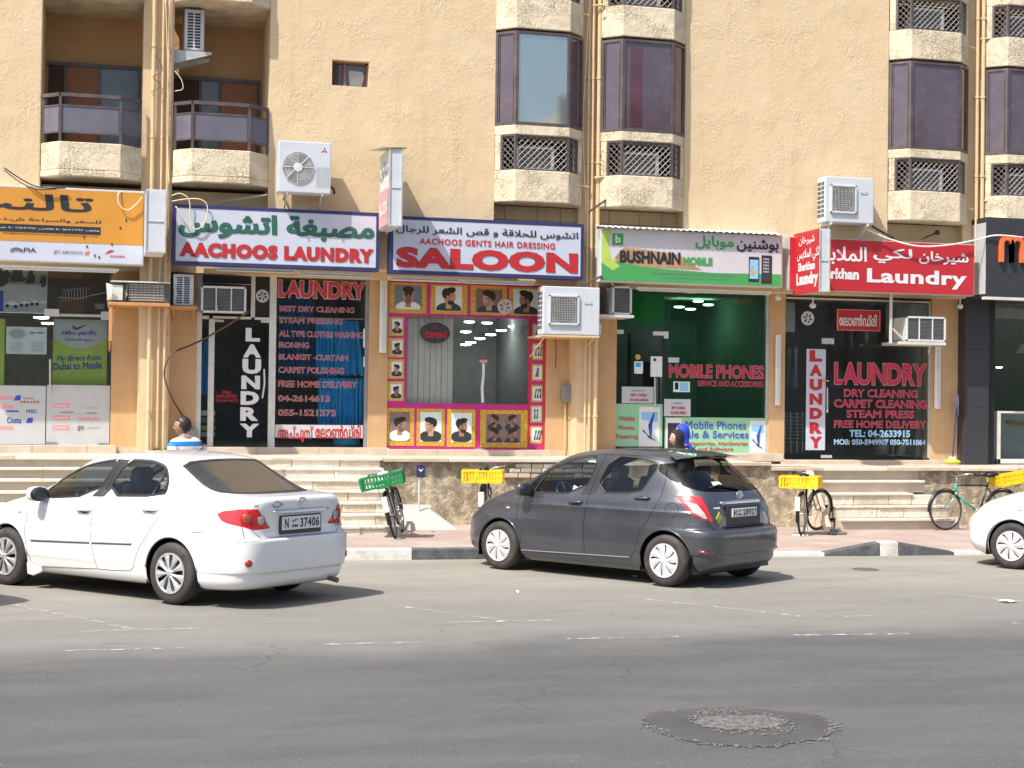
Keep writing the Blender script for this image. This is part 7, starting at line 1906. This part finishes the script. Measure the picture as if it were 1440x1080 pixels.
# the third car: put its front left tyre where the photograph has it
q=at(1421,800.5,z=0); a=R_(122.0); fd=Vector((math.cos(a),math.sin(a),0)); lf=Vector((-math.sin(a),math.cos(a),0))
white2.rotation_euler=(0,0,a); white2.location=q-lf*.8475-fd*2.51
# neighbour whose shadow reaches into the frame at the far left
c4=copy_tree(sedan); c4.location=sedan.location+(at(40,843,z=0)-at(537,831,z=0)); c4['label']='white saloon car beyond the left edge, only its shadow on the road showing'
# ------------------------------------------------------------------ bicycles and their crates
def bicycle(label,loc,az,lean=0,steer=0,frame='bike_black',white_tag=True,stand=False,r=.335,basket=False,white_seat=False):
    """local: +x forward, rear wheel contact at the origin; az = heading in radians, lean about the ground line"""
    t=thing('bicycle',label,'bicycle',(0,0,0),(0,0,.001),group='delivery bicycles parked by the steps')
    wb=1.10; rc=Vector((0,0,r)); fc=Vector((wb,0,r)); bb=Vector((.46,0,.28)); seat=Vector((.26,0,.80)); hd=Vector((.87,0,.78)); hd2=Vector((.905,0,.62))
    g=G()
    g.tube([bb,seat],.015,8).tube([Vector((.29,0,.74)),Vector((.875,0,.75))],.014,8)
    fc2='bike_black' if frame=='bike_green' else frame
    g3=G(); g3.tube([bb,hd2],.017,8).tube([hd,hd2],.020,8); part('down_tube',g3,frame,t,smooth=True,local=True)
    for s in (-1,1): g.tube([bb+Vector((0,s*.03,0)),rc+Vector((0,s*.055,0))],.009,6).tube([Vector((.30,s*.02,.72)),rc+Vector((0,s*.055,0))],.008,6)
    part('frame',g,fc2,t,smooth=True,local=True)
    Rs=Matrix.Translation(hd2)@Matrix.Rotation(steer,4,Vector((-.24,0,1)).normalized())@Matrix.Translation(-hd2)
    def wh(c,M,nm):
        root=bpy.data.objects.new('wheel',None); COL.objects.link(root); root.parent=t; root.empty_display_size=.1; ORG[root.name]=(0,0,0)
        T=lambda p:tuple(M@p)
        g=G(); g.tube([T(c+Vector(((r-.018)*math.cos(a),0,(r-.018)*math.sin(a)))) for a in [2*PI*k/40 for k in range(40)]],.019,8,close=True); part('tyre',g,'rubber',root,smooth=True,local=True)
        g=G(); g.tube([T(c+Vector(((r-.042)*math.cos(a),0,(r-.042)*math.sin(a)))) for a in [2*PI*k/40 for k in range(40)]],.010,6,close=True); part('rim',g,'steel',root,smooth=True,local=True)
        g=G()
        for k in range(18): a=2*PI*k/18; s=.03 if k%2 else -.03; g.tube([T(c+Vector((.015*math.cos(a+1.2),s,.015*math.sin(a+1.2)))),T(c+Vector(((r-.045)*math.cos(a),0,(r-.045)*math.sin(a))))],.0018,3,cap=False)
        g.tube([T(c+Vector((0,-.06,0))),T(c+Vector((0,.06,0)))],.018,8); part('spokes',g,'steel',root,local=True)
        g=G(); P=[]; a0,a1=(R_(20),R_(200)) if nm=='r' else (R_(-5),R_(150))
        n=20
        for k in range(n):
            b0,b1=a0+(a1-a0)*k/n,a0+(a1-a0)*(k+1)/n; q=lambda a,w,h:T(c+Vector(((r+.022+h)*math.cos(a),w,(r+.022+h)*math.sin(a))))
            g.quad(q(b0,-.032,-.012),q(b1,-.032,-.012),q(b1,0,.006),q(b0,0,.006)); g.quad(q(b0,0,.006),q(b1,0,.006),q(b1,.032,-.012),q(b0,.032,-.012))
        part('mudguard',g,'bike_black',root,local=True)
    I=Matrix.Identity(4); wh(rc,I,'r'); wh(fc,Rs,'f')
    T=lambda p:tuple(Rs@Vector(p))
    g=G()
    for s in (-1,1): g.tube([T((.925,s*.045,.60)),T((.99,s*.045,.50)),T((wb,s*.05,r))],.011,6)
    g.tube([T((.905,-.045,.61)),T((.905,.045,.61))],.014,6); part('fork',g,'steel' if frame!='bike_black' else frame,t,smooth=True,local=True)
    g=G(); g.tube([T((.87,0,.78)),T((.86,0,.90))],.013,8); g.tube([T((.62,-.27,.90)),T((.78,-.26,.94)),T((.87,-.12,.92)),T((.88,0,.90)),T((.87,.12,.92)),T((.78,.26,.94)),T((.62,.27,.90))],.012,8); part('handlebar',g,'steel',t,smooth=True,local=True)
    g=G()
    for s in (-1,1): g.tube([T((.62,s*.27,.90)),T((.73,s*.265,.928))],.017,8)
    part('grip',g,'black',t,local=True)
    g=G(); g.tube([Vector((.26,0,.80)),Vector((.25,0,.88))],.013,8); part('seat_post',g,'steel',t,local=True)
    g=G(); g.sphere((.20,0,.92),1,16,sc=(.13,.095,.045)); g.tube([(.25,0,.925),(.42,0,.93)],[.05,.02],8); part('saddle',g,'white_paint' if white_seat else 'black',t,smooth=True,local=True)
    g=G()
    for s in (-1,1): g.tube([(.27,s*.06,.74),(-.28,s*.07,.735)],.007,6).tube([(-.20,s*.07,.735),(0,s*.07,r)],.006,5)
    for k in range(5): x=-.26+.12*k; g.tube([(x,-.07,.737),(x,.07,.737)],.005,5)
    part('carrier_rack',g,'steel',t,local=True)
    g=G(); g.lathe([(.09,0),(.095,.004),(.0,.004)],Matrix.Translation((.46,.04,.28))@Matrix.Rotation(PI/2,4,'X'),20); g.tube([(.46,.05,.28),(.46,.06,.11)],.009,6).tube([(.46,-.05,.28),(.46,-.06,.45)],.009,6); g.box(.41,.51,.06,.15,.10,.12); g.box(.41,.51,-.15,-.06,.44,.46); part('crank',g,'steel',t,local=True)
    part('chain_guard',G().tube([(.02,.045,.40),(.25,.05,.38),(.46,.05,.37)],.010,5),'bike_black',t,local=True)
    if white_tag: part('white_tag',G().box(-.365,-.355,-.04,.04,.40,.62),'paper',t,bevel=.004,local=True)
    if stand:
        g=G()
        for s in (-1,1): g.tube([(0,s*.07,r),(-.05,s*.11,.01),(-.12,s*.115,.005)],.007,6)
        g.tube([(-.12,-.115,.006),(-.12,.115,.006)],.007,6); part('stand',g,'steel',t,local=True)
    t.matrix_world=Matrix.Translation(loc)@Matrix.Rotation(az,4,'Z')@Matrix.Rotation(lean,4,'X')
    return t
def crate(label,M,m,grp='plastic crates tied on the bicycles',L_=.60,W_=.40,H_=.19):
    t=thing('plastic_crate',label,'crate',(0,0,0),(0,0,.001),group=grp)
    l,w=L_/2,W_/2
    part('base',G().box(-l+.01,l-.01,-w+.01,w-.01,0,.012),m,t,local=True)
    for ax in range(4):
        g=G(); ln=l if ax%2==0 else w; of=w if ax%2==0 else l
        def bx(u0,u1,z0,z1,th=.006,o=0):
            if ax==0: g.box(u0,u1,-of-o,-of+th,z0,z1)
            elif ax==2: g.box(u0,u1,of-th,of+o,z0,z1)
            elif ax==1: g.box(of-th,of+o,u0,u1,z0,z1)
            else: g.box(-of-o,-of+th,u0,u1,z0,z1)
        bx(-ln,ln,H_-.028,H_,.018,.010); bx(-ln,ln,0,.022,.008,.002); bx(-ln,ln,H_*.44,H_*.50,.010,.006)
        n=12 if ax%2==0 else 8
        for k in range(n+1):
            u=-ln+.01+(2*ln-.02)*k/n; wv=.024 if k%4 else .034; bx(u-wv/2,u+wv/2,.022,H_-.028,.007,.003 if k%4 else .008)
        bx(-ln*.42,ln*.42,.05,H_*.44,.003,.0); 
        part('side_wall',g,m,t,local=True)
    t.matrix_world=M; return t
def carried(b,off,yaw=0,pitch=0,**k): return b.matrix_world@Matrix.Translation(off)@Matrix.Rotation(yaw,4,'Z')@Matrix.Rotation(pitch,4,'Y')
# white tagged black bicycle with the turned wheel
p=at(1127.5,752.5,z=.05)
b=bicycle('black bicycle seen from behind with its front wheel turned, standing before the broken cream steps',p,R_(90-37),0,R_(-26),stand=True)
crate('yellow plastic crate on the rear rack of the black bicycle with the turned wheel',carried(b,(-.05,.01,.745),R_(90)),'crate_yellow')
# green crate bicycle leaning on the stone steps
p=at(556,757,z=.13)
b=bicycle('black bicycle leaning left against the pale stone steps, white tag on its rear mudguard',p,R_(90-16),R_(-13),R_(-3),white_seat=True)
b.matrix_world=Matrix.Translation(p)@Matrix.Rotation(R_(90-16),4,'Z')@Matrix.Rotation(R_(-13),4,'X')
crate('green plastic crate tilted on the rack of the leaning bicycle',carried(b,(-.06,0,.745),R_(90)),'crate_green')
# bicycle behind the bonnet of the grey hatchback
p=at(690,752,z=.13)
b=bicycle('black bicycle mostly hidden behind the bonnet of the grey hatchback',Vector((p.x,-2.6,.13)),R_(90-19),0,R_(20))
q=at(690,680,y=-2.75); crate('yellow plastic crate on the bicycle behind the bonnet of the grey hatchback',carried(b,(-.05,0,.745),R_(90)),'crate_yellow')
# green bicycle parked side-on at the right
q=at(1325,745,z=.05)
b=bicycle('green and steel bicycle seen side-on behind the nose of the white car',Vector((q.x+1.10,q.y-.1,.05)),R_(180),R_(4),R_(8),frame='bike_green',white_tag=False,stand=True)
crate('yellow plastic crate tilted on the rack of the green bicycle at the right edge',carried(b,(-.16,0,.76),0,R_(9)),'crate_yellow')
# small blue sign on a post
q=at(589,731,y=-1.75); q2=at(591,655,y=-1.75); a=at(585.5,653.5,y=-1.76); c=at(597.5,671,y=-1.76)
t=thing('post_sign','small dark blue sign with a white bird emblem on a thin white post','sign',(q.x,-1.75,.13))
part('post',G().tube([(q.x,-1.75,.14),(q.x,-1.75,a.z-.03)],.014,8),'white_paint',t); part('plate',G().box(a.x,c.x,-1.775,-1.765,c.z,a.z),'navy',t,bevel=.003)
g=G(); cx=(a.x+c.x)/2; cz=a.z-.075; g.poly([(cx-.045,-1.777,cz+.02),(cx,-1.777,cz-.005),(cx+.045,-1.777,cz+.02),(cx+.01,-1.777,cz-.03),(cx-.01,-1.777,cz-.03)]); part('emblem',g,'paper',t)
# ------------------------------------------------------------------ people
def skinned(name,V,E,Rr,m,parent,sub=2):
    me=bpy.data.meshes.new(name); me.from_pydata([tuple(v) for v in V],E,[]); me.materials.append(MAT[m] if isinstance(m,str) else m)
    o=bpy.data.objects.new(name,me); COL.objects.link(o); o.parent=parent; ORG[o.name]=(0,0,0)
    bm=bmesh.new(); bm.from_mesh(me); ly=bm.verts.layers.skin.verify(); bm.verts.ensure_lookup_table()
    for i,r in enumerate(Rr): bm.verts[i][ly].radius=(r if isinstance(r,tuple) else (r,r))
    bm.verts[0][ly].use_root=True; bm.to_mesh(me); bm.free()
    s=o.modifiers.new('skin','SKIN'); s.use_smooth_shade=True
    u=o.modifiers.new('smooth','SUBSURF'); u.levels=sub; u.render_levels=sub
    return o
def stripe_mat():
    m,nt,b=new('striped_shirt'); L=nt.links; tc=N(nt,'ShaderNodeTexCoord'); sp=N(nt,'ShaderNodeSeparateXYZ'); L.new(tc.outputs['Object'],sp.inputs[0])
    a=N(nt,'ShaderNodeMath',operation='MULTIPLY'); a.inputs[1].default_value=1/.155; L.new(sp.outputs['Z'],a.inputs[0])
    f=N(nt,'ShaderNodeMath',operation='FRACT'); L.new(a.outputs[0],f.inputs[0]); c=N(nt,'ShaderNodeMath',operation='GREATER_THAN'); c.inputs[1].default_value=.55; L.new(f.outputs[0],c.inputs[0])
    mx=N(nt,'ShaderNodeMix',data_type='RGBA'); mx.inputs[6].default_value=(.72,.72,.76,1); mx.inputs[7].default_value=(.02,.20,.50,1); L.new(c.outputs[0],mx.inputs[0]); L.new(mx.outputs[2],b.inputs['Base Color']); b.inputs['Roughness'].default_value=.8
stripe_mat()
def head_mesh(t,c,yaw,s=1,skin='skin',body=None):
    """face with brow, nose, lips, chin and ears, looking along local +x"""
    M=Matrix.Translation(c)@Matrix.Rotation(yaw,4,'Z')
    g=G(); n=28; h=20
    for i in range(h+1):
        a=PI*i/h
        for j in range(n):
            b=2*PI*j/n; x=math.sin(a)*math.cos(b); y=math.sin(a)*math.sin(b); z=math.cos(a)
            rx,ry,rz=.098,.077,.122
            if z<0: ry*=1-.28*(-z)**1.3; rx*=1-.12*(-z)
            px,py_,pz=x*rx,y*ry,z*rz
            if x>0:
                w=math.exp(-(y/.18)**2)
                px+=w*(.030*math.exp(-((z+.18)/.13)**2)+.010*math.exp(-((z-.22)/.12)**2)+.010*math.exp(-((z+.50)/.07)**2)+.016*math.exp(-((z+.85)/.16)**2))
                for s_ in (-1,1): px-=.012*math.exp(-((y-s_*.42)/.16)**2-((z-.03)/.10)**2)
            g.v.append(tuple(M@(Vector((px,py_,pz))*s)))
    for i in range(h):
        for j in range(n): j2=(j+1)%n; g.f.append((i*n+j,(i+1)*n+j,(i+1)*n+j2,i*n+j2)); g.m.append(0)
    for s_ in (-1,1): g.sphere(tuple(M@Vector((-.005*s,s_*.078*s,-.005*s))),1,10,sc=(.018*s,.010*s,.032*s),M=Matrix.Rotation(yaw,3,'Z'))
    hd=part('head',g,skin,t,smooth=True,local=True)
    g=G()
    for s_ in (-1,1): g.sphere(tuple(M@Vector((.078*s,s_*.031*s,.004*s))),.011*s,8)
    part('eye',g,'black',hd,smooth=True,local=True)
    g=G(); g.tube([tuple(M@Vector((.097*s,y*s,-.062*s))) for y in (-.022,0,.022)],.005*s,5); part('mouth',g,'text_pink' if skin=='skin2' else 'skin3',hd,local=True)
    return M
def hand(t,w,d,skin='skin',side=1):
    """relaxed hand: palm and five separate curled fingers, wrist w, pointing along d"""
    d=Vector(d).normalized(); s=d.cross(Vector((0,1,0))).normalized()*side; u=s.cross(d); w=Vector(w)
    V=[w,w+d*.05,w+d*.09]; E=[(0,1),(1,2)]; Rr=[(.024,.018),(.034,.016),(.036,.014)]
    skinned('palm',V,E,Rr,skin,t,1)
    for k,(o_,l) in enumerate(((-.030,.070),(-.010,.080),(.010,.076),(.030,.060))):
        b=w+d*.088+s*o_; skinned('finger',[b-d*.02,b+d*l*.5+u*.004,b+d*l*.85+u*.018,b+d*l+u*.032],[(0,1),(1,2),(2,3)],[.009,.0085,.008,.0065],skin,t,1)
    b=w+d*.03+s*.03; skinned('thumb',[w+d*.025+s*.012,b+d*.02+s*.012,b+d*.05+s*.016+u*.01,b+d*.065+s*.012+u*.016],[(0,1),(1,2),(2,3)],[.012,.011,.010,.008],skin,t,1)
def man():
    t=thing('person','man in a blue and white striped polo shirt walking left behind the white saloon car','person',(0,0,0),(0,0,.001))
    # facing +x locally; mid stride
    V=[(0,0,.93),(.01,0,1.10),(.02,0,1.28),(.03,0,1.40),(.055,0,1.50), (0,.09,.90),(.14,.10,.50),(.06,.10,.08),(.19,.105,.05), (0,-.09,.90),(-.06,-.10,.50),(-.32,-.10,.14),(-.24,-.11,.05)]
    E=[(0,1),(1,2),(2,3),(3,4),(0,5),(5,6),(6,7),(7,8),(0,9),(9,10),(10,11),(11,12)]
    Rr=[(.14,.11),(.13,.105),(.15,.11),(.11,.08),(.055,.055),(.10,.10),(.065,.065),(.042,.042),(.04,.035),(.10,.10),(.065,.065),(.042,.042),(.04,.035)]
    arms=[((.03,.17,1.36),(.0,.235,1.10),(.16,.22,.90)),((.03,-.17,1.36),(-.05,-.235,1.10),(.06,-.24,.88))]
    for a in arms:
        b=len(V); V+=list(a); E+=[(3,b),(b,b+1),(b+1,b+2)]; Rr+=[(.062,.062),(.045,.045),(.03,.03)]
    skinned('body',V,E,Rr,'skin',t)
    Vs=[(0,0,.90),(.01,0,1.10),(.02,0,1.28),(.03,0,1.40),(.05,0,1.455)]; Es=[(0,1),(1,2),(2,3),(3,4)]; Rs_=[(.165,.125),(.155,.12),(.185,.135),(.15,.10),(.075,.07)]
    for a in arms:
        b=len(Vs); mid=Vector(a[0]).lerp(Vector(a[1]),.75); Vs+=[a[0],tuple(mid)]; Es+=[(3,b),(b,b+1)]; Rs_+=[(.088,.088),(.075,.075)]
    skinned('shirt',Vs,Es,Rs_,'striped_shirt',t)
    skinned('collar',[(.05,.06,1.46),(.055,-.06,1.46)],[(0,1)],[(.02,.05),(.02,.05)],'blue_cloth',t)
    Vt=[(0,0,.95),(0,.09,.88),(.14,.10,.50),(.06,.10,.10),(0,-.09,.88),(-.06,-.10,.50),(-.31,-.10,.17)]
    skinned('trousers',Vt,[(0,1),(1,2),(2,3),(0,4),(4,5),(5,6)],[(.16,.125),(.115,.115),(.08,.08),(.065,.065),(.115,.115),(.08,.08),(.065,.065)],'trousers',t)
    for (x,y,z,p) in ((.12,.105,.045,0),(-.28,-.11,.07,.5)):
        M=Matrix.Translation((x,y,z))@Matrix.Rotation(p,4,'Y'); g=G(); g.sphere((0,0,0),1,14,sc=(.14,.05,.045)); g.v=[tuple(M@Vector((v[0],v[1],max(v[2],-.03)))) for v in g.v]; part('shoe',g,'black',t,smooth=True,local=True)
    c=Vector((.115,0,1.605)); head_mesh(t,c,R_(45),1.0,'skin')
    M=Matrix.Translation(c)@Matrix.Rotation(R_(45),4,'Z')@Matrix.Rotation(R_(-8),4,'Y'); g=G(); rr=random.Random(3)
    n=28; h=14
    for i in range(h+1):
        a=R_(118)*i/h
        for j in range(n):
            b=2*PI*j/n; x=math.sin(a)*math.cos(b); y=math.sin(a)*math.sin(b); z=math.cos(a); k=1.11+rr.uniform(-.05,.06)
            if x>.35 and z<.42: k=.80
            if z<-.1 and x>-.2: k=.82
            q=Vector((x*.102*k-.006,y*.083*k,z*.130*k+.004)); q.x+=.02*max(0,z-.5)*max(0,x+.3); g.v.append(tuple(M@q))
    for i in range(h):
        for j in range(n): j2=(j+1)%n; g.f.append((i*n+j,(i+1)*n+j,(i+1)*n+j2,i*n+j2)); g.m.append(0)
    part('hair',g,'hair',t,smooth=True,local=True)
    for s_ in (0,1): a=arms[s_]; d=Vector(a[2])-Vector(a[1]); hand(t,Vector(a[2])-d.normalized()*.01,d,'skin',1 if s_ else -1)
    return t
m=man(); q=at(253,592,y=-3.55)
m.matrix_world=Matrix.Translation((q.x+.10,-3.55,zs(q.x)+.01))@Matrix.Rotation(R_(122),4,'Z')@Matrix.Diagonal((1.08,1.08,.965,1))
def veiled(label,scarf,H,face_yaw):
    t=thing('person',label,'person',(0,0,0),(0,0,.001))
    V=[(0,0,.85),(.01,0,1.05),(.02,0,1.22),(.02,0,1.32),(.03,0,1.42),(.01,.08,.82),(.06,.09,.45),(.05,.09,.07),(.15,.09,.05),(.01,-.08,.82),(-.05,-.09,.45),(-.15,-.09,.09),(-.06,-.09,.05)]
    E=[(0,1),(1,2),(2,3),(3,4),(0,5),(5,6),(6,7),(7,8),(0,9),(9,10),(10,11),(11,12)]
    Rr=[(.14,.11),(.12,.10),(.13,.10),(.10,.075),(.05,.05),(.09,.09),(.06,.06),(.04,.04),(.035,.03),(.09,.09),(.06,.06),(.04,.04),(.035,.03)]
    arms=[((.02,.15,1.28),(.02,.21,1.04),(.20,.16,.94)),((.02,-.15,1.28),(.0,-.21,1.04),(.18,-.16,.93))]
    for a in arms: b=len(V); V+=list(a); E+=[(3,b),(b,b+1),(b+1,b+2)]; Rr+=[(.055,.055),(.04,.04),(.028,.028)]
    skinned('body',V,E,Rr,'skin2',t)
    Va=[(0,0,.12),(0,0,.5),(0,0,.9),(.01,0,1.12),(.02,0,1.27),(.03,0,1.36)]; Ea=[(i,i+1) for i in range(5)]; Ra=[(.26,.24),(.22,.20),(.18,.16),(.16,.13),(.16,.12),(.09,.08)]
    for a in arms: b=len(Va); Va+=list(a[:2])+[tuple(Vector(a[1]).lerp(Vector(a[2]),.8))]; Ea+=[(4,b),(b,b+1),(b+1,b+2)]; Ra+=[(.08,.08),(.075,.075),(.07,.07)]
    skinned('abaya',Va,Ea,Ra,'abaya',t)
    c=Vector((.07,0,1.53)); head_mesh(t,c,face_yaw,.97,'skin2')
    M=Matrix.Translation(c)@Matrix.Rotation(face_yaw,4,'Z'); g=G(); n=30; prof=[(0,.145),(.05,.138),(.088,.105),(.108,.05),(.112,0),(.108,-.06),(.10,-.11),(.12,-.17),(.17,-.24),(.21,-.31),(.215,-.36)]
    for i,(r,z) in enumerate(prof):
        for j in range(n):
            a=2*PI*j/n; fx=math.cos(a); k=1+.05*math.sin(a*5+z*30)*min(1,max(0,-z*6)); x=r*fx*1.06*k-.016; y=r*math.sin(a)*.92*k
            if fx>.45 and -.13<z<.09: x=min(x,.045)
            g.v.append(tuple(M@Vector((x-(.03 if z<-.2 else 0),y,z))))
    for i in range(len(prof)-1):
        for j in range(n):
            j2=(j+1)%n
            a=2*PI*(j+.5)/n
            if math.cos(a)>.62 and 3<=i<=5: continue
            g.f.append((i*n+j,(i+1)*n+j,(i+1)*n+j2,i*n+j2)); g.m.append(0)
    part('headscarf',g,scarf,t,smooth=True,local=True)
    for s_ in (0,1): a=arms[s_]; d=Vector(a[2])-Vector(a[1]); hand(t,Vector(a[2])-d.normalized()*.01,d,'skin2',1 if s_ else -1)
    return t
w=veiled('person in a black headscarf and black gown bending left behind the grey hatchback roof','abaya',1.6,R_(10))
q=at(953,612,y=-3.5)
w.matrix_world=Matrix.Translation((q.x+.05,-3.5,zs(q.x)))@Matrix.Rotation(R_(172),4,'Z')@Matrix.Diagonal((1,1,.965,1))
w=veiled('person in a bright blue headscarf just behind the one in black, above the hatchback roof','blue_scarf',1.6,0)
q=at(960,604,y=-3.1)
w.matrix_world=Matrix.Translation((q.x+.05,-3.1,zs(q.x)))@Matrix.Rotation(R_(165),4,'Z')@Matrix.Diagonal((1,1,1.02,1))
# ------------------------------------------------------------------ the other side of the street (seen only in reflections)
def far_block(label,x0,x1,y0,y1,h,m,nx,nz):
    t=thing('building',label,'building',((x0+x1)/2,(y0+y1)/2,0))
    part('wall',G().box(x0,x1,y0,y1,0,h),m,t); part('parapet',G().box(x0-.1,x1+.1,y1-.2,y1+.12,h,h+.9),m,t)
    w=(x1-x0)/nx
    for i in range(nx):
        for k in range(nz):
            z=4.5+k*3.0
            if z+1.6<h: part('window',G().box(x0+w*i+w*.28,x0+w*i+w*.72,y1,y1+.04,z,z+1.5),'bay_glass',t)
mat('far_wall',(.45,.38,.30),.9,var=.1); mat('far_wall2',(.52,.50,.46),.9,var=.1)
far_block('tall pale block across the street behind the viewer, right of the others',27,52,-82,-66,20,'far_wall2',7,5)
far_block('low tan block across the street behind the viewer',-25,24,-72,-58,8.5,'far_wall',14,2)
